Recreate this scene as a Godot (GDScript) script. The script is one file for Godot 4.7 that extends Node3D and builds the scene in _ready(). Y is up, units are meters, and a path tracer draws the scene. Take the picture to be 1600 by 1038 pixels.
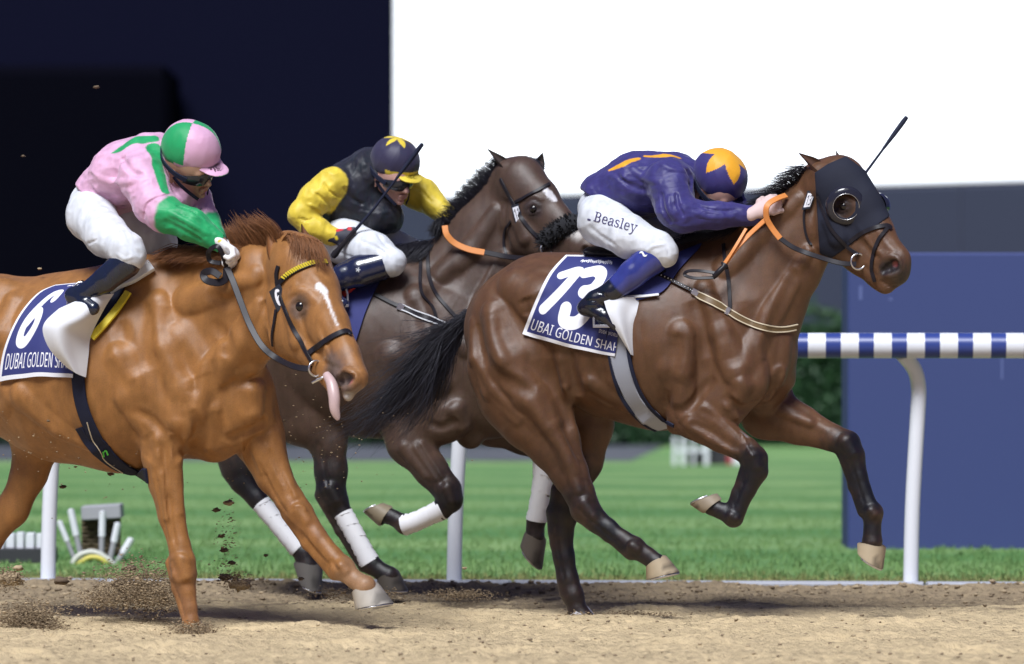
extends Node3D

# Night race on a floodlit dirt track: three horses with riders galloping right along a striped running rail.
# World: metres, y up, ground at y = 0, camera at (0, 1.2, 20) looking along -z through a long lens.
const F := 7100.0        # focal length of the lens in photograph pixels
const CAM := Vector3(0, 1.2, 20)
const CX := 800.0
const CY := 537.0        # the photograph's horizon row

static func P(x: float, y: float, z: float) -> Vector3:
	var d := CAM.z - z
	return Vector3((x - CX) * d / F, CAM.y - (y - CY) * d / F, z)

static func L(px: float, z: float) -> float:
	return px * (CAM.z - z) / F

# ------------------------------------------------------------------ solid fields meshed as surface nets
class Field:
	var o: Vector3
	var h: float
	var nx: int
	var ny: int
	var nz: int
	var v: PackedFloat32Array
	var zb := 0.0            # midline depth: z = z0 + (x - x0) * slope, in photograph pixels
	var x0 := 0.0
	var slope := 0.0
	var n := Vector3(0, 0, 1)   # lateral axis
	var paints := []
	var base := Color(0.2, 0.1, 0.05)
	var noise: FastNoiseLite
	var tone := 0.12
	var shade: Callable
	var streak := 0.0

	func _init(lo: Vector3, hi: Vector3, cell: float) -> void:
		o = lo
		h = cell
		nx = int((hi.x - lo.x) / h) + 2
		ny = int((hi.y - lo.y) / h) + 2
		nz = int((hi.z - lo.z) / h) + 2
		v.resize(nx * ny * nz)
		v.fill(1.0)
		noise = FastNoiseLite.new()
		noise.seed = 7
		noise.frequency = 9.0
		noise.fractal_octaves = 3

	func zc(x: float) -> float:
		return zb + (x - x0) * slope

	func at(x: float, y: float, dz: float) -> Vector3:
		var z := zc(x) + dz
		var d := 20.0 - z
		return Vector3((x - 800.0) * d / 7100.0, 1.2 - (y - 537.0) * d / 7100.0, z)

	# rounded tapered bone from a to b, flattened along axis m by s; mode 0 joins, 1 carves, 2 raises by k inside the radius
	func seg(a: Vector3, b: Vector3, ra: float, rb: float, k: float, m: Vector3, s: float, mode := 0) -> void:
		var r := maxf(ra, rb)
		var pad := (k if mode < 2 else 0.0) + 2.0 * h
		var q2 := 1.0 - 1.0 / (s * s)
		var ext := Vector3(r * sqrt(maxf(1.0 - m.x * m.x * q2, 0.05)) + pad, r * sqrt(maxf(1.0 - m.y * m.y * q2, 0.05)) + pad, r * sqrt(maxf(1.0 - m.z * m.z * q2, 0.05)) + pad)
		var lo := (a.min(b) - ext - o) / h
		var hi := (a.max(b) + ext - o) / h
		var xa := maxi(0, int(lo.x))
		var ya := maxi(0, int(lo.y))
		var za := maxi(0, int(lo.z))
		var xe := mini(nx - 1, int(hi.x) + 1)
		var ye := mini(ny - 1, int(hi.y) + 1)
		var ze := mini(nz - 1, int(hi.z) + 1)
		var ab := b - a
		var inv := 1.0 / maxf(ab.length_squared(), 1e-9)
		var s1 := s - 1.0
		var dr := rb - ra
		var k4 := 0.25 / maxf(k, 1e-6)
		for z in range(za, ze + 1):
			for y in range(ya, ye + 1):
				var i := (z * ny + y) * nx + xa
				var p := Vector3(o.x + xa * h, o.y + y * h, o.z + z * h) - a
				for x in range(xa, xe + 1):
					if mode == 0 and v[i] < -0.1:
						p.x += h
						i += 1
						continue
					var t := clampf(p.dot(ab) * inv, 0.0, 1.0)
					var q := p - ab * t
					q += m * (q.dot(m) * s1)
					var d := q.length() - ra - dr * t
					if mode == 0:
						var c := v[i]
						var g := k - absf(c - d)
						if g > 0.0:
							v[i] = minf(c, d) - g * g * k4
						elif d < c:
							v[i] = d
					elif mode == 1:
						var c := v[i]
						var g := k - absf(c + d)
						if g > 0.0:
							v[i] = maxf(c, -d) + g * g * k4
						elif -d > c:
							v[i] = -d
					elif d < 0.0:
						var w := d / r
						v[i] -= k * w * w * (3.0 + 2.0 * w)
					p.x += h
					i += 1

	# a run of bones; points are [x, y, dz, r] in photograph pixels (dz metres from the midline)
	func chain(pts: Array, k := 0.05, s := 1.0, m := Vector3.ZERO, mode := 0) -> void:
		var ax := n if m == Vector3.ZERO else m
		for i in range(pts.size() - 1):
			var a: Array = pts[i]
			var b: Array = pts[i + 1]
			var pa := at(a[0], a[1], a[2])
			var pb := at(b[0], b[1], b[2])
			seg(pa, pb, a[3] * (20.0 - pa.z) / 7100.0, b[3] * (20.0 - pb.z) / 7100.0, k, ax, s, mode)

	func ball(x: float, y: float, dz: float, r: float, k := 0.05, s := 1.0, m := Vector3.ZERO, mode := 0) -> void:
		var pa := at(x, y, dz)
		var rr := r * (20.0 - pa.z) / 7100.0
		seg(pa, pa + Vector3(0.0005, 0, 0), rr, rr, k, n if m == Vector3.ZERO else m, s, mode)

	func val(p: Vector3) -> float:
		var q := (p - o) / h
		var x := int(q.x)
		var y := int(q.y)
		var z := int(q.z)
		if q.x < 0.0 or q.y < 0.0 or q.z < 0.0 or x >= nx - 1 or y >= ny - 1 or z >= nz - 1:
			return 1.0
		var f := q - Vector3(x, y, z)
		var i := (z * ny + y) * nx + x
		var j := i + nx * ny
		var a := lerpf(lerpf(v[i], v[i + 1], f.x), lerpf(v[i + nx], v[i + nx + 1], f.x), f.y)
		var b := lerpf(lerpf(v[j], v[j + 1], f.x), lerpf(v[j + nx], v[j + nx + 1], f.x), f.y)
		return lerpf(a, b, f.z)

	func grad(p: Vector3) -> Vector3:
		var e := h
		var g := Vector3(val(p + Vector3(e, 0, 0)) - val(p - Vector3(e, 0, 0)), val(p + Vector3(0, e, 0)) - val(p - Vector3(0, e, 0)), val(p + Vector3(0, 0, e)) - val(p - Vector3(0, 0, e)))
		return g.normalized() if g.length_squared() > 1e-12 else Vector3(0, 0, 1)

	# first point of the surface met on the line of sight through a photograph pixel; null if there is none
	func hit(x: float, y: float, iso := 0.0, zmax := 99.0) -> Variant:
		var z := minf(o.z + nz * h, zmax)
		var prev := z
		while z > o.z:
			var d := 20.0 - z
			var p := Vector3((x - 800.0) * d / 7100.0, 1.2 - (y - 537.0) * d / 7100.0, z)
			if val(p) < iso:
				var lo := z
				var hi := prev
				for k in 7:
					var m := (lo + hi) * 0.5
					d = 20.0 - m
					if val(Vector3((x - 800.0) * d / 7100.0, 1.2 - (y - 537.0) * d / 7100.0, m)) < iso:
						lo = m
					else:
						hi = m
				d = 20.0 - hi
				return Vector3((x - 800.0) * d / 7100.0, 1.2 - (y - 537.0) * d / 7100.0, hi)
			prev = z
			z -= h
		return null

	# a groove (amp < 0) or a ridge (amp > 0), in metres, along pixels laid on the near surface; fades at both ends
	func crease(pts: Array, w: float, amp: float) -> void:
		var q := PackedVector3Array()
		var c := pts.size()
		for i in c - 1:
			for j in 4:
				var t := j / 4.0
				var p0: Array = pts[maxi(i - 1, 0)]
				var p1: Array = pts[i]
				var p2: Array = pts[i + 1]
				var p3: Array = pts[mini(i + 2, c - 1)]
				var e := [0.0, 0.0]
				for k in 2:
					e[k] = 0.5 * (2.0 * p1[k] + (p2[k] - p0[k]) * t + (2.0 * p0[k] - 5.0 * p1[k] + 4.0 * p2[k] - p3[k]) * t * t + (3.0 * p1[k] - p0[k] - 3.0 * p2[k] + p3[k]) * t * t * t)
				var u: Variant = hit(e[0], e[1])
				if u != null and (q.is_empty() or u.distance_to(q[-1]) < 0.12):
					q.append(u)
		var last: Variant = hit(pts[c - 1][0], pts[c - 1][1])
		if last != null and q.size() > 0 and last.distance_to(q[-1]) < 0.12:
			q.append(last)
		var m := q.size()
		if m < 2:
			return
		var lo := q[0]
		var hi := q[0]
		for p in q:
			lo = lo.min(p)
			hi = hi.max(p)
		lo = (lo - Vector3.ONE * w - o) / h
		hi = (hi + Vector3.ONE * w - o) / h
		var w2 := w * w
		for z in range(maxi(0, int(lo.z)), mini(nz - 1, int(hi.z) + 1) + 1):
			for y in range(maxi(0, int(lo.y)), mini(ny - 1, int(hi.y) + 1) + 1):
				var xa := maxi(0, int(lo.x))
				var i := (z * ny + y) * nx + xa - 1
				for x in range(xa, mini(nx - 1, int(hi.x) + 1) + 1):
					i += 1
					if absf(v[i]) > w:
						continue
					var p := o + Vector3(x, y, z) * h
					var best := w2
					var bt := 0.0
					for k in m - 1:
						var a := q[k]
						var ab := q[k + 1] - a
						var t := clampf((p - a).dot(ab) / maxf(ab.length_squared(), 1e-9), 0.0, 1.0)
						var d := (p - a - ab * t).length_squared()
						if d < best:
							best = d
							bt = (k + t) / (m - 1)
					if best < w2:
						var u := 1.0 - best / w2
						u = u * u
						if amp < 0.0:
							var e := 1.0 - sqrt(best) / w
							u = 0.35 * u + 0.65 * e * e
						v[i] -= amp * u * minf(1.0, 1.6 * sin(PI * bt))

	# a muscle belly half sunk in the near surface: [x, y, r] pixels
	func muscle(pts: Array, k := 0.009, sink := 0.67) -> void:
		var last: Variant = null
		var lr := 0.0
		for p in pts:
			var c: Variant = hit(p[0], p[1])
			if c == null:
				continue
			var r: float = p[2] * (20.0 - c.z) / 7100.0
			var q: Vector3 = c - grad(c) * (r * sink)
			if last != null:
				buffer.append([last, q, lr, r, k])
			last = q
			lr = r

	var buffer := []

	# muscles are all placed on the same smooth surface first, then joined
	func flex() -> void:
		for q in buffer:
			seg(q[0], q[1], q[2], q[3], q[4], n, 1.0, 0)
		buffer.clear()

	# a hollow sunk where the line of sight through a pixel meets the surface
	func pit(x: float, y: float, r: float, k := 0.008, out := 0.3) -> void:
		var c: Variant = hit(x, y)
		if c != null:
			var rr: float = r * (20.0 - c.z) / 7100.0
			var q: Vector3 = c + grad(c) * (rr * out)
			seg(q, q + Vector3(0.0005, 0, 0), rr, rr, k, Vector3(0, 0, 1), 1.0, 1)

	func paint(pts: Array, color: Color, soft := 0.03, amount := 1.0, rough := 0.02) -> void:
		for i in range(maxi(pts.size() - 1, 1)):
			var a: Array = pts[i]
			var b: Array = pts[mini(i + 1, pts.size() - 1)]
			var pa := at(a[0], a[1], a[2])
			var pb := at(b[0], b[1], b[2])
			paints.append([pa, pb, a[3] * (20.0 - pa.z) / 7100.0, b[3] * (20.0 - pb.z) / 7100.0, soft, color, amount, rough])

	# the same, along pixels laid on the near surface: [x, y, r]
	func mark(pts: Array, color: Color, soft := 0.006, amount := 1.0, rough := 0.004) -> void:
		var last: Variant = null
		var lr := 0.0
		for p in pts:
			var c: Variant = hit(p[0], p[1])
			if c == null:
				continue
			var r: float = p[2] * (20.0 - c.z) / 7100.0
			if last == null:
				last = c
				lr = r
			paints.append([last, c, lr, r, soft, color, amount, rough])
			last = c
			lr = r

	func color_at(p: Vector3) -> Color:
		var c := base
		var e := noise.get_noise_3dv(p)
		var e2 := noise.get_noise_3dv(p * 4.0 + Vector3(5, 3, 1))
		for q in paints:
			var a: Vector3 = q[0]
			var ab: Vector3 = q[1] - a
			var t := clampf((p - a).dot(ab) / maxf(ab.length_squared(), 1e-9), 0.0, 1.0)
			var soft: float = q[4]
			var d := (p - a - ab * t).length() - lerpf(q[2], q[3], t)
			if d < soft * 2.0 + 0.05:
				d += (e + e2 * 0.6) * q[7]
				var w := 1.0 - smoothstep(-soft, soft, d)
				if w > 0.0:
					c = c.lerp(q[5], w * q[6])
		if shade.is_valid():
			c = shade.call(p, c)
		var g := 1.0 + (e * 0.7 + e2 * 0.5) * tone
		if streak > 0.0:
			g *= 1.0 + streak * noise.get_noise_3d(p.x * 2.2, p.y * 0.7, p.z * 2.2 + 9.0)
		return Color(c.r * g, c.g * g, c.b * g)

	# keep only what lies on the inner side of each half-plane [px, py, nx, ny] (n points outward), seen from the front
	func clip(planes: Array) -> void:
		for z in nz:
			var d := 20.0 - (o.z + z * h)
			var sc := d / 7100.0
			for y in ny:
				var i := (z * ny + y) * nx
				var py := 537.0 - (o.y + y * h - 1.2) / sc
				for x in nx:
					if v[i] < 3.0 * h:
						var px := 800.0 + (o.x + x * h) / sc
						var m := v[i]
						for q in planes:
							m = maxf(m, ((px - q[0]) * q[2] + (py - q[1]) * q[3]) * sc)
						v[i] = m
					i += 1

	# keep the side of a world plane that m points away from
	func cut(p0: Vector3, m: Vector3, k := 0.004) -> void:
		for z in nz:
			for y in ny:
				var i := (z * ny + y) * nx
				var p := o + Vector3(0, y, z) * h - p0
				var d := p.dot(m)
				var dx := m.x * h
				for x in nx:
					var c := v[i]
					if c < 3.0 * h:
						var g := k - absf(c - d)
						v[i] = maxf(c, d) + (g * g * 0.25 / k if g > 0.0 else 0.0)
					d += dx
					i += 1

	# cloth folds: ridged noise pushed into the surface, drawn out along the given scale
	func rumple(amp: float, freq: float, stretch: Vector3, sd := 3) -> void:
		var r := FastNoiseLite.new()
		r.seed = sd
		r.frequency = freq
		r.fractal_type = FastNoiseLite.FRACTAL_RIDGED
		r.fractal_octaves = 2
		for z in nz:
			for y in ny:
				var i := (z * ny + y) * nx
				for x in nx:
					if absf(v[i]) < 0.05:
						var p := (o + Vector3(x, y, z) * h) * stretch
						v[i] -= amp * r.get_noise_3dv(p)
					i += 1

	func seg3(a: Vector3, b: Vector3, ra: float, rb: float, k := 0.01, s := 1.0, m := Vector3(0, 0, 1), mode := 0) -> void:
		seg(a, b, ra, rb, k, m, s, mode)

	# a shell of this solid, grown by off, within a box of pixels
	func part(xa: float, ya: float, xe: float, ye: float, za: float, ze: float, off: float, cell := 0.0) -> Field:
		var c := h if cell == 0.0 else cell
		var d1 := 20.0 - za
		var d0 := 20.0 - ze
		var lx := minf((xa - 800.0) * d1 / 7100.0, (xa - 800.0) * d0 / 7100.0)
		var hx := maxf((xe - 800.0) * d1 / 7100.0, (xe - 800.0) * d0 / 7100.0)
		var ly := minf(1.2 - (ye - 537.0) * d1 / 7100.0, 1.2 - (ye - 537.0) * d0 / 7100.0)
		var hy := maxf(1.2 - (ya - 537.0) * d1 / 7100.0, 1.2 - (ya - 537.0) * d0 / 7100.0)
		var f := Field.new(Vector3(lx, ly, za), Vector3(hx, hy, ze), c)
		f.zb = zb
		f.x0 = x0
		f.slope = slope
		f.n = n
		for z in f.nz:
			for y in f.ny:
				var i := (z * f.ny + y) * f.nx
				for x in f.nx:
					f.v[i] = val(f.o + Vector3(x, y, z) * c) - off
					i += 1
		return f

	func arrays(color_on := true) -> Array:
		var vs := PackedVector3Array()
		var ns := PackedVector3Array()
		var cs := PackedColorArray()
		var id := PackedInt32Array()
		var at_cell := PackedInt32Array()
		at_cell.resize(v.size())
		var sy := nx
		var sz := nx * ny
		var lim := h * 5.0
		for z in range(0, nz - 1):
			for y in range(0, ny - 1):
				var i := z * sz + y * sy - 1
				for x in range(0, nx - 1):
					i += 1
					var a := v[i]
					if a > lim or a < -lim:
						continue
					var b := v[i + 1]
					var c := v[i + sy]
					var d := v[i + sy + 1]
					var e := v[i + sz]
					var f := v[i + sz + 1]
					var g := v[i + sz + sy]
					var k := v[i + sz + sy + 1]
					var neg := int(a < 0.0) + int(b < 0.0) + int(c < 0.0) + int(d < 0.0) + int(e < 0.0) + int(f < 0.0) + int(g < 0.0) + int(k < 0.0)
					if neg == 0 or neg == 8:
						continue
					var sum := Vector3.ZERO
					var cnt := 0
					if (a < 0.0) != (b < 0.0):
						sum += Vector3(a / (a - b), 0, 0)
						cnt += 1
					if (c < 0.0) != (d < 0.0):
						sum += Vector3(c / (c - d), 1, 0)
						cnt += 1
					if (e < 0.0) != (f < 0.0):
						sum += Vector3(e / (e - f), 0, 1)
						cnt += 1
					if (g < 0.0) != (k < 0.0):
						sum += Vector3(g / (g - k), 1, 1)
						cnt += 1
					if (a < 0.0) != (c < 0.0):
						sum += Vector3(0, a / (a - c), 0)
						cnt += 1
					if (b < 0.0) != (d < 0.0):
						sum += Vector3(1, b / (b - d), 0)
						cnt += 1
					if (e < 0.0) != (g < 0.0):
						sum += Vector3(0, e / (e - g), 1)
						cnt += 1
					if (f < 0.0) != (k < 0.0):
						sum += Vector3(1, f / (f - k), 1)
						cnt += 1
					if (a < 0.0) != (e < 0.0):
						sum += Vector3(0, 0, a / (a - e))
						cnt += 1
					if (b < 0.0) != (f < 0.0):
						sum += Vector3(1, 0, b / (b - f))
						cnt += 1
					if (c < 0.0) != (g < 0.0):
						sum += Vector3(0, 1, c / (c - g))
						cnt += 1
					if (d < 0.0) != (k < 0.0):
						sum += Vector3(1, 1, d / (d - k))
						cnt += 1
					var u := sum / cnt
					at_cell[i] = vs.size()
					vs.append(o + (Vector3(x, y, z) + u) * h)
					var gx := lerpf(lerpf(b - a, d - c, u.y), lerpf(f - e, k - g, u.y), u.z)
					var gy := lerpf(lerpf(c - a, d - b, u.x), lerpf(g - e, k - f, u.x), u.z)
					var gz := lerpf(lerpf(e - a, f - b, u.x), lerpf(g - c, k - d, u.x), u.y)
					ns.append(Vector3(gx, gy, gz).normalized())
					if x > 0 and y > 0 and z > 0:
						if (a < 0.0) != (b < 0.0):
							quad(id, at_cell[i], at_cell[i - sy], at_cell[i - sy - sz], at_cell[i - sz], a < 0.0)
						if (a < 0.0) != (c < 0.0):
							quad(id, at_cell[i], at_cell[i - sz], at_cell[i - 1 - sz], at_cell[i - 1], a < 0.0)
						if (a < 0.0) != (e < 0.0):
							quad(id, at_cell[i], at_cell[i - 1], at_cell[i - 1 - sy], at_cell[i - sy], a < 0.0)
		var ar := []
		if vs.is_empty():
			print("empty field")
			return ar
		ar.resize(Mesh.ARRAY_MAX)
		ar[Mesh.ARRAY_VERTEX] = vs
		ar[Mesh.ARRAY_NORMAL] = ns
		ar[Mesh.ARRAY_INDEX] = id
		if color_on:
			for p in vs:
				cs.append(color_at(p))
			ar[Mesh.ARRAY_COLOR] = cs
		return ar

	func mesh(mat: Material, color_on := true) -> ArrayMesh:
		return Field.wrap([arrays(color_on)], mat)

	static func wrap(list: Array, mat: Material) -> ArrayMesh:
		var m := ArrayMesh.new()
		for ar in list:
			if ar.size():
				m.add_surface_from_arrays(Mesh.PRIMITIVE_TRIANGLES, ar)
				m.surface_set_material(m.get_surface_count() - 1, mat)
		return m

	func quad(id: PackedInt32Array, a: int, b: int, c: int, d: int, flip: bool) -> void:
		if not flip:
			id.append_array(PackedInt32Array([a, b, c, a, c, d]))
		else:
			id.append_array(PackedInt32Array([a, c, b, a, d, c]))

# ------------------------------------------------------------------ naming, parts, materials
var used := {}
var rng := RandomNumberGenerator.new()

func numbered(called: String) -> String:
	var k: int = used.get(called, 0)
	used[called] = k + 1
	return called if k == 0 else "%s_%03d" % [called, k]

func thing(called: String, label: String, category: String, at := Vector3.ZERO, group := "") -> Node3D:
	var o := Node3D.new()
	o.name = numbered(called)
	add_child(o)
	o.position = at
	o.set_meta("label", label)
	o.set_meta("category", category)
	if group:
		o.set_meta("group", group)
	return o

# meshes are built in world coordinates; a part is shifted so that its thing's base is its origin
func obj(called: String, m: Mesh, parent: Node3D = null, mat: Material = null) -> MeshInstance3D:
	var o := MeshInstance3D.new()
	o.mesh = m
	if mat:
		o.material_override = mat
	if parent:
		o.name = called
		parent.add_child(o, true)
		o.position = -gpos(parent)
	else:
		o.name = numbered(called)
		add_child(o)
	return o

func gpos(n: Node3D) -> Vector3:
	var p := n.position
	var q := n.get_parent()
	while q != self and q is Node3D:
		p += q.position
		q = q.get_parent()
	return p

func tag(o: Node3D, label: String, category: String, group := "") -> Node3D:
	o.set_meta("label", label)
	o.set_meta("category", category)
	if group:
		o.set_meta("group", group)
	return o

func ground(called: String, m: Mesh, mat: Material) -> MeshInstance3D:
	var o := obj(called, m, null, mat)
	o.set_meta("kind", "structure")
	return o

func lin(r: float, g: float, b: float) -> Color:
	return Color(r, g, b).linear_to_srgb()

func noise_tex(seed_: int, freq: float, size := 512, octaves := 4, ramp: Array = [], normal := 0.0) -> NoiseTexture2D:
	var f := FastNoiseLite.new()
	f.seed = seed_
	f.frequency = freq
	f.fractal_octaves = octaves
	var t := NoiseTexture2D.new()
	t.width = size
	t.height = size
	t.seamless = true
	t.noise = f
	if ramp:
		var g := Gradient.new()
		g.offsets = PackedFloat32Array(ramp.map(func(x): return x[0]))
		g.colors = PackedColorArray(ramp.map(func(x): return x[1]))
		t.color_ramp = g
	if normal > 0.0:
		t.as_normal_map = true
		t.bump_strength = normal
	return t

func mat(called: String, c: Color, rough := 0.6, metal := 0.0, spec := 0.5) -> StandardMaterial3D:
	var m := StandardMaterial3D.new()
	m.resource_name = called
	m.albedo_color = c.linear_to_srgb()
	m.roughness = rough
	m.metallic = metal
	m.metallic_specular = spec
	return m

func vcol(called: String, rough: float, spec := 0.5) -> StandardMaterial3D:
	var m := mat(called, Color.WHITE, rough, 0.0, spec)
	m.vertex_color_use_as_albedo = true
	return m

func relief(m: StandardMaterial3D, tex: Texture2D, cm: float, scale: float) -> StandardMaterial3D:
	m.heightmap_enabled = true
	m.heightmap_texture = tex
	m.heightmap_scale = cm
	m.uv1_triplanar = true
	m.uv1_world_triplanar = true
	m.uv1_scale = Vector3.ONE * scale
	return m

# ------------------------------------------------------------------ swept and sheet shapes
class Shape:
	var vs := PackedVector3Array()
	var ns := PackedVector3Array()
	var us := PackedVector2Array()
	var cs := PackedColorArray()
	var id := PackedInt32Array()
	var tint := Color.WHITE

	func add(p: Vector3, nn: Vector3, u := Vector2.ZERO) -> int:
		vs.append(p)
		ns.append(nn)
		us.append(u)
		cs.append(tint)
		return vs.size() - 1

	func face(a: int, b: int, c: int) -> void:
		var cr := (vs[b] - vs[a]).cross(vs[c] - vs[a])
		if cr.dot(ns[a] + ns[b] + ns[c]) > 0.0:
			id.append_array(PackedInt32Array([a, c, b]))
		else:
			id.append_array(PackedInt32Array([a, b, c]))

	func flat(a: Vector3, b: Vector3, c: Vector3, d: Vector3) -> void:
		var nn := (b - a).cross(c - a).normalized()
		var i := add(a, nn, Vector2(0, 0))
		add(b, nn, Vector2(1, 0))
		add(c, nn, Vector2(1, 1))
		add(d, nn, Vector2(0, 1))
		face(i, i + 1, i + 2)
		face(i, i + 2, i + 3)

	func tube(pts: Array, rad: Array, sides := 8, caps := true) -> void:
		var first := vs.size()
		var up := Vector3(0.13, 0.2, 0.97).normalized()
		var cnt := pts.size()
		for i in cnt:
			var t: Vector3 = (pts[mini(i + 1, cnt - 1)] - pts[maxi(i - 1, 0)]).normalized()
			var s := t.cross(up).normalized()
			up = s.cross(t).normalized()
			var r: float = rad[mini(i, rad.size() - 1)]
			for j in sides:
				var a := TAU * j / sides
				var nn := s * cos(a) + up * sin(a)
				add(pts[i] + nn * r, nn, Vector2(float(j) / sides, float(i) / cnt))
		for i in cnt - 1:
			for j in sides:
				var a := first + i * sides + j
				var b := first + i * sides + (j + 1) % sides
				face(a, b, b + sides)
				face(a, b + sides, a + sides)
		if caps:
			for e in [0, cnt - 1]:
				var t: Vector3 = (pts[0] - pts[1]).normalized() if e == 0 else (pts[e] - pts[e - 1]).normalized()
				var c := add(pts[e] + t * rad[mini(e, rad.size() - 1)] * 0.4, t)
				for j in sides:
					face(c, first + e * sides + j, first + e * sides + (j + 1) % sides)

	# flat band of width w and thickness t along pts; nrm = outward direction at each point
	func strap(pts: Array, nrm: Array, w: float, t: float, we := -1.0) -> void:
		var cnt := pts.size()
		var rows := []
		for i in cnt:
			var tg: Vector3 = (pts[mini(i + 1, cnt - 1)] - pts[maxi(i - 1, 0)]).normalized()
			var nn: Vector3 = nrm[mini(i, nrm.size() - 1)]
			nn = (nn - tg * nn.dot(tg)).normalized()
			var s := tg.cross(nn).normalized()
			var ww := w if we < 0.0 else lerpf(w, we, float(i) / maxf(cnt - 1, 1))
			rows.append([pts[i], s, nn, ww * 0.5])
		# hard-edged band: top, two sides, underside
		var prof := [[-0.86, 1.0, 0.0, 1.0], [0.86, 1.0, 0.0, 1.0], [0.86, 1.0, 0.7, 0.7], [1.0, 0.75, 0.9, 0.45], [1.0, 0.75, 1.0, 0.0], [1.0, 0.0, 1.0, 0.0], [1.0, 0.0, 0.0, -1.0], [-1.0, 0.0, 0.0, -1.0], [-1.0, 0.0, -1.0, 0.0], [-1.0, 0.75, -1.0, 0.0], [-1.0, 0.75, -0.9, 0.45], [-0.86, 1.0, -0.7, 0.7]]
		var first := vs.size()
		for i in cnt:
			var r: Array = rows[i]
			for q in prof:
				add(r[0] + r[1] * (q[0] * r[3]) + r[2] * (q[1] * t), (r[1] * q[2] + r[2] * q[3]).normalized(), Vector2(q[0] * 0.5 + 0.5, float(i) / cnt))
		for i in cnt - 1:
			for j in range(0, 12, 2):
				var a := first + i * 12 + j
				face(a, a + 1, a + 13)
				face(a, a + 13, a + 12)
		for e in [0, cnt - 1]:
			var r: Array = rows[e]
			var tg: Vector3 = (pts[0] - pts[1]).normalized() if e == 0 else (pts[e] - pts[e - 1]).normalized()
			var k := add(r[0] - r[1] * r[3] + r[2] * t * 0.75, tg)
			add(r[0] + r[1] * r[3] + r[2] * t * 0.75, tg)
			add(r[0] + r[1] * r[3], tg)
			add(r[0] - r[1] * r[3], tg)
			face(k, k + 1, k + 2)
			face(k, k + 2, k + 3)

	# a cloth: grid[j][i] of points, uv over the grid, thickness t (on the side away from the normal)
	func sheet(grid: Array, t: float, hint := Vector3(0, 0, 1)) -> void:
		var rows := grid.size()
		var cols: int = grid[0].size()
		var nn := []
		for j in rows:
			var line := []
			for i in cols:
				var du: Vector3 = grid[j][mini(i + 1, cols - 1)] - grid[j][maxi(i - 1, 0)]
				var dv: Vector3 = grid[mini(j + 1, rows - 1)][i] - grid[maxi(j - 1, 0)][i]
				line.append(du.cross(dv).normalized())
			nn.append(line)
		var mid: Vector3 = nn[rows / 2][cols / 2]
		var sg := 1.0 if mid.dot(hint) > 0.0 else -1.0
		var first := vs.size()
		for side in [1.0, -1.0]:
			for j in rows:
				for i in cols:
					var m: Vector3 = nn[j][i] * sg
					add(grid[j][i] - (m * t if side < 0.0 else Vector3.ZERO), m * side, Vector2(float(i) / (cols - 1), float(j) / (rows - 1)))
		var back := first + rows * cols
		for j in rows - 1:
			for i in cols - 1:
				for b in [first, back]:
					var a: int = b + j * cols + i
					face(a, a + 1, a + cols + 1)
					face(a, a + cols + 1, a + cols)
		var rim := []
		for i in cols:
			rim.append(i)
		for j in range(1, rows):
			rim.append(j * cols + cols - 1)
		for i in range(cols - 2, -1, -1):
			rim.append((rows - 1) * cols + i)
		for j in range(rows - 2, -1, -1):
			rim.append(j * cols)
		for q in rim.size() - 1:
			var a: int = first + rim[q]
			var b: int = first + rim[q + 1]
			id.append_array(PackedInt32Array([a, b, back + rim[q + 1], a, back + rim[q + 1], back + rim[q]]))

	func box(c: Vector3, s: Vector3, b := Basis.IDENTITY, bev := 0.0) -> void:
		if bev <= 0.0:
			bev = minf(s.x, minf(s.y, s.z)) * 0.08
		var e := s * 0.5
		for ax in 3:
			for sg in [-1.0, 1.0]:
				var u := (ax + 1) % 3
				var w := (ax + 2) % 3
				var q := []
				for k in [[-1, -1], [1, -1], [1, 1], [-1, 1]]:
					var p := Vector3.ZERO
					p[ax] = e[ax] * sg
					p[u] = (e[u] - bev) * k[0]
					p[w] = (e[w] - bev) * k[1]
					q.append(p)
				var nn := Vector3.ZERO
				nn[ax] = sg
				var i := vs.size()
				for k in 4:
					add(c + b * q[k], b * nn, Vector2(float(k == 1 or k == 2), float(k > 1)))
				face(i, i + 1, i + 2)
				face(i, i + 2, i + 3)
		for ax in 3:
			var u := (ax + 1) % 3
			var w := (ax + 2) % 3
			for su in [-1.0, 1.0]:
				for sw in [-1.0, 1.0]:
					var i := vs.size()
					var nn := Vector3.ZERO
					nn[u] = su
					nn[w] = sw
					for k in [[-1, 0], [1, 0], [1, 1], [-1, 1]]:
						var p := Vector3.ZERO
						p[ax] = (e[ax] - bev) * k[0]
						p[u] = su * (e[u] - (bev if k[1] == 0 else 0.0))
						p[w] = sw * (e[w] - (0.0 if k[1] == 0 else bev))
						add(c + b * p, b * nn.normalized())
					face(i, i + 1, i + 2)
					face(i, i + 2, i + 3)

	# surface of revolution about axis at c; prof = [[along, radius], ...]
	func lathe(c: Vector3, axis: Vector3, prof: Array, sides := 20, side_ref := Vector3(0.1, 0.2, 0.97)) -> void:
		var s := axis.cross(side_ref).normalized()
		var u := s.cross(axis).normalized()
		var first := vs.size()
		var cnt := prof.size()
		for i in cnt:
			var a: Array = prof[maxi(i - 1, 0)]
			var b: Array = prof[mini(i + 1, cnt - 1)]
			var sl := Vector2(b[0] - a[0], b[1] - a[1]).normalized()
			for j in sides + 1:
				var an := TAU * j / sides
				var rd := s * cos(an) + u * sin(an)
				add(c + axis * prof[i][0] + rd * prof[i][1], (rd * sl.x - axis * sl.y).normalized(), Vector2(float(j) / sides, float(i) / (cnt - 1)))
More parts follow.
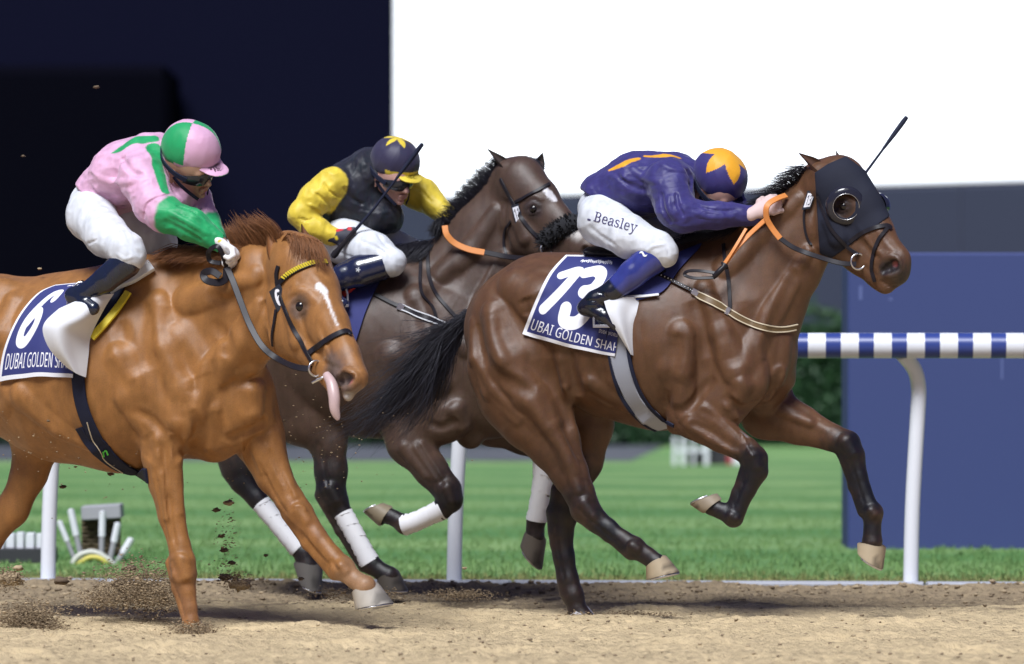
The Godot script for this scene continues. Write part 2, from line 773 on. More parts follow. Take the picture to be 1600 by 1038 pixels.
		for i in cnt - 1:
			for j in sides:
				var a := first + i * (sides + 1) + j
				face(a, a + 1, a + sides + 2)
				face(a, a + sides + 2, a + sides + 1)

	func done(m: Material = null) -> ArrayMesh:
		var a := ArrayMesh.new()
		if vs.is_empty():
			return a
		var ar := []
		ar.resize(Mesh.ARRAY_MAX)
		ar[Mesh.ARRAY_VERTEX] = vs
		ar[Mesh.ARRAY_NORMAL] = ns
		ar[Mesh.ARRAY_TEX_UV] = us
		ar[Mesh.ARRAY_COLOR] = cs
		ar[Mesh.ARRAY_INDEX] = id
		a.add_surface_from_arrays(Mesh.PRIMITIVE_TRIANGLES, ar)
		if m:
			a.surface_set_material(0, m)
		return a

# smooth curve through points (Catmull-Rom)
static func curve(pts: Array, per := 5) -> Array:
	var out := []
	var c := pts.size()
	for i in c - 1:
		var p0: Vector3 = pts[maxi(i - 1, 0)]
		var p1: Vector3 = pts[i]
		var p2: Vector3 = pts[i + 1]
		var p3: Vector3 = pts[mini(i + 2, c - 1)]
		for k in per:
			var t := float(k) / per
			out.append(0.5 * (2.0 * p1 + (p2 - p0) * t + (2.0 * p0 - 5.0 * p1 + 4.0 * p2 - p3) * t * t + (3.0 * p1 - p0 - 3.0 * p2 + p3) * t * t * t))
	out.append(pts[c - 1])
	return out

static func curve2(pts: Array, per := 5) -> Array:
	return curve(pts.map(func(q): return Vector3(q[0], q[1], q[2] if q.size() > 2 else 0.0)), per).map(func(w): return [w.x, w.y, w.z])

# pixels laid on a solid: [points, outward directions]; where the line of sight misses, the last depth is kept
func lay(f: Field, pts: Array, per := 5, off := 0.003, zmax := 99.0) -> Array:
	var ps := []
	var nn := []
	var z := f.o.z + f.nz * f.h * 0.5
	for q in curve2(pts, per):
		var c: Variant = f.hit(q[0], q[1], 0.0, zmax)
		if c == null:
			var w := P(q[0], q[1], z)
			ps.append(w)
			nn.append(nn[-1] if nn else Vector3(0, 0, 1))
		else:
			var g := f.grad(c)
			z = c.z
			ps.append(c + g * off)
			nn.append(g)
	return [ps, nn]

func strap_on(f: Field, pts: Array, w_px: float, t := 0.004, per := 5, off := 0.003) -> ArrayMesh:
	var l := lay(f, pts, per, off)
	var s := Shape.new()
	s.strap(l[0], l[1], L(w_px, l[0][0].z), t)
	return s.done()

# free-hanging strap or cord through [x, y, z] pixels with world depth
func pts3(pts: Array, per := 5) -> Array:
	return curve(pts.map(func(q): return P(q[0], q[1], q[2])), per)

func cord(pts: Array, r: float, per := 5, sides := 7) -> ArrayMesh:
	var s := Shape.new()
	s.tube(pts3(pts, per), [r], sides)
	return s.done()

# locks of hair: each root point flows through the guide; spread in metres
func hair(s: Shape, guide: Array, count: int, spread0: float, spread1: float, r: float, wav := 0.01, len0 := 0.6) -> void:
	var g := curve(guide, 4)
	for k in count:
		var a := Vector3(rng.randfn(), rng.randfn(), rng.randfn()) * 0.55
		var b := a * 0.5 + Vector3(rng.randfn(), rng.randfn(), rng.randfn()) * 0.5
		var start := rng.randf_range(0.0, 0.12)
		var stop := rng.randf_range(len0, 1.0)
		var ph := rng.randf() * TAU
		var pts := []
		var rad := []
		var m := 9
		for i in m:
			var t := float(i) / (m - 1)
			var u := lerpf(start, stop, t) * (g.size() - 1)
			var j := mini(int(u), g.size() - 2)
			var p: Vector3 = g[j].lerp(g[j + 1], u - j)
			var ww := lerpf(start, stop, t)
			p += a * spread0 * (1.0 - ww) + b * spread1 * ww + Vector3(sin(ph + t * 7.0), cos(ph * 1.7 + t * 6.0), sin(ph * 2.3 + t * 5.0)) * wav * t
			pts.append(p)
			rad.append(r * (1.0 - 0.8 * t * t))
		s.tint = Color.WHITE * rng.randf_range(0.6, 1.25)
		s.tube(pts, rad, 3, false)

# ------------------------------------------------------------------ print: lettering and strokes drawn into images
func glyphs(text: String, serif := false, bold := 0.0, slant := 0.0) -> PackedVector3Array:
	var sf := SystemFont.new()
	sf.font_names = PackedStringArray(["Droid Serif" if serif else "Droid Sans"])
	var fv := FontVariation.new()
	fv.base_font = sf
	fv.variation_embolden = bold
	fv.variation_transform = Transform2D(Vector2(1, 0), Vector2(slant, 1), Vector2.ZERO)
	var t := TextMesh.new()
	t.text = text
	t.font = fv
	t.font_size = 64
	t.pixel_size = 0.01
	t.depth = 0.0
	t.curve_step = 2.0
	var ar := t.get_mesh_arrays()
	var vs: PackedVector3Array = ar[Mesh.ARRAY_VERTEX]
	var id = ar[Mesh.ARRAY_INDEX]
	var out := PackedVector3Array()
	if id != null and id.size() > 0:
		for i in id:
			out.append(vs[i])
	else:
		out = vs
	return out

func bounds(g: PackedVector3Array) -> Rect2:
	var lo := Vector2(1e9, 1e9)
	var hi := -lo
	for p in g:
		lo = lo.min(Vector2(p.x, p.y))
		hi = hi.max(Vector2(p.x, p.y))
	return Rect2(lo, hi - lo)

# text into the box (x, y, w, h) of an image
func draw_text(im: Image, text: String, x: float, y: float, w: float, hh: float, c: Color, serif := false, bold := 0.0, slant := 0.0, flip := false) -> void:
	var g := glyphs(text, serif, bold, slant)
	if g.is_empty():
		return
	var b := bounds(g)
	var q := PackedVector2Array()
	for p in g:
		var u := (p.x - b.position.x) / b.size.x
		var t := 1.0 - (p.y - b.position.y) / b.size.y
		q.append(Vector2(x + (1.0 - u if flip else u) * w, y + t * hh))
	for i in range(0, q.size(), 3):
		fill_tri(im, q[i], q[i + 1], q[i + 2], c)

func fill_tri(im: Image, a: Vector2, b: Vector2, c: Vector2, col: Color) -> void:
	var y0 := int(floorf(minf(a.y, minf(b.y, c.y))))
	var y1 := int(ceilf(maxf(a.y, maxf(b.y, c.y))))
	for y in range(maxi(y0, 0), mini(y1 + 1, im.get_height())):
		var yc := y + 0.5
		var xs := []
		for e in [[a, b], [b, c], [c, a]]:
			var p: Vector2 = e[0]
			var q: Vector2 = e[1]
			if (p.y <= yc) != (q.y <= yc):
				xs.append(p.x + (yc - p.y) / (q.y - p.y) * (q.x - p.x))
		if xs.size() == 2:
			var xa := int(roundf(minf(xs[0], xs[1])))
			var xb := int(roundf(maxf(xs[0], xs[1])))
			if xb > xa:
				im.fill_rect(Rect2i(xa, y, xb - xa, 1), col)

func stroke(im: Image, pts: Array, r: float, c: Color, smooth := true) -> void:
	var q: Array = curve2(pts, 10) if smooth else pts
	for i in q.size() - 1:
		var a := Vector2(q[i][0], q[i][1])
		var b := Vector2(q[i + 1][0], q[i + 1][1])
		var s := (b - a).normalized().orthogonal() * r
		fill_tri(im, a + s, b + s, b - s, c)
		fill_tri(im, a + s, b - s, a - s, c)
		for p in [a, b]:
			for y in range(int(p.y - r), int(p.y + r) + 1):
				var w := sqrt(maxf(r * r - (y + 0.5 - p.y) ** 2, 0.0))
				if y >= 0 and y < im.get_height():
					im.fill_rect(Rect2i(int(p.x - w), y, int(2.0 * w), 1), c)

# lettering laid on a solid: text runs from pixel (x, y) along (dx, dy); height in pixels
func print_on(f: Field, text: String, x: float, y: float, dx: float, dy: float, up_px: float, off := 0.002, serif := false, bold := 0.0, slant := 0.0) -> ArrayMesh:
	var g := glyphs(text, serif, bold, slant)
	var s := Shape.new()
	if g.is_empty():
		return s.done()
	var b := bounds(g)
	var e := Vector2(dx, dy)
	var nrm := Vector2(dy, -dx).normalized() * up_px
	for i in g.size():
		var u := (g[i].x - b.position.x) / b.size.x
		var t := (g[i].y - b.position.y) / b.size.y
		var px := Vector2(x, y) + e * u + nrm * t
		var c: Variant = f.hit(px.x, px.y)
		if c == null:
			c = P(px.x, px.y, f.o.z + f.nz * f.h * 0.5)
		var nn := f.grad(c)
		s.add(c + nn * off, nn)
	for i in range(0, g.size(), 3):
		s.face(i, i + 1, i + 2)
	return s.done()

# ------------------------------------------------------------------ horses: bodies
const COAL := Color(0.0065, 0.006, 0.009)

func yaw_axis(deg: float) -> Vector3:
	return Vector3(-sin(deg_to_rad(deg)), 0, cos(deg_to_rad(deg)))

func horse_field(x0: float, zb: float, yaw: float, lo: Array, hi: Array, za: float, ze: float, cell: float) -> Field:
	var a := P(lo[0], hi[1], za)
	var b := P(hi[0], lo[1], za)
	var f := Field.new(Vector3(a.x, maxf(a.y, -0.06), za), Vector3(b.x, b.y, ze), cell)
	f.x0 = x0
	f.zb = zb
	f.slope = tan(deg_to_rad(yaw)) * (20.0 - zb) / F
	f.n = yaw_axis(yaw)
	f.mark([[1317, 323, 17]], Color(0.03, 0.02, 0.02), 0.015, 0.9)
	f.mark([[1385, 420, 11], [1396, 416, 11]], Color(0.02, 0.015, 0.018), 0.01, 1.0)
	f.mark([[1400, 412, 4]], Color(0.4, 0.1, 0.1), 0.008, 0.9)
	f.rumple(0.0016, 4.0, Vector3(1.0, 0.8, 1.0), 4)
	f.rumple(0.0007, 12.0, Vector3(1.0, 0.7, 1.0), 6)
	f.tone = 0.14
	f.streak = 0.25
	return f

func ear(f: Field, base_x: float, base_y: float, tip_x: float, tip_y: float, dz: float, dzt: float, r: float, hollow_x: float, hollow_y: float) -> void:
	var mx := lerpf(base_x, tip_x, 0.45)
	var my := lerpf(base_y, tip_y, 0.45)
	f.chain([[base_x, base_y, dz, r * 0.8], [mx, my, lerpf(dz, dzt, 0.45), r * 0.8], [lerpf(base_x, tip_x, 0.75), lerpf(base_y, tip_y, 0.75), lerpf(dz, dzt, 0.75), r * 0.5], [tip_x, tip_y, dzt, r * 0.16]], 0.012, 1.25)
	if hollow_x != 0.0 or hollow_y != 0.0:
		f.chain([[lerpf(base_x, tip_x, 0.3) + hollow_x, lerpf(base_y, tip_y, 0.3) + hollow_y, dz + 0.022, r * 0.35], [lerpf(base_x, tip_x, 0.75) + hollow_x * 0.5, lerpf(base_y, tip_y, 0.75) + hollow_y * 0.5, lerpf(dz, dzt, 0.75) + 0.014, r * 0.2]], 0.006, 1.0, Vector3.ZERO, 1)

func shape_13(cell: float) -> Field:
	var f := horse_field(870, 0.2, 20, [700, 225], [1440, 985], -0.32, 1.12, cell)
	f.base = Color(0.116, 0.054, 0.026)
	# trunk
	f.chain([[818, 515, 0, 95], [852, 492, 0, 92], [905, 505, 0, 105], [965, 525, 0, 124], [1030, 530, 0, 138]], 0.06, 1.22)
	f.chain([[1030, 530, 0, 138], [1090, 515, 0, 131], [1140, 520, 0, 106], [1172, 560, 0, 74]], 0.06, 1.5)
	f.chain([[1085, 425, 0, 44], [1020, 425, 0, 34]], 0.08, 1.6)
	# croup and thigh masses
	f.chain([[800, 500, 0.12, 68], [812, 570, 0.12, 84], [818, 610, 0.12, 74], [836, 645, 0.13, 62], [864, 690, 0.13, 43], [890, 740, 0.13, 29], [917, 795, 0.13, 19]], 0.026, 1.55)
	f.chain([[800, 500, -0.12, 68], [830, 570, -0.12, 78], [880, 630, -0.12, 62], [915, 665, -0.12, 42], [908, 720, -0.12, 32], [884, 785, -0.12, 22]], 0.05, 1.55)
	f.chain([[850, 470, 0.15, 50], [880, 540, 0.16, 48], [885, 590, 0.16, 35]], 0.05, 1.5)
	# near hind below the hock
	f.chain([[905, 770, 0.13, 24], [915, 797, 0.13, 21.5], [930, 812, 0.13, 18], [950, 826, 0.13, 15], [975, 845, 0.13, 13.5], [991, 856, 0.13, 16.5], [1010, 868, 0.13, 13], [1026, 880, 0.13, 15]], 0.02, 1.2)
	f.chain([[903, 800, 0.13, 9], [950, 838, 0.13, 7], [984, 866, 0.13, 8]], 0.02)
	# far hind, planted
	f.chain([[886, 770, -0.12, 26], [880, 803, -0.12, 23], [877, 830, -0.12, 18.5], [882, 870, -0.12, 15], [889, 905, -0.12, 14.5], [895, 930, -0.12, 16.5], [903, 955, -0.12, 14], [912, 968, -0.12, 17]], 0.02, 1.2)
	f.chain([[863, 800, -0.12, 9], [868, 850, -0.12, 7], [882, 925, -0.12, 8]], 0.02)
	# shoulder, elbow, near fore (folded)
	f.chain([[1085, 430, 0.1, 36], [1110, 520, 0.14, 50], [1150, 590, 0.14, 52], [1125, 625, 0.15, 46], [1085, 645, 0.16, 40]], 0.03, 1.6)
	f.chain([[1055, 665, 0.17, 14], [1075, 640, 0.17, 30], [1090, 590, 0.16, 40]], 0.03, 1.6)
	f.chain([[1092, 652, 0.17, 39], [1128, 680, 0.17, 27], [1166, 704, 0.17, 20]], 0.014, 1.35)
	f.chain([[1166, 704, 0.17, 20], [1179, 718, 0.17, 21], [1182, 736, 0.17, 18], [1168, 765, 0.17, 13.5], [1153, 797, 0.17, 12.5], [1146, 809, 0.17, 15], [1128, 799, 0.17, 12], [1112, 792, 0.17, 14]], 0.012, 1.15)
	f.chain([[1163, 735, 0.17, 8], [1150, 770, 0.17, 6], [1137, 803, 0.17, 7]], 0.02)
	# far fore (reaching)
	f.chain([[1175, 580, -0.12, 60], [1200, 642, -0.13, 45], [1250, 664, -0.13, 31], [1300, 684, -0.13, 21]], 0.02, 1.4)
	f.chain([[1300, 684, -0.13, 21], [1324, 694, -0.13, 20.5], [1333, 712, -0.13, 18], [1342, 745, -0.13, 14], [1355, 785, -0.13, 13], [1364, 801, -0.13, 16], [1363, 828, -0.13, 13], [1363, 846, -0.13, 16.5]], 0.012, 1.15)
	f.chain([[1318, 712, -0.13, 9], [1333, 760, -0.13, 7], [1348, 800, -0.13, 8]], 0.02)
	# chest muscles between the forelegs
	f.chain([[1165, 600, 0.07, 40], [1150, 630, 0.07, 26]], 0.03, 1.3)
	f.chain([[1210, 590, -0.04, 34], [1195, 625, -0.04, 22]], 0.03, 1.3)
	# neck
	f.chain([[1130, 480, 0, 96], [1170, 452, 0, 96], [1216, 392, 0, 70], [1260, 338, 0.0, 57]], 0.06, 2.0)
	f.chain([[1180, 500, 0.03, 40], [1250, 430, 0.02, 28], [1282, 390, 0.02, 20]], 0.04, 1.3)
	# head, turned a little to the camera
	var hm := yaw_axis(34)
	f.chain([[1283, 288, 0.0, 38], [1308, 292, 0.02, 47], [1335, 325, 0.04, 45]], 0.04, 1.25, hm)
	f.chain([[1335, 325, 0.04, 44], [1362, 366, 0.06, 37], [1390, 408, 0.09, 30], [1396, 420, 0.095, 29]], 0.03, 1.45, hm)
	f.chain([[1305, 355, 0.05, 46], [1310, 366, 0.05, 42], [1345, 400, 0.07, 28], [1375, 430, 0.09, 21], [1383, 440, 0.09, 18]], 0.03, 1.55, hm)
	f.chain([[1320, 300, 0.09, 14], [1352, 340, 0.1, 8], [1372, 372, 0.11, 6]], 0.02, 1.2)
	f.ball(1405, 405, 0.11, 18, 0.02, 1.2, hm)
	# eye socket, cheek bone, nostril, mouth
	f.ball(1327, 316, 0.105, 17, 0.02, 1.2, hm)
	f.crease([[1378, 405], [1392, 400], [1405, 408], [1408, 422], [1396, 432], [1380, 430]], 0.02, 0.0204)
	f.pit(1397, 414, 9, 0.01, 0.2)
	f.pit(1388, 419, 9, 0.01, 0.2)
	f.pit(1381, 423, 6, 0.01, 0.2)
	f.crease([[1308, 323], [1317, 316], [1326, 322]], 0.012, 0.0102)
	f.crease([[1308, 327], [1317, 330], [1326, 325]], 0.01, 0.0085)
	f.crease([[1306, 312], [1318, 306], [1332, 314]], 0.014, 0.0085)
	f.chain([[1418, 444, 0.14, 2.2], [1395, 449, 0.16, 2.4], [1368, 438, 0.15, 2.0]], 0.004, 0.35, Vector3(0, 0, 1), 1)
	# ears
	f.chain([[1290, 276, 0.06, 16], [1278, 268, 0.07, 12]], 0.03)
	f.chain([[1318, 262, -0.09, 14], [1312, 252, -0.1, 10]], 0.03)
	# muscle bellies of the near side
	f.muscle([[800, 440, 40], [840, 470, 48], [872, 520, 40]])
	f.muscle([[770, 490, 30], [790, 560, 44], [830, 620, 40], [862, 665, 26]])
	f.muscle([[738, 505, 14], [742, 560, 20], [765, 612, 22], [810, 655, 18]])
	f.muscle([[868, 500, 22], [880, 560, 22], [882, 600, 16]])
	f.muscle([[868, 680, 20], [888, 725, 16], [904, 765, 10]])
	f.muscle([[1065, 520, 30], [1060, 580, 40], [1066, 635, 24]])
	f.muscle([[1100, 450, 22], [1125, 520, 30], [1150, 580, 30]])
	f.muscle([[1160, 600, 24], [1140, 632, 16]])
	f.muscle([[1215, 585, 20], [1200, 622, 14]])
	f.muscle([[1100, 640, 16], [1130, 664, 12], [1160, 692, 8]])
	f.muscle([[1078, 664, 15], [1110, 686, 11], [1150, 708, 7]])
	f.muscle([[1262, 390, 14], [1235, 440, 20], [1195, 510, 26], [1165, 570, 24]])
	f.muscle([[1245, 310, 18], [1190, 365, 24], [1130, 420, 26]])
	f.muscle([[1300, 345, 20], [1310, 372, 20]])
	f.muscle([[1225, 640, 16], [1265, 660, 12]])
	f.muscle([[925, 600, 20], [975, 635, 18], [1015, 652, 12]])
	f.muscle([[1176, 711, 13], [1183, 729, 11]], 0.01, 0.62)
	f.muscle([[1321, 689, 14], [1333, 707, 11]], 0.01, 0.62)
	f.muscle([[912, 786, 13], [926, 806, 10]], 0.01, 0.62)
	f.muscle([[1143, 806, 9], [1150, 811, 8]], 0.008, 0.6)
	f.muscle([[1361, 798, 10], [1367, 804, 9]], 0.008, 0.6)
	f.muscle([[988, 853, 10], [996, 859, 9]], 0.008, 0.6)
	f.flex()
	# muscle grooves and veins on the near side
	f.crease([[1100, 455], [1125, 500], [1140, 560]], 0.06, 0.014)
	f.crease([[1060, 600], [1075, 560], [1085, 500]], 0.06, 0.012)
	f.crease([[1150, 590], [1160, 612], [1150, 630]], 0.05, 0.016)
	f.crease([[1230, 520], [1225, 570], [1215, 610]], 0.045, 0.012)
	f.crease([[765, 480], [770, 530], [790, 575]], 0.05, 0.012)
	f.crease([[880, 600], [890, 640], [900, 690]], 0.04, 0.012)
	f.crease([[1100, 635], [1130, 662], [1160, 690]], 0.03, 0.008)
	f.crease([[1230, 650], [1265, 660], [1300, 675]], 0.03, 0.007)
	f.crease([[905, 590], [940, 600], [975, 600]], 0.05, 0.006)
	f.crease([[747, 505], [752, 545], [768, 578], [800, 600], [840, 612]], 0.056, -0.0274)
	f.crease([[775, 470], [788, 520], [812, 560], [845, 585], [870, 620]], 0.08, -0.0235)
	f.crease([[735, 560], [760, 615], [800, 650], [845, 690]], 0.048, -0.0117)
	f.crease([[862, 560], [872, 610], [885, 660], [905, 720]], 0.048, -0.0195)
	f.crease([[820, 620], [850, 660], [880, 700], [900, 745]], 0.048, 0.0156)
	f.crease([[885, 545], [893, 580], [905, 620]], 0.048, -0.0313)
	f.crease([[862, 462], [842, 470], [832, 480]], 0.048, -0.0195)
	f.crease([[820, 465], [826, 495]], 0.056, -0.0274)
	f.crease([[1048, 640], [1072, 640], [1098, 612], [1118, 590]], 0.0352, -0.0274)
	f.crease([[1075, 660], [1110, 675], [1150, 705]], 0.0256, -0.0156)
	f.crease([[1090, 640], [1120, 655], [1160, 692]], 0.0288, -0.0156)
	f.crease([[1062, 662], [1068, 650], [1080, 648]], 0.0156, 0.00977)
	f.crease([[1080, 470], [1095, 510], [1108, 560]], 0.064, -0.0195)
	f.crease([[1118, 480], [1135, 530], [1150, 575]], 0.064, -0.0175)
	f.crease([[1060, 520], [1050, 580], [1042, 640]], 0.056, -0.0235)
	f.crease([[1165, 470], [1180, 540], [1175, 600]], 0.064, -0.0195)
	f.crease([[1222, 575], [1212, 600], [1195, 625]], 0.0288, -0.0235)
	f.crease([[1130, 618], [1160, 640], [1190, 625]], 0.04, -0.0274)
	f.crease([[1245, 420], [1228, 460], [1205, 520], [1195, 560]], 0.0448, -0.0235)
	f.crease([[1170, 400], [1200, 370], [1235, 330]], 0.064, -0.0117)
	f.crease([[1268, 385], [1256, 420]], 0.032, 0.0117)
	f.crease([[1276, 300], [1270, 340], [1276, 385]], 0.0352, -0.0313)
	f.crease([[925, 560], [945, 615], [985, 650]], 0.08, -0.0117)
	f.crease([[930, 625], [970, 640], [1020, 655]], 0.0104, 0.00782)
	f.crease([[1150, 640], [1168, 700], [1180, 716]], 0.013, 0.00782)
	f.crease([[1340, 350], [1362, 385], [1380, 400]], 0.0156, 0.00782)
	for r in 6:
		f.crease([[915 + r * 17, 500], [922 + r * 17, 560], [935 + r * 16, 620]], 0.0288, -0.00419)
	f.crease([[903, 795], [930, 820], [975, 856]], 0.012, -0.008)
	f.crease([[1168, 742], [1156, 770], [1145, 800]], 0.012, -0.008)
	f.crease([[1326, 715], [1340, 755], [1352, 792]], 0.012, -0.008)
	f.crease([[868, 815], [872, 860], [884, 915]], 0.012, -0.008)
	f.ball(1384, 447, 0.1, 13, 0.012, 1.4, hm)
	f.crease([[1421, 440], [1408, 447], [1392, 447], [1374, 438]], 0.012, -0.014)
	f.crease([[1345, 374], [1362, 394], [1376, 406]], 0.03, -0.010)
	f.crease([[1368, 352], [1385, 380], [1402, 396]], 0.02, 0.006)
	f.crease([[1372, 432], [1360, 424], [1348, 414]], 0.02, -0.008)
	# coat: bay with black points, darker neck and quarters
	f.paint([[870, 690, 0.13, 30], [915, 790, 0.13, 40]], Color(0.04, 0.02, 0.014), 0.09, 0.8, 0.04)
	f.paint([[905, 775, 0.13, 22], [950, 826, 0.13, 26], [1026, 880, 0.13, 26]], COAL, 0.05, 1.0, 0.02)
	f.paint([[905, 740, -0.12, 34], [880, 800, -0.12, 34], [885, 870, -0.12, 30], [905, 965, -0.12, 32]], COAL, 0.08, 0.97, 0.03)
	f.paint([[1160, 706, 0.17, 16], [1180, 725, 0.17, 30], [1150, 800, 0.17, 26], [1112, 792, 0.17, 24]], COAL, 0.045, 1.0, 0.02)
	f.paint([[1300, 690, -0.13, 14], [1328, 700, -0.13, 30], [1355, 785, -0.13, 26], [1363, 846, -0.13, 24]], COAL, 0.045, 1.0, 0.02)
	f.paint([[1400, 420, 0.13, 22], [1412, 440, 0.12, 16]], Color(0.028, 0.022, 0.022), 0.05, 0.95, 0.02)
	f.paint([[1395, 414, 0.15, 7]], Color(0.04, 0.02, 0.02), 0.01, 1.0, 0.0)
	f.paint([[1401, 410, 0.14, 3]], Color(0.35, 0.1, 0.09), 0.01, 0.9, 0.0)
	f.paint([[1160, 672, 0.19, 3], [1168, 680, 0.19, 3]], Color(0.3, 0.28, 0.3), 0.008, 0.9, 0.004)
	f.paint([[1279, 690, -0.06, 5]], Color(0.4, 0.38, 0.38), 0.01, 0.9, 0.004)
	f.mark([[1317, 323, 17]], Color(0.03, 0.02, 0.02), 0.015, 0.9)
	f.mark([[1385, 420, 11], [1396, 416, 11]], Color(0.02, 0.015, 0.018), 0.01, 1.0)
	f.mark([[1400, 412, 4]], Color(0.4, 0.1, 0.1), 0.008, 0.9)
	f.rumple(0.0016, 4.0, Vector3(1.0, 0.8, 1.0), 4)
	f.rumple(0.0007, 12.0, Vector3(1.0, 0.7, 1.0), 6)
	f.tone = 0.14
	f.streak = 0.25
	return f

func shape_6(cell: float) -> Field:
	var f := horse_field(300, 0.92, 30, [-130, 330], [640, 1010], 0.02, 2.02, cell)
	f.base = Color(0.315, 0.14, 0.042)
	# trunk
	f.chain([[-60, 550, 0, 112], [-10, 545, 0, 112], [40, 562, 0, 122], [100, 574, 0, 144], [190, 580, 0, 154]], 0.06, 1.25)
	f.chain([[190, 580, 0, 154], [262, 570, 0, 148], [310, 595, 0, 112], [335, 620, 0, 96]], 0.06, 1.5)
	f.chain([[110, 500, 0, 60], [230, 460, 0, 62]], 0.08, 1.5)
	# hips
	f.chain([[0, 480, 0.16, 46], [-10, 540, 0.17, 80], [-30, 600, 0.17, 75]], 0.05, 1.4)
	f.chain([[70, 478, -0.14, 38], [60, 540, -0.14, 70]], 0.05, 1.4)
	# hind leg, pushing off behind
	f.chain([[50, 600, -0.1, 78], [62, 660, -0.1, 56], [46, 738, -0.1, 29], [20, 795, -0.1, 25], [-20, 845, -0.1, 22], [-50, 880, -0.1, 17]], 0.04, 1.4)
	# shoulder and near fore, planted
	f.chain([[235, 440, 0.12, 42], [240, 540, 0.17, 58], [275, 640, 0.17, 50], [255, 680, 0.18, 40]], 0.05, 1.5)
	f.chain([[222, 660, 0.18, 22], [232, 610, 0.18, 44]], 0.03, 1.5)
	f.chain([[255, 680, 0.18, 42], [253, 712, 0.18, 34], [259, 755, 0.18, 28], [268, 805, 0.18, 22], [280, 852, 0.18, 17.5]], 0.016, 1.25)
	f.chain([[280, 852, 0.18, 17.5], [285, 878, 0.18, 20], [287, 898, 0.18, 20], [292, 922, 0.18, 13.5], [296, 950, 0.18, 11.5], [298, 972, 0.18, 13], [299, 992, 0.18, 15]], 0.012, 1.1)
	f.chain([[267, 880, 0.18, 9], [277, 920, 0.18, 8], [288, 960, 0.18, 7]], 0.02)
	# far fore, reaching
	f.chain([[380, 625, -0.12, 56], [402, 680, -0.13, 44], [427, 742, -0.13, 29], [453, 782, -0.13, 22]], 0.02, 1.25)
	f.chain([[453, 782, -0.13, 23], [468, 802, -0.13, 21], [494, 838, -0.13, 16], [520, 870, -0.13, 15.5], [535, 888, -0.13, 19], [553, 905, -0.13, 13.5], [570, 916, -0.13, 18]], 0.015, 1.1)
	f.chain([[448, 805, -0.13, 9], [480, 850, -0.13, 8], [522, 898, -0.13, 9]], 0.02)
	# breast
	f.chain([[300, 640, 0.1, 46], [285, 680, 0.11, 28]], 0.03, 1.2)
	f.chain([[388, 610, -0.05, 42], [392, 650, -0.05, 34], [365, 672, -0.04, 22]], 0.03, 1.2)
	f.chain([[330, 640, 0.03, 50], [335, 690, 0.02, 32]], 0.03, 1.3)
	# neck
	f.chain([[290, 520, 0.0, 116], [360, 478, 0.04, 92], [412, 445, 0.1, 70]], 0.06, 1.75)
	f.chain([[360, 560, 0.06, 52], [405, 520, 0.12, 40], [425, 500, 0.15, 30]], 0.04, 1.2)
	f.chain([[395, 425, 0.16, 34], [400, 455, 0.16, 30]], 0.05, 1.4)
	# head, turned to the camera
	var hm := yaw_axis(52)
	f.chain([[450, 402, 0.1, 42], [466, 420, 0.14, 54], [486, 462, 0.2, 52]], 0.04, 1.2, hm)
	f.chain([[486, 462, 0.2, 52], [514, 512, 0.3, 37], [537, 560, 0.38, 30], [546, 580, 0.41, 29]], 0.03, 1.3, hm)
	f.chain([[452, 482, 0.2, 48], [460, 518, 0.22, 48], [492, 553, 0.3, 27], [512, 580, 0.36, 20], [519, 600, 0.385, 15]], 0.03, 1.45, hm)
	f.chain([[485, 455, 0.26, 16], [505, 505, 0.33, 9], [520, 540, 0.38, 7]], 0.02, 1.2)
	f.ball(556, 590, 0.44, 21, 0.02, 1.1, hm)
	f.chain([[548, 602, 0.44, 18], [544, 618, 0.44, 10]], 0.015, 1.2, hm)
	f.ball(470, 476, 0.28, 21, 0.02, 1.2, hm)
	f.crease([[452, 478], [466, 467], [482, 475]], 0.014, 0.0144)
	f.crease([[455, 486], [468, 491], [482, 482]], 0.012, 0.0108)
	f.crease([[450, 462], [470, 452], [492, 462]], 0.02, 0.0108)
	f.crease([[526, 588], [540, 579], [554, 588], [556, 600], [544, 608], [530, 606]], 0.022, 0.0216)
	f.pit(547, 591, 9, 0.01, 0.1)
	f.pit(538, 592, 12, 0.01, 0.1)
	f.pit(530, 596, 9, 0.01, 0.1)
	f.pit(520, 604, 7, 0.006, 0.1)
	f.pit(514, 594, 5, 0.006, 0.1)
	f.pit(526, 612, 5, 0.006, 0.1)
	# ears, pinned back
	f.chain([[452, 420, 0.2, 20], [440, 410, 0.2, 15]], 0.03)
	f.chain([[486, 400, 0.06, 18], [480, 385, 0.04, 13]], 0.03)
	# muscle bellies of the near side
	f.muscle([[190, 560, 40], [205, 620, 40], [228, 668, 24]])
	f.muscle([[245, 470, 26], [262, 540, 34], [285, 610, 34], [282, 660, 24]])
	f.muscle([[405, 480, 22], [370, 530, 28], [330, 590, 32], [310, 640, 28]])
	f.muscle([[400, 430, 22], [350, 450, 30], [290, 470, 34]])
	f.muscle([[300, 640, 24], [290, 685, 18]])
	f.muscle([[395, 610, 28], [395, 648, 22]])
	f.muscle([[335, 640, 20], [330, 700, 16]])
	f.muscle([[268, 690, 18], [275, 740, 14], [282, 800, 9]])
	f.muscle([[240, 690, 16], [245, 745, 13], [258, 810, 9]])
	f.muscle([[425, 680, 18], [442, 730, 14], [460, 775, 9]])
	f.muscle([[400, 690, 18], [412, 735, 12]])
	f.muscle([[455, 490, 26], [465, 530, 24]])
	f.muscle([[30, 620, 30], [90, 670, 26], [150, 700, 18]])
	f.muscle([[20, 470, 26], [0, 520, 36]])
	f.muscle([[283, 876, 13], [291, 898, 11]], 0.01, 0.62)
	f.muscle([[465, 796, 13], [479, 813, 10]], 0.01, 0.62)
	f.muscle([[533, 885, 12], [541, 892, 10]], 0.008, 0.6)
	f.flex()
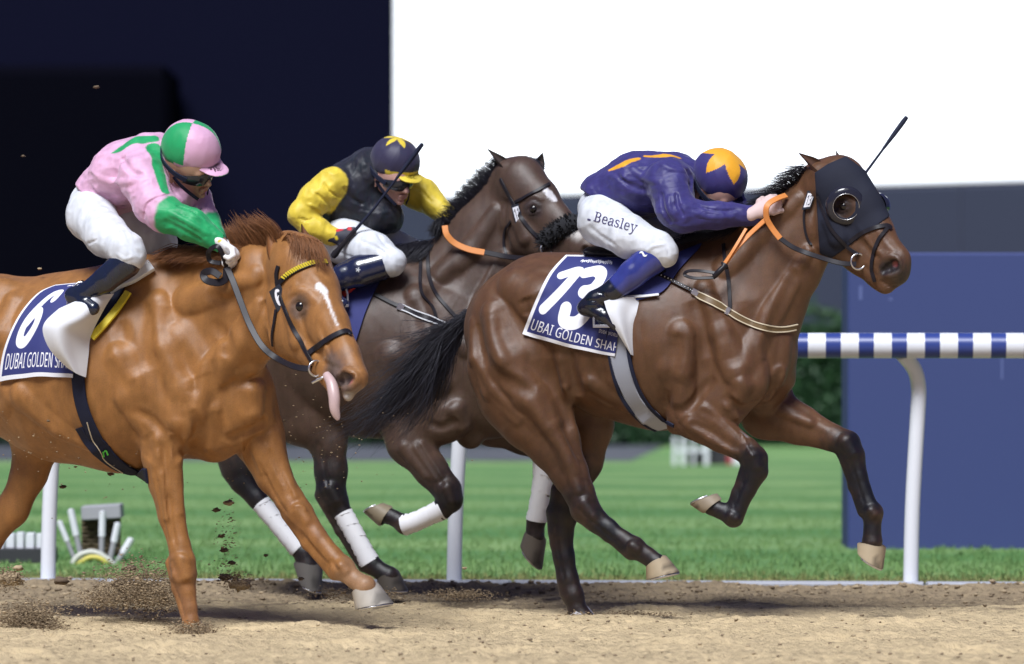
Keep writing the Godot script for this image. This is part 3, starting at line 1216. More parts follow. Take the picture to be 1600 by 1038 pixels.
	# grooves
	f.crease([[205, 560], [235, 610], [262, 650], [275, 690]], 0.06, 0.014)
	f.crease([[300, 610], [304, 650], [292, 690]], 0.045, 0.014)
	f.crease([[245, 700], [255, 735], [262, 780]], 0.03, 0.010)
	f.crease([[390, 600], [405, 630], [398, 655]], 0.045, 0.012)
	f.crease([[410, 690], [430, 735], [448, 775]], 0.03, 0.009)
	f.crease([[480, 420], [505, 450], [525, 500], [545, 545]], 0.03, 0.006)
	f.crease([[265, 875], [280, 868], [300, 880]], 0.02, 0.006)
	f.crease([[262, 900], [280, 908], [305, 900]], 0.02, 0.005)
	f.crease([[350, 440], [380, 440], [405, 450]], 0.05, 0.010)
	f.crease([[40, 480], [20, 520], [10, 560]], 0.05, 0.010)
	f.crease([[262, 478], [262, 520], [285, 560], [300, 592]], 0.072, -0.0232)
	f.crease([[270, 505], [290, 530], [308, 560], [315, 590]], 0.072, 0.0133)
	f.crease([[188, 500], [196, 545], [212, 590]], 0.06, -0.0232)
	f.crease([[170, 560], [200, 620], [232, 690], [230, 720]], 0.072, -0.0198)
	f.crease([[205, 640], [240, 660], [258, 690], [252, 740]], 0.0352, -0.0248)
	f.crease([[270, 680], [280, 712], [290, 735]], 0.04, -0.029)
	f.crease([[258, 720], [262, 770], [268, 820], [276, 860]], 0.0156, -0.0145)
	f.crease([[240, 730], [250, 790], [262, 850]], 0.0156, -0.0124)
	f.crease([[300, 640], [308, 670], [292, 700], [278, 706]], 0.0352, -0.029)
	f.crease([[330, 560], [330, 610], [336, 655], [345, 700]], 0.048, -0.029)
	f.crease([[350, 600], [350, 640], [346, 690]], 0.032, -0.0207)
	f.crease([[352, 690], [375, 680], [400, 668], [418, 655]], 0.04, -0.0373)
	f.crease([[365, 590], [385, 580], [410, 575]], 0.048, 0.0166)
	f.crease([[376, 672], [380, 710], [388, 730]], 0.013, 0.0103)
	f.crease([[420, 700], [437, 740], [462, 790]], 0.0182, -0.0145)
	f.crease([[402, 720], [430, 775], [450, 805]], 0.0156, -0.0124)
	f.crease([[320, 455], [350, 470], [390, 465]], 0.048, -0.0207)
	f.crease([[330, 500], [355, 530], [350, 560]], 0.048, -0.0207)
	f.crease([[310, 430], [345, 415], [380, 400]], 0.08, -0.0207)
	f.crease([[412, 470], [416, 500], [424, 540]], 0.0352, -0.0331)
	f.crease([[225, 470], [222, 530], [232, 580]], 0.08, -0.0207)
	f.crease([[40, 620], [80, 660], [130, 690], [190, 705]], 0.056, -0.0103)
	f.crease([[5, 600], [10, 630], [0, 650]], 0.048, 0.0207)
	f.crease([[455, 440], [470, 460], [500, 470]], 0.032, 0.0124)
	f.crease([[450, 500], [475, 530], [500, 555]], 0.032, -0.0124)
	f.crease([[495, 520], [515, 555], [520, 575]], 0.0156, 0.00828)
	f.crease([[268, 880], [272, 905]], 0.0156, 0.0124)
	f.crease([[515, 875], [530, 895]], 0.0156, -0.0124)
	for r in 6:
		f.crease([[60 + r * 18, 600], [70 + r * 18, 640], [88 + r * 18, 690]], 0.0288, -0.00299)
	f.crease([[272, 915], [283, 945], [289, 970]], 0.012, -0.008)
	f.crease([[468, 828], [495, 862], [520, 890]], 0.012, -0.008)
	f.crease([[455, 792], [470, 790], [480, 800]], 0.014, 0.007)
	f.crease([[500, 565], [520, 572], [535, 580]], 0.02, -0.008)
	f.crease([[495, 500], [510, 535], [518, 562]], 0.022, -0.009)
	f.crease([[548, 612], [535, 622], [540, 630]], 0.012, -0.008)
	# coat
	f.paint([[530, 570, 0.45, 20], [550, 600, 0.45, 18]], Color(0.15, 0.09, 0.07), 0.05, 0.9, 0.02)
	f.paint([[565, 565, 0.36, 14], [572, 592, 0.38, 14]], Color(0.03, 0.022, 0.02), 0.04, 0.9, 0.02)
	f.paint([[285, 885, 0.18, 14], [295, 960, 0.18, 12]], Color(0.28, 0.13, 0.07), 0.05, 0.8, 0.03)
	f.paint([[440, 770, -0.13, 14], [500, 840, -0.13, 10]], Color(0.26, 0.12, 0.06), 0.05, 0.7, 0.03)
	f.paint([[540, 893, -0.13, 16], [570, 918, -0.13, 20]], Color(0.42, 0.27, 0.17), 0.04, 0.8, 0.02)
	f.mark([[498, 447, 5.5], [507, 454, 5.0], [510, 464, 2.8], [517, 484, 1.3], [527, 508, 0.5]], Color(0.75, 0.73, 0.72), 0.005, 1.0, 0.006)
	f.mark([[468, 479, 21]], Color(0.1, 0.065, 0.05), 0.02, 0.8, 0.01)
	f.mark([[530, 596, 10], [540, 592, 12], [548, 592, 9]], Color(0.025, 0.018, 0.02), 0.008, 1.0)
	f.mark([[548, 598, 5]], Color(0.45, 0.12, 0.12), 0.008, 0.9)
	f.mark([[520, 575, 18], [545, 612, 14]], Color(0.16, 0.11, 0.09), 0.04, 0.8, 0.02)
	f.mark([[543, 621, 9]], Color(0.5, 0.46, 0.43), 0.015, 0.9, 0.008)
	f.rumple(0.0016, 4.0, Vector3(1.0, 0.8, 1.0), 14)
	f.rumple(0.0007, 12.0, Vector3(1.0, 0.7, 1.0), 16)
	f.tone = 0.12
	f.streak = 0.25
	return f

func shape_11(cell: float) -> Field:
	var f := horse_field(600, -0.78, 18, [320, 225], [945, 945], -1.36, -0.1, cell)
	f.base = Color(0.078, 0.046, 0.033)
	f.chain([[400, 500, 0, 100], [470, 520, 0, 128], [560, 540, 0, 139], [640, 545, 0, 140]], 0.06, 1.25)
	f.chain([[640, 545, 0, 140], [700, 560, 0, 124], [750, 580, 0, 104], [775, 600, 0, 80]], 0.06, 1.5)
	f.chain([[590, 445, 0, 42], [640, 440, 0, 44]], 0.08, 1.6)
	f.chain([[390, 480, 0.13, 70], [420, 570, 0.13, 80], [470, 650, 0.13, 48]], 0.05, 1.5)
	# near hind (forward) and far hind (behind)
	f.chain([[440, 600, 0.13, 66], [490, 655, 0.13, 40], [513, 690, 0.13, 28], [517, 735, 0.13, 24], [517, 765, 0.13, 23]], 0.04, 1.35)
	f.chain([[517, 765, 0.13, 23], [524, 782, 0.13, 20], [537, 805, 0.13, 14], [560, 850, 0.13, 13], [580, 882, 0.13, 15], [595, 893, 0.13, 13], [607, 900, 0.13, 16]], 0.015, 1.15)
	f.chain([[500, 775, 0.13, 9], [530, 830, 0.13, 6], [566, 886, 0.13, 7]], 0.02)
	f.chain([[350, 560, -0.12, 70], [355, 660, -0.12, 45], [372, 730, -0.12, 26], [380, 752, -0.12, 21]], 0.04, 1.35)
	f.chain([[380, 752, -0.12, 21], [400, 778, -0.12, 16], [435, 820, -0.12, 13.5], [462, 852, -0.12, 14.5], [474, 864, -0.12, 15], [480, 884, -0.12, 17]], 0.015, 1.15)
	# near fore, folded
	f.chain([[640, 450, 0.1, 36], [650, 560, 0.15, 58], [690, 640, 0.15, 50], [640, 670, 0.16, 42], [640, 695, 0.17, 34]], 0.05, 1.6)
	f.chain([[640, 690, 0.17, 36], [672, 733, 0.17, 26], [698, 765, 0.17, 23]], 0.025, 1.3)
	f.chain([[698, 765, 0.17, 23], [703, 781, 0.17, 20], [690, 797, 0.17, 15.5], [655, 813, 0.17, 13], [633, 820, 0.17, 15], [614, 809, 0.17, 11.5], [603, 805, 0.17, 14]], 0.012, 1.1)
	# far fore, reaching
	f.chain([[730, 620, -0.12, 70], [770, 660, -0.12, 36], [815, 682, -0.12, 25], [845, 698, -0.12, 22]], 0.04, 1.4)
	f.chain([[845, 698, -0.12, 22], [850, 720, -0.12, 16], [846, 770, -0.12, 13], [838, 812, -0.12, 14.5], [836, 826, -0.12, 13], [836, 838, -0.12, 15]], 0.015, 1.1)
	f.chain([[720, 640, 0.08, 42], [735, 680, 0.06, 22]], 0.03, 1.3)
	# neck
	f.chain([[670, 500, 0, 104], [715, 458, 0, 88], [757, 378, 0, 62], [790, 318, 0, 50]], 0.06, 1.9)
	f.chain([[740, 500, 0.03, 40], [785, 420, 0.04, 26], [798, 385, 0.05, 20]], 0.04, 1.3)
	var hm := yaw_axis(40)
	f.chain([[795, 282, 0.0, 34], [812, 288, 0.03, 42], [838, 318, 0.08, 40]], 0.04, 1.25, hm)
	f.chain([[838, 318, 0.08, 40], [866, 350, 0.12, 32], [895, 378, 0.16, 26], [908, 390, 0.18, 25]], 0.03, 1.4, hm)
	f.chain([[815, 345, 0.07, 42], [822, 366, 0.08, 36], [858, 388, 0.14, 22], [888, 400, 0.17, 16]], 0.03, 1.5, hm)
	f.ball(832, 324, 0.13, 15, 0.02, 1.2, hm)
	f.crease([[822, 325], [833, 317], [845, 324]], 0.012, 0.0102)
	f.crease([[824, 331], [834, 334], [845, 329]], 0.01, 0.0085)
	f.crease([[820, 314], [834, 306], [850, 314]], 0.016, 0.0102)
	f.chain([[840, 300, 0.1, 12], [868, 345, 0.15, 7]], 0.02, 1.2)
	f.ball(918, 388, 0.2, 16, 0.02, 1.2, hm)
	f.pit(914, 391, 7, 0.008, 0.2)
	f.chain([[800, 274, 0.06, 16], [790, 264, 0.07, 12]], 0.03)
	f.chain([[836, 270, -0.05, 15], [840, 262, -0.05, 11]], 0.03)
	# muscle bellies of the near side
	f.muscle([[610, 560, 34], [620, 620, 34]])
	f.muscle([[650, 460, 24], [668, 530, 32], [690, 600, 32]])
	f.muscle([[790, 400, 14], [760, 460, 22], [730, 540, 28]])
	f.muscle([[775, 330, 18], [735, 390, 26], [690, 430, 26]])
	f.muscle([[655, 700, 16], [685, 745, 11]])
	f.muscle([[630, 700, 14], [665, 745, 10]])
	f.muscle([[812, 350, 18], [820, 372, 17]])
	f.muscle([[712, 640, 22], [725, 668, 16]])
	f.muscle([[699, 764, 13], [704, 782, 11]], 0.01, 0.62)
	f.muscle([[515, 762, 13], [525, 782, 11]], 0.01, 0.62)
	f.flex()
	f.crease([[640, 470], [655, 520], [665, 570]], 0.064, -0.0195)
	f.crease([[620, 560], [615, 620], [610, 660]], 0.056, -0.0235)
	f.crease([[690, 520], [705, 580], [700, 640]], 0.064, -0.0195)
	f.crease([[650, 690], [668, 720], [695, 762]], 0.0182, -0.0137)
	f.crease([[785, 400], [770, 440], [752, 500]], 0.04, -0.0235)
	f.crease([[792, 310], [788, 350], [795, 390]], 0.032, -0.0235)
	f.crease([[672, 480], [690, 450], [720, 420]], 0.064, -0.0156)
	f.crease([[668, 660], [690, 668], [715, 655]], 0.032, -0.0274)
	f.crease([[500, 690], [508, 740], [512, 765]], 0.0156, -0.0117)
	f.paint([[505, 700, 0.13, 20], [517, 750, 0.13, 34], [600, 895, 0.13, 34]], COAL, 0.07, 0.95, 0.03)
	f.paint([[365, 720, -0.12, 30], [380, 752, -0.12, 34], [480, 884, -0.12, 30]], COAL, 0.06, 0.95, 0.03)
	f.paint([[690, 750, 0.17, 24], [703, 781, 0.17, 28], [605, 805, 0.17, 24]], COAL, 0.06, 0.95, 0.03)
	f.paint([[830, 690, -0.12, 20], [850, 710, -0.12, 26], [836, 838, -0.12, 24]], COAL, 0.06, 0.95, 0.03)
	f.paint([[892, 366, 0.2, 8], [906, 372, 0.2, 8]], Color(0.7, 0.66, 0.62), 0.02, 0.95, 0.01)
	f.paint([[912, 394, 0.23, 5]], Color(0.03, 0.02, 0.02), 0.012, 1.0, 0.0)
	f.paint([[812, 687, -0.07, 5]], Color(0.42, 0.4, 0.42), 0.008, 0.9, 0.004)
	f.mark([[852, 296, 4], [858, 303, 6], [866, 312, 4.5]], Color(0.72, 0.7, 0.72), 0.005, 1.0, 0.005)
	f.mark([[833, 326, 16]], Color(0.05, 0.035, 0.035), 0.015, 0.9, 0.008)
	f.rumple(0.0016, 4.0, Vector3(1.0, 0.8, 1.0), 24)
	f.rumple(0.0007, 12.0, Vector3(1.0, 0.7, 1.0), 26)
	f.tone = 0.14
	f.streak = 0.25
	return f

# ------------------------------------------------------------------ the scene
func _ready() -> void:
	rng.seed = 41
	var cam := Camera3D.new()
	cam.name = "camera"
	add_child(cam)
	cam.position = CAM
	var at := CameraAttributesPhysical.new()
	at.frustum_focal_length = 400.0
	at.frustum_focus_distance = 19.3
	at.frustum_near = 1.0
	at.frustum_far = 400.0
	at.exposure_aperture = 5.6
	cam.attributes = at
	cam.projection = Camera3D.PROJECTION_FRUSTUM
	cam.near = 1.0
	cam.far = 400.0
	cam.size = 2.0 * 519.0 / F
	cam.frustum_offset = Vector2(0, (CY - 519.0) / F)
	cam.current = true

	var env := Environment.new()
	env.background_mode = Environment.BG_SKY
	env.tonemap_mode = Environment.TONE_MAPPER_LINEAR
	env.tonemap_exposure = EXPOSURE
	env.sdfgi_enabled = true
	env.ssao_enabled = true
	env.ssil_enabled = true
	var sm := ProceduralSkyMaterial.new()
	sm.sky_top_color = Color(0.12, 0.16, 0.38)
	sm.sky_horizon_color = Color(0.3, 0.34, 0.54)
	sm.ground_bottom_color = Color(0.1, 0.1, 0.12)
	sm.ground_horizon_color = Color(0.2, 0.2, 0.24)
	sm.sky_curve = 0.3
	sm.sky_energy_multiplier = 1.0
	env.sky = Sky.new()
	env.sky.sky_material = sm
	env.background_energy_multiplier = SKY
	var we := WorldEnvironment.new()
	we.name = "world_environment"
	we.environment = env
	add_child(we)

	var sun := DirectionalLight3D.new()
	sun.name = "floodlight"
	sun.light_energy = SUN
	sun.light_color = Color(0.97, 0.98, 1.0)
	sun.light_angular_distance = 24.0
	sun.shadow_enabled = true
	add_child(sun)
	sun.look_at_from_position(Vector3.ZERO, Vector3(0.2, -0.8, -0.56))

	start_horses()
	setting()
	build_horses()
	dirt()

const SUN := 1.5
const SKY := 1.15
const EXPOSURE := 1.0

# ------------------------------------------------------------------ the place
func plane(pts: Array, up := Vector3.UP, uvs := 1.0) -> ArrayMesh:
	var s := Shape.new()
	for p in pts:
		s.add(p, up, Vector2(p.x, p.z) * uvs)
	s.face(0, 1, 2)
	s.face(0, 2, 3)
	return s.done()

func rail_z(x: float) -> float:
	return -2.1 + x * 0.068

var n_clod := FastNoiseLite.new()
var n_big := FastNoiseLite.new()
var n_fine := FastNoiseLite.new()
var prints := []

func sand_height(x: float, z: float) -> float:
	var edge := z - (rail_z(x) + 0.12)        # metres on the track side of the rail
	var ridge := exp(-pow((edge - 0.28) / 0.24, 2.0)) * 0.03
	var loose := 1.0 - smoothstep(0.9, 2.0, edge)
	var c := absf(n_clod.get_noise_2d(x * 0.75, z))
	var y := (0.5 - c) * lerpf(0.026, 0.042, loose) + n_big.get_noise_2d(x, z) * 0.025 + n_fine.get_noise_2d(x, z) * 0.006
	y += ridge * (1.0 + 0.6 * n_clod.get_noise_2d(x * 0.4 + 40.0, z * 0.4))
	for h in prints:
		var d := Vector2((x - h.x) * 0.8, z - h.z).length()
		if d < 0.22:
			y += -0.045 * exp(-pow(d / 0.06, 2.0)) + 0.02 * exp(-pow((d - 0.11) / 0.04, 2.0))
	return y * smoothstep(-0.06, 0.12, edge) + 0.004

func setting() -> void:
	n_clod.seed = 3
	n_clod.frequency = 15.0
	n_clod.fractal_octaves = 3
	n_big.seed = 8
	n_big.frequency = 1.1
	n_fine.seed = 12
	n_fine.frequency = 38.0
	for q in [[110, 1003], [235, 1018], [430, 985], [520, 1012], [640, 1000], [745, 972], [800, 1020], [930, 990], [1080, 1010], [1180, 975], [1310, 1000], [1420, 980], [1500, 1022], [1570, 990], [360, 965], [1010, 960], [30, 1025]]:
		var d: float = 1.2 * F / (q[1] - CY)
		prints.append(Vector3((q[0] - CX) * d / F, 0, 20.0 - d))
	ground_and_grass()
	running_rail()
	backdrop()
	equipment()

func ground_and_grass() -> void:
	var far_sand := mat("far sand", Color(0.40, 0.30, 0.185), 0.95)
	ground("ground", plane([Vector3(-300, -0.03, 60), Vector3(300, -0.03, 60), Vector3(300, -0.03, -300), Vector3(-300, -0.03, -300)]), far_sand)
	# churned dirt track
	var s := Shape.new()
	var nx := 420
	var nz := 330
	var cn := FastNoiseLite.new()
	cn.seed = 5
	cn.frequency = 1.6
	cn.fractal_octaves = 4
	for j in nz + 1:
		for i in nx + 1:
			var ux := float(i) / nx * 2.0 - 1.0
			var x := ux * 3.6 + ux * ux * ux * ux * ux * 4.0
			var z := lerpf(rail_z(x) + 0.05, 4.0, float(j) / nz) + pow(float(j) / nz, 6.0) * 5.0
			var y := sand_height(x, z)
			var e := 0.012
			var nn := Vector3(sand_height(x - e, z) - sand_height(x + e, z), 2.0 * e, sand_height(x, z - e) - sand_height(x, z + e)).normalized()
			var edge := z - rail_z(x) - 0.12 + cn.get_noise_2d(x * 1.5, z * 3.0) * 0.5
			var deep_brown := 1.0 - smoothstep(1.25, 1.55, edge)  # darker brown band along the rail, with a ragged edge
			var g := cn.get_noise_2d(x * 4.0 + 9.0, z * 4.0)
			var c := Color(0.5, 0.39, 0.235).lerp(Color(0.21, 0.16, 0.105), deep_brown * 0.8)
			s.tint = c * (1.0 + 0.22 * g)
			s.add(Vector3(x, y, z), nn)
	for j in nz:
		for i in nx:
			var a := j * (nx + 1) + i
			s.id.append_array(PackedInt32Array([a, a + 1, a + nx + 2, a, a + nx + 2, a + nx + 1]))
	var sand := vcol("churned sand", 0.95, 0.3)
	relief(sand, noise_tex(21, 0.05, 512, 4), 0.6, 3.0)
	ground("dirt_track", s.done(sand), null)
	# concrete edging under the rail
	var k := Shape.new()
	for i in 24:
		var x := -12.0 + i * 1.0
		var a := Vector3(x + 0.5, 0.021, rail_z(x + 0.5) - 0.02)
		k.box(a, Vector3(0.995, 0.05, 0.14), Basis(Vector3.UP, -atan(0.068)), 0.008)
	var con := mat("concrete edging", Color(0.36, 0.37, 0.41), 0.9)
	relief(con, noise_tex(31, 0.06, 256, 3), 0.2, 4.0)
	ground("kerb", k.done(), con)
	# turf
	var bands := Shape.new()
	var gn := FastNoiseLite.new()
	gn.seed = 77
	gn.frequency = 0.35
	gn.fractal_octaves = 4
	var zs := []
	for j in 150:
		zs.append(-0.1 - 58.0 * pow(j / 149.0, 1.8))
	for j in zs.size():
		for i in 121:
			var x := lerpf(-14.0, 14.0, i / 120.0) * (1.0 + absf(zs[j]) * 0.02)
			var z: float = rail_z(x) + zs[j]
			var stripe := 0.5 + 0.5 * sin(zs[j] * 2.1 + 0.8 * sin(zs[j] * 0.37))
			var e := gn.get_noise_2d(x * 1.2, z * 4.0)
			var c := Color(0.09, 0.21, 0.07).lerp(Color(0.22, 0.34, 0.13), clampf(stripe * 0.75 + e * 0.9 + 0.05, 0.0, 1.0))
			var dry := 1.0 - smoothstep(0.3, 1.5, absf(zs[j]) + gn.get_noise_2d(x * 9.0, z * 9.0) * 0.5)
			c = c.lerp(Color(0.4, 0.36, 0.15), dry * 0.8)
			bands.tint = c
			bands.add(Vector3(x, 0.006 + 0.01 * gn.get_noise_2d(x * 8.0, z * 8.0), z), Vector3.UP)
	for j in zs.size() - 1:
		for i in 120:
			var a := j * 121 + i
			bands.face(a, a + 1, a + 122)
			bands.face(a, a + 122, a + 121)
	var turf := vcol("turf", 0.95, 0.3)
	relief(turf, noise_tex(23, 0.09, 512, 4), 0.8, 1.5)
	ground("grass", bands.done(turf), null)
	var outer := mat("far turf", Color(0.06, 0.2, 0.06), 0.95)
	ground("lawn", plane([Vector3(-300, -0.02, -2.6), Vector3(300, -0.02, -2.6), Vector3(300, -0.02, -300), Vector3(-300, -0.02, -300)]), outer)
	# grass blades near the rail
	var tuft := Shape.new()
	for b in 7:
		var a := TAU * b / 7.0 + b
		var d := Vector3(cos(a), 0, sin(a))
		var sd := d.cross(Vector3.UP) * 0.0035
		var p0 := d * 0.012
		var p1 := d * 0.022 + Vector3.UP * (0.028 + 0.006 * (b % 3))
		var p2 := d * 0.04 + Vector3.UP * (0.05 + 0.012 * (b % 3))
		var nn := (d + Vector3.UP * 0.8).normalized()
		var i := tuft.add(p0 - sd, nn)
		tuft.add(p0 + sd, nn)
		tuft.add(p1 + sd * 0.8, nn)
		tuft.add(p1 - sd * 0.8, nn)
		tuft.add(p2, nn)
		tuft.face(i, i + 1, i + 2)
		tuft.face(i, i + 2, i + 3)
		tuft.face(i + 3, i + 2, i + 4)
	var blade := vcol("grass blades", 0.8, 0.3)
	blade.backlight_enabled = true
	blade.backlight = Color(0.05, 0.12, 0.03)
	var mm := MultiMesh.new()
	mm.transform_format = MultiMesh.TRANSFORM_3D
	mm.use_colors = true
	mm.mesh = tuft.done(blade)
	var count := 30000
	mm.instance_count = count
	for i in count:
		var u := pow(rng.randf(), 2.2)
		var x := rng.randf_range(-4.2, 4.2) * (1.0 + u * 0.5)
		var dz := 0.12 + u * 16.0
		var z := rail_z(x) - dz
		var sc := rng.randf_range(0.35, 0.65) * (1.0 - 0.55 * u)
		mm.set_instance_transform(i, Transform3D(Basis(Vector3.UP, rng.randf() * TAU).scaled(Vector3(1, 1, 1) * sc), Vector3(x, 0.004, z)))
		var dry := clampf(1.0 - smoothstep(0.3, 1.5, dz + rng.randfn() * 0.3), 0.0, 1.0)
		var c := Color(0.11, 0.24, 0.075).lerp(Color(0.2, 0.32, 0.115), rng.randf() * 0.6 + 0.4 * (0.5 + 0.5 * sin(-dz * 2.1 + 0.8 * sin(-dz * 0.37))))
		c = c.lerp(Color(0.4, 0.36, 0.15), dry * 0.85)
		mm.set_instance_color(i, c)
	var mi := MultiMeshInstance3D.new()
	mi.name = "grass_blades"
	mi.multimesh = mm
	add_child(mi)
	tag(mi, "short green turf growing behind the running rail", "grass")
	mi.set_meta("kind", "stuff")
	# the paler service road crossing far behind on the left
	ground("road", plane([Vector3(-60, 0.012, -26.0), Vector3(1.2, 0.012, -26.0), Vector3(2.0, 0.012, -35.5), Vector3(-60, 0.012, -35.5)]), mat("service road", Color(0.055, 0.06, 0.075), 0.9))

func running_rail() -> void:
	var t := thing("running_rail", "white running rail with blue bands on curved white posts", "rail", Vector3(0, 0, rail_z(0)))
	var white := mat("white rail paint", Color(0.72, 0.74, 0.78), 0.35)
	var tube := Shape.new()
	var dir := Vector3(1, 0, 0.068).normalized()
	var per := 0.158
	var r := 0.061
	var y := 1.19
	var x := -9.0
	var kk := 0
	while x < 9.0:
		for half in [[0.0, 0.54, Color(0.72, 0.74, 0.78)], [0.54, 1.0, Color(0.035, 0.058, 0.235)]]:
			tube.tint = half[2]
			var x0: float = x + per * half[0]
			var x1: float = x + per * half[1]
			tube.tube([Vector3(x0, y, rail_z(x0) + 0.09), Vector3(x1, y, rail_z(x1) + 0.09)], [r], 28, false)
		x += per
	var band_mat := vcol("painted rail", 0.32)
	obj("rail", tube.done(band_mat), t)
	for px in [[-560, 917], [75, 920], [712, 922], [1428, 925], [2150, 928]]:
		var d: float = 1.2 * F / (px[1] - CY)
		var b := Vector3((px[0] - CX) * d / F, 0, rail_z((px[0] - CX) * d / F) - 0.06)
		var s := Shape.new()
		s.tube(curve([b + Vector3(-0.01, -0.05, 0), b + Vector3(0.0, 0.4, 0.0), b + Vector3(0.025, 0.85, 0.0), b + Vector3(0.03, 0.98, 0.0), b + Vector3(0.005, 1.075, 0.05), b + Vector3(-0.06, 1.15, 0.12)], 6), [0.037], 18)
		obj("post", s.done(), t, white)
		var c := Shape.new()
		c.lathe(b + Vector3(-0.01, -0.01, 0), Vector3.UP, [[0.0, 0.055], [0.02, 0.055], [0.03, 0.046], [0.05, 0.04]], 18)
		obj("base_collar", c.done(), t, white)

func wall_between(s: Shape, a: Vector3, b: Vector3, y0: float, y1: float, t := 0.4) -> void:
	var d := (b - a)
	var ln := Vector2(d.x, d.z).length()
	var c := (a + b) * 0.5
	s.box(Vector3(c.x, (y0 + y1) * 0.5, c.z), Vector3(ln, y1 - y0, t), Basis(Vector3.UP, -atan2(d.z, d.x)), 0.02)

func backdrop() -> void:
	# big video screen, turned towards the course
	var a := P(626, CY, 20.0 - 61.6)
	var b := P(1900, CY, 20.0 - 52.9)
	a.y = 0
	b.y = 0
	var nrm := Vector3(-(b - a).normalized().z, 0, (b - a).normalized().x)
	if nrm.z < 0.0:
		nrm = -nrm
	var t := thing("video_screen", "huge blank white glowing video screen behind the course", "screen", a)
	var s := Shape.new()
	wall_between(s, a, b, 3.16, 11.0, 0.3)
	var glow := mat("lit screen", Color(0.8, 0.82, 0.86), 0.5)
	glow.emission_enabled = true
	glow.emission = Color(0.96, 0.97, 1.0)
	glow.emission_energy_multiplier = 1.0
	obj("screen_panel", s.done(glow), t)
	s = Shape.new()
	wall_between(s, a - nrm * 0.4 - (b - a).normalized() * 0.04, b - nrm * 0.4, 3.1, 11.06, 0.4)
	obj("cabinet", s.done(), t, mat("screen cabinet", Color(0.03, 0.03, 0.04), 0.7))
	var l := AreaLight3D.new()
	l.name = "screen_light"
	l.area_size = Vector2((b - a).length() * 0.98, 7.6)
	l.light_energy = 24.0
	l.light_color = Color(0.95, 0.97, 1.0)
	l.shadow_enabled = true
	l.area_range = 120.0
	l.area_attenuation = 2.0
	add_child(l)
	var mid := (a + b) * 0.5 + Vector3(0, 7.08, 0) + nrm * 0.17
	l.look_at_from_position(mid, mid + nrm)
	# cladding below the screen
	var cl := thing("screen_base", "grey navy cladding wall carrying the white video screen", "wall", a)
	s = Shape.new()
	var along := (b - a).normalized()
	var n := 0
	while n * 1.22 < (b - a).length() + 2.0:
		var p0 := a + along * (n * 1.22 - 1.5)
		s = Shape.new()
		wall_between(s, p0, p0 + along * 1.214, -0.1, 3.12, 0.3)
		obj("cladding_panel", s.done(), cl, mats_place("cladding", Color(0.036, 0.042, 0.075), 0.75))
		n += 1
	# dark building behind on the left
	var bd := thing("dark_building", "tall unlit dark building left of the white screen", "building", Vector3(-8, 0, -46))
	s = Shape.new()
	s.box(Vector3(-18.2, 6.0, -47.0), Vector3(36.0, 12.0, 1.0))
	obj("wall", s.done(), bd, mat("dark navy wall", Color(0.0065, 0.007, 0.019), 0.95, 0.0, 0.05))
	s = Shape.new()
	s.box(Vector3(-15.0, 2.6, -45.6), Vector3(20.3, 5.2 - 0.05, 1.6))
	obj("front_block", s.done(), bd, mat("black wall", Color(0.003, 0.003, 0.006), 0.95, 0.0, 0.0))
	# clipped hedge in front of the screen
	hedge()
	# blue boarding on the right
	var z := 20.0 - 26.4
	var p := P(1325, 860, z)
	var bb := thing("blue_board", "plain blue advertising board standing on the grass behind the rail", "board", Vector3(p.x + 0.6, 0, z))
	var blue := mat("blue board", Color(0.036, 0.052, 0.17), 0.7)
	var top := P(1325, 395, z).y
	for i in 3:
		s = Shape.new()
		s.box(Vector3(p.x + 0.62 + i * 1.244, (top - 0.02) * 0.5, z - 0.25), Vector3(1.24, top + 0.02, 0.5), Basis.IDENTITY, 0.012)
		obj("panel", s.done(), bb, blue)
	var scuff := mat("pale scuff", Color(0.1, 0.125, 0.3), 0.8)
	for q in [[1345, 458, 5, 22], [1566, 575, 3, 36], [1392, 468, 6, 4]]:
		s = Shape.new()
		var c := P(q[0], q[1], z)
		s.box(c + Vector3(0, 0, 0.001), Vector3(L(q[2], z), L(q[3], z), 0.003))
		obj("scuff_mark", s.done(), bb, scuff)

var pm := {}
func mats_place(k: String, c: Color, r: float) -> StandardMaterial3D:
	if not pm.has(k):
		pm[k] = mat(k, c, r)
	return pm[k]

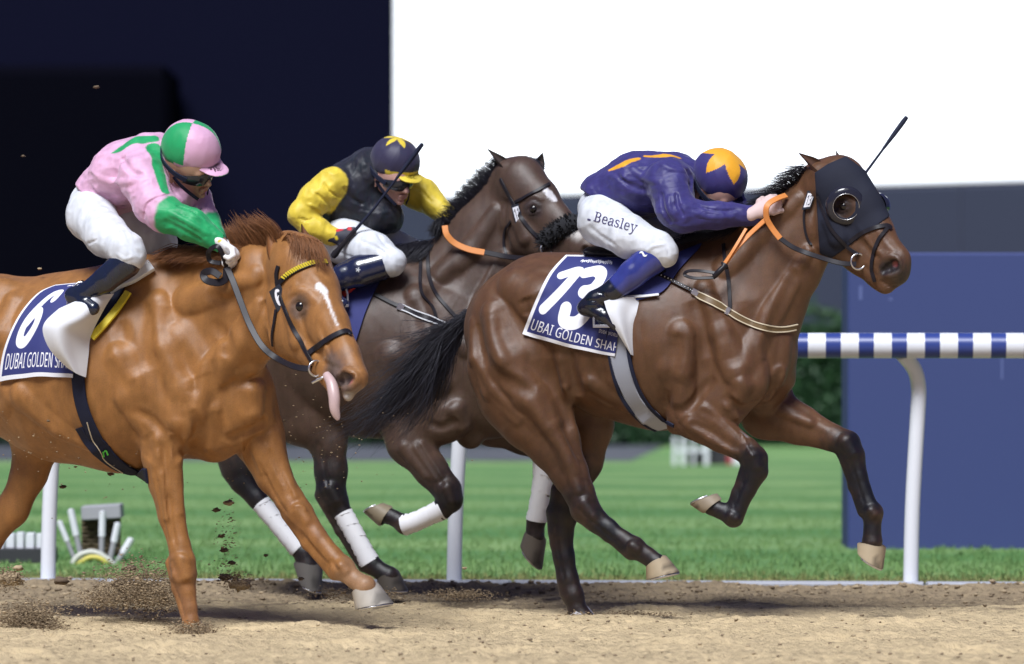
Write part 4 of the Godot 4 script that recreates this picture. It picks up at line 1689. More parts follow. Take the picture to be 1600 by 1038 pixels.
func hedge() -> void:
	var t := thing("hedge", "long clipped dark green hedge in front of the screen wall", "hedge", Vector3(0, 0, -33))
	var s := Shape.new()
	s.box(Vector3(0, 0.72, -33.6), Vector3(60, 1.44, 1.0))
	obj("core", s.done(), t, mat("hedge twigs and leaves", Color(0.018, 0.055, 0.02), 0.95))
	var lf := Shape.new()
	lf.flat(Vector3(-0.03, 0, 0), Vector3(0, 0, 0.012), Vector3(0.03, 0.0, 0), Vector3(0, 0.012, -0.02))
	var lm := vcol("hedge leaves", 0.6)
	lm.backlight_enabled = true
	lm.backlight = Color(0.02, 0.06, 0.02)
	var mm := MultiMesh.new()
	mm.transform_format = MultiMesh.TRANSFORM_3D
	mm.use_colors = true
	mm.mesh = lf.done(lm)
	var count := 36000
	mm.instance_count = count
	for i in count:
		var top := rng.randf() < 0.3
		var x := rng.randf_range(-9.0, 9.0)
		var bump := 0.06 * sin(x * 2.3) + 0.05 * sin(x * 5.9)
		var p := Vector3(x, 1.46 + bump + absf(rng.randfn()) * 0.05, rng.randf_range(-33.9, -33.0)) if top else Vector3(x, rng.randf_range(0.0, 1.48 + bump), -33.06 + absf(rng.randfn()) * 0.07)
		mm.set_instance_transform(i, Transform3D(Basis.from_euler(Vector3(rng.randf() * TAU, rng.randf() * TAU, rng.randf() * TAU)).scaled(Vector3.ONE * rng.randf_range(0.8, 1.9)), p))
		mm.set_instance_color(i, Color(0.012, 0.045, 0.016).lerp(Color(0.026, 0.08, 0.022), rng.randf()))
	var mi := MultiMeshInstance3D.new()
	mi.name = "leaves"
	mi.multimesh = mm
	mi.set_meta("kind", "stuff")
	t.add_child(mi)
	mi.position = -t.position

func equipment() -> void:
	var white := mat("white plastic", Color(0.7, 0.71, 0.75), 0.45)
	var dark := mat("dark base", Color(0.03, 0.03, 0.035), 0.8)
	var grey := mat("weathered grey board", Color(0.32, 0.32, 0.34), 0.85)
	var wick := mat("dark wicker", Color(0.07, 0.05, 0.03), 0.85)
	var yel := mat("yellow hose", Color(0.6, 0.52, 0.1), 0.5)
	var pale := mat("pale hose", Color(0.55, 0.56, 0.5), 0.6)
	var D := 1.2 * F / (882.0 - CY)
	var z := 20.0 - D
	# row of white blocks
	var t := thing("white_block_row", "row of white plastic blocks on a dark tray on the grass", "blocks", P(30, 882, z))
	var s := Shape.new()
	s.box(P(20, 869, z) + Vector3(0, 0, -0.1), Vector3(0.44, L(24, z), 0.26))
	obj("tray", s.done(), t, dark)
	for i in 6:
		s = Shape.new()
		s.box(P(-16 + i * 15.5, 846, z) + Vector3(0, 0, -0.06), Vector3(L(13 - (i % 2) * 2, z), L(27 - (i % 3) * 2, z), 0.1))
		obj("block", s.done(), t, white)
	# basket
	t = thing("wicker_basket", "dark wicker basket with a grey top board beside the rail post", "basket", P(158, 880, z - 0.1))
	var zb := z - 0.12
	s = Shape.new()
	s.box(P(158, 838, zb - 0.1), Vector3(L(58, zb), L(62, zb), 0.18))
	obj("body", s.done(), t, wick)
	for i in 9:
		var w := Shape.new()
		var pts := []
		for k in 13:
			pts.append(P(128 + k * 5, 812 + i * 6.5 + 1.2 * sin(k * 1.6 + i * PI), zb - 0.005 + 0.004 * sin(k * 1.6 + i * PI)))
		w.tube(pts, [0.009], 5)
		obj("wicker_strand", w.done(), t, mat("wicker strand", Color(0.12, 0.09, 0.05) * (0.8 + 0.1 * (i % 4)), 0.85))
	s = Shape.new()
	s.box(P(160, 800, zb), Vector3(L(62, zb), L(22, zb), 0.2), Basis(Vector3(0, 0, 1), 0.06))
	obj("top_board", s.done(), t, grey)
	# marker stakes
	for q in [[110, 797, 127, 866, 5.5, "leaning white tipped marker stake left of the wicker basket"], [92, 815, 116, 866, 4.5, "grey marker stake leaning right behind the white rail post"], [160, 800, 158, 870, 5.5, "upright white tipped marker stake against the wicker basket"], [184, 818, 172, 872, 5.5, "white tipped marker stake leaning over the wicker basket"], [205, 843, 180, 884, 6.0, "short white tipped marker stake right of the wicker basket"]]:
		var zz := z + 0.02
		var a := P(q[0], q[1], zz)
		var b := P(q[2], q[3], zz)
		b.y = minf(b.y, 0.03)
		t = thing("marker_stake", q[5], "stake", b, "marker stakes around the wicker basket")
		var r := L(q[4], zz)
		s = Shape.new()
		s.tube([b, a.lerp(b, 0.5)], [r * 0.8], 10)
		obj("shaft", s.done(), t, grey)
		s = Shape.new()
		s.tube([a, a.lerp(b, 0.52)], [r], 10)
		obj("white_tip", s.done(), t, white)
	# hose
	t = thing("coiled_hose", "pale and yellow coiled hose lying at the basket's foot", "hose", P(150, 882, z + 0.06))
	s = Shape.new()
	s.tube(pts3([[112, 882, z + 0.1], [124, 868, z + 0.1], [145, 863, z + 0.1], [165, 872, z + 0.1], [176, 883, z + 0.1]]), [0.016], 10)
	obj("pale_hose", s.done(), t, pale)
	s = Shape.new()
	s.tube(pts3([[120, 884, z + 0.14], [138, 872, z + 0.14], [156, 873, z + 0.14], [170, 884, z + 0.14]]), [0.014], 10)
	obj("yellow_hose", s.done(), t, yel)
	# small white stand far out on the turf
	z = 20.0 - 1.2 * F / (728.0 - CY)
	t = thing("white_stand", "small white metal stand far out on the turf", "stand", P(1080, 728, z))
	for q in [[1054, 6], [1068, 7], [1084, 4], [1104, 8]]:
		s = Shape.new()
		s.box(P(q[0], 706, z), Vector3(L(q[1], z), L(46, z), 0.04))
		obj("upright", s.done(), t, white)
	s = Shape.new()
	s.box(P(1079, 704, z - 0.03), Vector3(L(54, z), L(6, z), 0.02))
	obj("crossbar", s.done(), t, white)
	t = thing("dark_crate", "dark crate standing behind the small white stand", "crate", P(1118, 726, z - 0.2))
	s = Shape.new()
	s.box(P(1105, 715, z - 0.2), Vector3(L(62, z), L(24, z), 0.25))
	obj("box", s.done(), t, dark)
	s = Shape.new()
	s.box(P(1105, 702, z - 0.2), Vector3(L(64, z), L(4, z), 0.27))
	obj("lid", s.done(), t, mat("crate lid", Color(0.05, 0.05, 0.06), 0.6))
	t = thing("red_white_marker", "low red and white marker block on the distant turf", "marker", P(1147, 728, z))
	s = Shape.new()
	s.box(P(1140, 718, z), Vector3(L(8, z), L(16, z), 0.08))
	obj("red_end", s.done(), t, mat("red paint", Color(0.4, 0.05, 0.06), 0.6))
	s = Shape.new()
	s.box(P(1153, 719, z), Vector3(L(17, z), L(16, z), 0.08))
	obj("white_block", s.done(), t, white)

# ------------------------------------------------------------------ riders
func frame_field(x0: float, zb: float, yaw: float, box: Array, za: float, ze: float, cell: float) -> Field:
	var f := horse_field(x0, zb, yaw, [box[0], box[1]], [box[2], box[3]], za, ze, cell)
	return f

func hand(f: Field, w: Vector3, d: Vector3, u: Vector3, c: Vector3, r := 1.0) -> void:
	d = d.normalized()
	u = (u - d * u.dot(d)).normalized()
	c = (c - d * c.dot(d) - u * c.dot(u)).normalized()
	f.seg3(w - d * 0.03, w + d * 0.02, 0.025 * r, 0.025 * r, 0.01, 1.25, c)
	f.seg3(w + d * 0.02, w + d * 0.075, 0.030 * r, 0.034 * r, 0.012, 1.7, c)
	for i in 4:
		var k := 1.0 - absf(i - 1.2) * 0.09
		var b := w + d * (0.082 * (0.94 + 0.06 * k)) + u * ((i - 1.5) * 0.0195 * r)
		var p1 := b + (d * 0.75 + c * 0.65).normalized() * 0.034 * k
		var p2 := p1 + (c * 1.0 - d * 0.25).normalized() * 0.027 * k
		var p3 := p2 + (-d * 0.9 + c * 0.2).normalized() * 0.022 * k
		f.seg3(b - d * 0.02, b, 0.0105 * r, 0.0108 * r, 0.006)
		f.seg3(b, p1, 0.0108 * r, 0.0098 * r, 0.003)
		f.seg3(p1, p2, 0.0098 * r, 0.0088 * r, 0.003)
		f.seg3(p2, p3, 0.0088 * r, 0.008 * r, 0.003)
	var t0 := w + d * 0.03 - u * 0.03 * r
	var t1 := t0 + (d * 0.6 - u * 0.4 + c * 0.7).normalized() * 0.038
	var t2 := t1 + (d * 0.5 + u * 0.35 + c * 0.6).normalized() * 0.03
	f.seg3(t0, t1, 0.0135 * r, 0.0115 * r, 0.008)
	f.seg3(t1, t2, 0.0115 * r, 0.009 * r, 0.003)

# head in its own frame: a = crown, fw = where the face points, l = the person's own left-right axis
func head(f: Field, c: Vector3, a: Vector3, fw: Vector3, neck: Vector3) -> void:
	a = a.normalized()
	fw = (fw - a * fw.dot(a)).normalized()
	var l := a.cross(fw).normalized()
	f.seg3(neck, c - a * 0.05 - fw * 0.02, 0.056, 0.052, 0.02)
	f.seg3(c - fw * 0.02, c + fw * 0.025, 0.088, 0.084, 0.02, 1.15, l)
	f.seg3(c + fw * 0.045 - a * 0.03, c + fw * 0.062 - a * 0.098, 0.056, 0.032, 0.03, 1.05, l)
	f.seg3(c - fw * 0.005 - a * 0.07 + l * 0.045, c + fw * 0.06 - a * 0.108, 0.022, 0.02, 0.02)
	f.seg3(c - fw * 0.005 - a * 0.07 - l * 0.045, c + fw * 0.06 - a * 0.108, 0.022, 0.02, 0.02)
	# brow, nose, cheekbones
	f.seg3(c + fw * 0.092 - a * 0.012 - l * 0.035, c + fw * 0.092 - a * 0.012 + l * 0.035, 0.013, 0.013, 0.014)
	f.seg3(c + fw * 0.096 - a * 0.02, c + fw * 0.122 - a * 0.058, 0.009, 0.0125, 0.012)
	f.seg3(c + fw * 0.108 - a * 0.061 - l * 0.013, c + fw * 0.108 - a * 0.061 + l * 0.013, 0.0085, 0.0085, 0.008)
	for sg in [-1.0, 1.0]:
		f.seg3(c + fw * 0.083 - a * 0.05 + l * (sg * 0.042), c + fw * 0.06 - a * 0.045 + l * (sg * 0.06), 0.016, 0.014, 0.02)
		f.seg3(c + fw * 0.102 - a * 0.03 + l * (sg * 0.033), c + fw * 0.1 - a * 0.03 + l * (sg * 0.034), 0.015, 0.014, 0.01, 1.0, l, 1)
		f.seg3(c + fw * 0.084 - a * 0.03 + l * (sg * 0.033), c + fw * 0.0841 - a * 0.03 + l * (sg * 0.033), 0.0125, 0.0125, 0.003)
		# ears
		f.seg3(c - fw * 0.005 - a * 0.028 + l * (sg * 0.084), c - fw * 0.012 - a * 0.065 + l * (sg * 0.08), 0.017, 0.012, 0.006, 1.9, l)
	# mouth and chin
	f.seg3(c + fw * 0.103 - a * 0.086 - l * 0.02, c + fw * 0.103 - a * 0.086 + l * 0.02, 0.007, 0.007, 0.006)
	f.seg3(c + fw * 0.1 - a * 0.098 - l * 0.016, c + fw * 0.1 - a * 0.098 + l * 0.016, 0.0075, 0.0075, 0.006)
	f.seg3(c + fw * 0.112 - a * 0.092 - l * 0.022, c + fw * 0.112 - a * 0.092 + l * 0.022, 0.003, 0.003, 0.003, 1.0, l, 1)
	f.seg3(c + fw * 0.088 - a * 0.12, c + fw * 0.0881 - a * 0.12, 0.017, 0.017, 0.016)
	f.seg3(c + fw * 0.1 - a * 0.109 - l * 0.015, c + fw * 0.1 - a * 0.109 + l * 0.015, 0.005, 0.005, 0.006, 1.0, l, 1)
	var skin := f.base
	f.paints.append([c + fw * 0.1 - a * 0.09, c + fw * 0.1 - a * 0.096, 0.012, 0.012, 0.008, Color(skin.r * 0.8, skin.g * 0.5, skin.b * 0.5), 0.8, 0.0])
	for sg in [-1.0, 1.0]:
		var e: Vector3 = c + fw * 0.098 - a * 0.03 + l * (sg * 0.033)
		f.paints.append([e - l * 0.008, e + l * 0.008, 0.004, 0.004, 0.003, Color(0.02, 0.015, 0.012), 1.0, 0.0])
		f.paints.append([c + fw * 0.105 - a * 0.012 + l * (sg * 0.02), c + fw * 0.098 - a * 0.01 + l * (sg * 0.045), 0.004, 0.003, 0.004, Color(0.03, 0.02, 0.015), 1.0, 0.0])
	f.paints.append([c - fw * 0.05 - a * 0.03, c - fw * 0.07 - a * 0.05, 0.055, 0.05, 0.01, Color(0.02, 0.014, 0.01), 1.0, 0.01])

func helmet_field(c: Vector3, a: Vector3, fw: Vector3, r: float, peak: float) -> Field:
	a = a.normalized()
	fw = (fw - a * fw.dot(a)).normalized()
	var l := a.cross(fw).normalized()
	var e := Vector3.ONE * (r * 2.1)
	var f := Field.new(c - e, c + e, 0.0042)
	f.seg3(c - fw * 0.012, c + fw * 0.012, r * 0.97, r * 0.97, 0.01, 1.06, l)
	f.cut(c - a * (r * 0.44) + fw * 0.0, -a, 0.02)
	f.seg3(c - a * (r * 0.36) - fw * (r * 0.55), c - a * (r * 0.2) - fw * (r * 0.5), r * 0.47, r * 0.5, 0.02, 0.8, l)
	# peak
	var pc := c - a * (r * 0.26) + fw * (r * 0.78)
	f.seg3(pc, pc + fw * (peak * 0.6) - a * (r * 0.1), r * 0.62, r * 0.5, 0.01, 5.5, (a + fw * 0.12).normalized())
	# seams of the silk cap
	f.noise.frequency = 14.0
	return f

func lens_mesh(c: Vector3, a: Vector3, fw: Vector3, r: float, up0: float, up1: float, half: float) -> ArrayMesh:
	a = a.normalized()
	fw = (fw - a * fw.dot(a)).normalized()
	var l := a.cross(fw).normalized()
	var grid := []
	for j in 7:
		var row := []
		var v := j / 6.0
		for i in 17:
			var u := i / 16.0 * 2.0 - 1.0
			var an := u * half
			var edge := absf(u)
			var nose := maxf(0.0, 1.0 - absf(u) * 6.0) * 0.012 * (1.0 - v)
			var hh := lerpf(up0 + nose + edge * edge * 0.012, up1 - edge * edge * 0.008, v)
			var bulge := 0.006 * sin(PI * v)
			row.append(c + (fw * cos(an) * (r + 0.012) + l * sin(an) * r * 0.86) * (1.0 + bulge / r) + a * hh)
		grid.append(row)
	var s := Shape.new()
	s.sheet(grid, 0.004, fw)
	return s.done()

func band(c: Vector3, a: Vector3, fw: Vector3, r: float, rl: float, from_a: float, to_a: float, up_a: float, up_b: float, w: float, t: float) -> ArrayMesh:
	a = a.normalized()
	fw = (fw - a * fw.dot(a)).normalized()
	var l := a.cross(fw).normalized()
	var ps := []
	var ns := []
	for i in 15:
		var q := i / 14.0
		var an := deg_to_rad(lerpf(from_a, to_a, q))
		var d := fw * cos(an) * r + l * sin(an) * rl
		ps.append(c + d + a * lerpf(up_a, up_b, q))
		ns.append(d.normalized())
	var s := Shape.new()
	s.strap(ps, ns, w, t)
	return s.done()

# spec: see the three riders below. Heavy part, run in a thread; results go into rider[which]
var rider := {}

func fit_out(which: int) -> void:
	var q: Dictionary = rider_spec[which]
	var out := {}
	var box: Array = q.box
	var mk := func(b: Array, za: float, ze: float, cell: float) -> Field:
		return frame_field(q.x0, q.zb, q.yaw, b, za, ze, cell)
	# the body: one continuous figure, mostly under the clothes
	var f: Field = mk.call(box, q.za, q.ze, 0.011)
	f.base = q.skin
	f.tone = 0.05
	for ch in q.torso + q.near_arm + q.far_arm + q.near_leg + q.far_leg + q.near_foot + q.far_foot:
		f.chain(ch.map(func(e): return [e[0], e[1], e[2], e[3] * 0.8]), 0.02, 1.0)
	var m := [f.arrays()]
	var hc := P(q.head[0], q.head[1], q.head[2])
	var nk := P(q.neck[0], q.neck[1], q.neck[2])
	var hf := Field.new(hc - Vector3.ONE * 0.19, hc + Vector3.ONE * 0.19, 0.0042)
	hf.base = q.skin
	hf.tone = 0.04
	head(hf, hc, q.crown, q.face, nk)
	m.append(hf.arrays())
	out.head_field = hf
	out.body = m
	# jacket
	var j: Field = mk.call(q.jbox, q.za, q.ze, 0.0065)
	j.base = q.silk
	j.tone = 0.06
	for ch in q.torso:
		j.chain(ch, 0.035, 0.72)
	j.clip(q.hem)
	for ch in q.near_arm + q.far_arm:
		j.chain(ch, 0.022, 1.0)
	j.clip(q.cuff)
	for cr in q.folds:
		j.crease(cr[0], cr[1] * 1.1, cr[2] * 1.6)
	j.rumple(0.006, 5.0, q.grain, which)
	j.rumple(0.0025, 11.0, q.grain, which + 1)
	for pt in q.silk_paint:
		j.paint(pt[0], pt[1], pt[2] if pt.size() > 2 else 0.004, 1.0, pt[3] if pt.size() > 3 else 0.003)
	for pt in q.silk_mark:
		j.mark(pt[0], pt[1], 0.003, 1.0, 0.002)
	out.jacket_field = j
	out.jacket = [j.arrays()]
	# breeches
	var b: Field = mk.call(q.bbox, q.za, q.ze, 0.0065)
	b.base = Color(0.6, 0.62, 0.66)
	b.tone = 0.02
	for ch in q.near_leg + q.far_leg:
		b.chain(ch, 0.03, 1.0)
	for cr in q.bfolds:
		b.crease(cr[0], cr[1], cr[2])
	b.rumple(0.003, 6.0, Vector3(1.0, 1.6, 1.0), which + 5)
	out.breeches_field = b
	out.breeches = [b.arrays()]
	# boots
	for side in ["near", "far"]:
		var t: Field = mk.call(q.tbox, q.za, q.ze, 0.0065)
		t.base = q.boot
		t.tone = 0.05
		for ch in q[side + "_foot"]:
			t.chain(ch, 0.012, 1.1)
		if side == "near":
			for cr in q.tfolds:
				t.crease(cr[0], cr[1], cr[2])
			for pt in q.boot_paint:
				t.paint(pt[0], pt[1], 0.004, 1.0, 0.0)
			out.boot_field = t
		out[side + "_boot"] = [t.arrays()]
	# gloves
	for side in ["near", "far"]:
		var g: Array = q[side + "_hand"]
		var w := P(g[0], g[1], g[2])
		var gf := Field.new(w - Vector3.ONE * 0.17, w + Vector3.ONE * 0.17, 0.0036)
		gf.base = q.glove
		gf.tone = 0.05
		hand(gf, w, g[3], g[4], g[5], 1.2)
		for pt in q.glove_paint:
			var pw := P(pt[0], pt[1], pt[2])
			gf.paints.append([pw, P(pt[3], pt[4], pt[5]), pt[6], pt[6], 0.003, pt[7], 1.0, 0.0])
		out[side + "_glove"] = [gf.arrays()]
	# cap
	var kc := P(q.cap[0], q.cap[1], q.cap[2])
	var k := helmet_field(kc, q.crown, q.face, q.cap_r, q.peak)
	k.rumple(0.0025, 7.0, Vector3(1.2, 0.7, 1.0), which + 9)
	k.tone = 0.05
	k.base = q.cap_color
	var ax: Vector3 = q.crown.normalized()
	var fw: Vector3 = (q.face - ax * q.face.dot(ax)).normalized()
	var lt := ax.cross(fw).normalized()
	var tf: Callable = q.cap_shade
	k.shade = func(p: Vector3, c: Color) -> Color:
		var d := (p - kc)
		var up := d.dot(ax)
		var fr := d.dot(fw)
		var sd := d.dot(lt)
		return tf.call(c, up / q.cap_r, fr / q.cap_r, sd / q.cap_r)
	out.cap = [k.arrays()]
	rider[which] = out

const NAVY := Color(0.036, 0.031, 0.145)
const ORANGE := Color(0.72, 0.34, 0.02)
const PINK := Color(0.64, 0.37, 0.53)
const GREEN := Color(0.015, 0.3, 0.1)
const YELLOW := Color(0.66, 0.5, 0.05)
const INK := Color(0.012, 0.013, 0.022)

func cap_star(c: Color, up: float, fr: float, sd: float, star: Color, points: float, inner: float, outer: float, turn: float) -> Color:
	var th := atan2(Vector2(fr, sd).length(), up)
	var ph := atan2(sd, fr) + turn
	var k := absf(fposmod(ph / TAU * points, 1.0) * 2.0 - 1.0)
	return star if th < lerpf(inner, outer, k) else c

func cap_13(c: Color, up: float, fr: float, sd: float) -> Color:
	return cap_star(c, up, fr, sd, ORANGE, 5.0, 0.5, 1.2, 0.35)

func cap_6(c: Color, up: float, fr: float, sd: float) -> Color:
	var ph := fposmod(atan2(sd, fr) + 0.25 * PI + 0.35, TAU) / (0.5 * PI)
	var pk := fr > 0.86 and up < 0.12
	if pk:
		return GREEN if up < -0.4 else PINK
	if up < -0.2 and fr > 0.0:
		return PINK
	return PINK if int(ph) % 2 == 0 else GREEN

func cap_11(c: Color, up: float, fr: float, sd: float) -> Color:
	if fr > 0.45 and up < -0.12 and Vector2(fr, sd).length() > 0.84:
		return YELLOW
	return cap_star(c, up, fr, sd, YELLOW, 5.0, 0.12, 0.72, 0.25)

var rider_spec := {}

func write_specs() -> void:
	rider_spec[13] = {
		x0 = 870.0, zb = 0.2, yaw = 20.0, za = -0.12, ze = 0.98, box = [885, 215, 1235, 530], skin = Color(0.5, 0.29, 0.23),
		torso = [[[948, 306, 0, 40], [1000, 289, 0, 50], [1050, 284, 0, 46]], [[1050, 284, 0.02, 40], [1078, 278, 0.02, 26]]],
		near_arm = [[[1046, 286, 0.17, 38], [1056, 328, 0.25, 29], [1070, 337, 0.25, 25], [1120, 337, 0.2, 20], [1180, 336, 0.13, 15]]],
		far_arm = [[[1055, 286, -0.17, 34], [1095, 335, -0.22, 25], [1180, 336, -0.04, 14]]],
		near_leg = [[[936, 326, 0.05, 33], [942, 344, 0.14, 38], [985, 371, 0.24, 32], [1028, 388, 0.28, 25], [1038, 397, 0.28, 22]]],
		far_leg = [[[936, 326, -0.05, 33], [945, 345, -0.14, 38], [1010, 365, -0.22, 28], [1088, 374, -0.25, 19]]],
		near_foot = [[[1020, 403, 0.29, 26], [988, 429, 0.32, 22.5], [955, 457, 0.35, 17], [930, 470, 0.36, 16], [914, 481, 0.365, 13]], [[918, 480, 0.365, 13], [945, 495, 0.37, 13], [960, 508, 0.375, 9]]],
		far_foot = [[[1060, 392, -0.26, 20], [1000, 440, -0.33, 18], [960, 470, -0.35, 15]], [[950, 478, -0.35, 13], [985, 500, -0.36, 10]]],
		jbox = [885, 215, 1200, 375], bbox = [885, 275, 1125, 440], tbox = [885, 370, 1090, 530],
		hem = [[913, 298, -0.545, 0.84]], cuff = [[1187, 335, 1, 0]],
		folds = [[[[1034, 300], [1036, 325], [1050, 350]], 0.016, -0.012], [[[1046, 305], [1046, 325], [1058, 345]], 0.014, 0.008], [[[1056, 300], [1060, 322], [1070, 340]], 0.013, -0.009], [[[985, 262], [1010, 280], [1035, 285]], 0.02, 0.007], [[[960, 270], [985, 290], [1020, 300]], 0.018, -0.006], [[[1030, 255], [1050, 265], [1075, 268]], 0.015, 0.007], [[[1080, 330], [1110, 340], [1150, 338]], 0.014, 0.006], [[[1090, 322], [1120, 330], [1160, 328]], 0.012, -0.005], [[[925, 300], [940, 312], [960, 325]], 0.014, 0.008], [[[1070, 262], [1080, 280], [1078, 300]], 0.02, -0.014]],
		grain = Vector3(0.8, 1.4, 1.0), silk = NAVY,
		silk_paint = [], silk_mark = [[[[952, 266, 2], [975, 255, 8], [998, 248, 3]], ORANGE], [[[1008, 244, 3], [1035, 243, 7], [1062, 247, 2]], ORANGE]],
		bfolds = [[[[1030, 372], [1042, 386], [1046, 400]], 0.012, -0.005], [[[1010, 395], [1020, 385], [1040, 382]], 0.012, 0.005], [[[918, 352], [940, 370], [965, 385]], 0.02, -0.006], [[[925, 310], [950, 330], [990, 348]], 0.012, 0.004]],
		boot = INK, tfolds = [[[[908, 470], [930, 470], [942, 478]], 0.009, -0.007], [[[912, 476], [930, 478], [945, 484]], 0.007, 0.005], [[[930, 452], [945, 462], [955, 474]], 0.01, -0.006]],
		boot_paint = [[[[1024, 398, 0.3, 36], [978, 437, 0.33, 26]], Color(0.036, 0.045, 0.21)]],
		near_hand = [1183, 331, 0.67, Vector3(1, 0.45, -0.15), Vector3(0.3, -0.9, 0.35), Vector3(0, -0.35, -1)], far_hand = [1190, 326, 0.47, Vector3(1, 0.3, 0.1), Vector3(0.1, 0.3, 1), Vector3(0.2, -1, 0)],
		glove = Color(0.6, 0.45, 0.43), glove_paint = [],
		cap = [1125, 275, 0.48], cap_r = 0.118, peak = 0.05, cap_color = NAVY, cap_shade = cap_13, crown = Vector3(0.3, 0.76, 0.57), face = Vector3(0.62, -0.62, 0.45), head = [1119, 289, 0.485], neck = [1085, 285, 0.44],
	}
	rider_spec[6] = {
		x0 = 300.0, zb = 0.92, yaw = 30.0, za = 0.3, ze = 1.5, box = [90, 170, 395, 500], skin = Color(0.4, 0.23, 0.155),
		torso = [[[164, 302, 0, 42], [205, 271, 0, 51], [240, 254, 0.02, 46]], [[240, 254, 0.02, 38], [262, 252, 0.04, 26]], [[248, 298, 0.08, 34], [280, 310, 0.05, 20]]],
		near_arm = [[[222, 276, 0.2, 38], [240, 318, 0.26, 31], [256, 334, 0.28, 27], [300, 352, 0.26, 23], [345, 380, 0.22, 14]]],
		far_arm = [[[268, 264, -0.14, 36], [303, 315, -0.1, 27], [338, 372, 0.02, 15]]],
		near_leg = [[[138, 318, 0.06, 31], [142, 338, 0.16, 37], [166, 368, 0.28, 32], [196, 390, 0.36, 27], [203, 400, 0.37, 25]]],
		far_leg = [[[140, 320, -0.05, 31], [192, 346, -0.12, 36], [246, 374, -0.18, 27], [252, 384, -0.18, 24]]],
		near_foot = [[[196, 411, 0.38, 25], [165, 437, 0.41, 20], [132, 458, 0.44, 15], [114, 462, 0.45, 13]], [[114, 462, 0.45, 13], [145, 482, 0.46, 11]]],
		far_foot = [[[250, 392, -0.2, 22], [215, 430, -0.3, 17], [180, 460, -0.34, 13]], [[178, 465, -0.34, 12], [205, 485, -0.34, 10]]],
		jbox = [90, 190, 370, 410], bbox = [90, 275, 300, 440], tbox = [80, 380, 290, 505],
		hem = [[128, 300, -0.795, 0.606], [160, 343, -0.17, 0.985]], cuff = [[346, 384, 0.8, 0.6]],
		folds = [[[[150, 275], [180, 285], [215, 282]], 0.02, 0.008], [[[140, 295], [170, 305], [210, 300]], 0.02, -0.008], [[[190, 245], [205, 268], [225, 275]], 0.02, -0.01], [[[165, 330], [190, 322], [225, 325]], 0.022, -0.016], [[[150, 320], [175, 335], [200, 335]], 0.016, 0.009], [[[225, 345], [230, 320], [250, 308], [270, 305]], 0.01, -0.007], [[[260, 330], [290, 345], [330, 368]], 0.015, 0.009], [[[255, 345], [285, 360], [320, 378]], 0.013, -0.007], [[[275, 322], [300, 330], [320, 345]], 0.013, -0.007]],
		grain = Vector3(0.9, 1.3, 1.0), silk = PINK, silk_mark = [[[[176, 239, 2], [198, 226, 9], [222, 217, 12], [240, 216, 9]], GREEN], [[[240, 234, 13], [248, 262, 12], [258, 298, 8]], GREEN]],
		silk_paint = [[[[266, 337, 0.28, 31], [300, 352, 0.26, 34], [348, 382, 0.22, 30]], GREEN], [[[290, 330, -0.1, 34], [340, 375, 0, 30]], GREEN]],
		bfolds = [[[[108, 372], [122, 382], [140, 380]], 0.012, -0.006], [[[128, 385], [140, 380], [152, 375]], 0.01, -0.006], [[[180, 395], [195, 405], [208, 400]], 0.012, 0.005], [[[170, 345], [190, 370], [205, 395]], 0.014, -0.006], [[[195, 360], [205, 385], [222, 400]], 0.02, -0.012], [[[250, 360], [262, 372], [270, 385]], 0.01, 0.004]],
		boot = Color(0.014, 0.018, 0.035), tfolds = [], boot_paint = [],
		near_hand = [341, 379, 1.22, Vector3(0.75, -0.55, 0.3), Vector3(0.35, 0.1, 0.9), Vector3(-0.4, -0.9, 0.1)], far_hand = [334, 372, 1.02, Vector3(0.8, -0.5, 0.2), Vector3(0.3, 0.1, -0.9), Vector3(-0.3, -0.9, 0.1)],
		glove = Color(0.74, 0.73, 0.74), glove_paint = [[341, 377, 1.26, 344, 375, 1.26, 0.007, Color(0.6, 0.5, 0.03)]],
		cap = [298, 232, 0.98], cap_r = 0.122, peak = 0.06, cap_color = PINK, cap_shade = cap_6, crown = Vector3(0.1, 0.86, 0.5), face = Vector3(0.8, -0.42, 0.44), head = [292, 253, 0.985], neck = [258, 268, 0.93],
	}
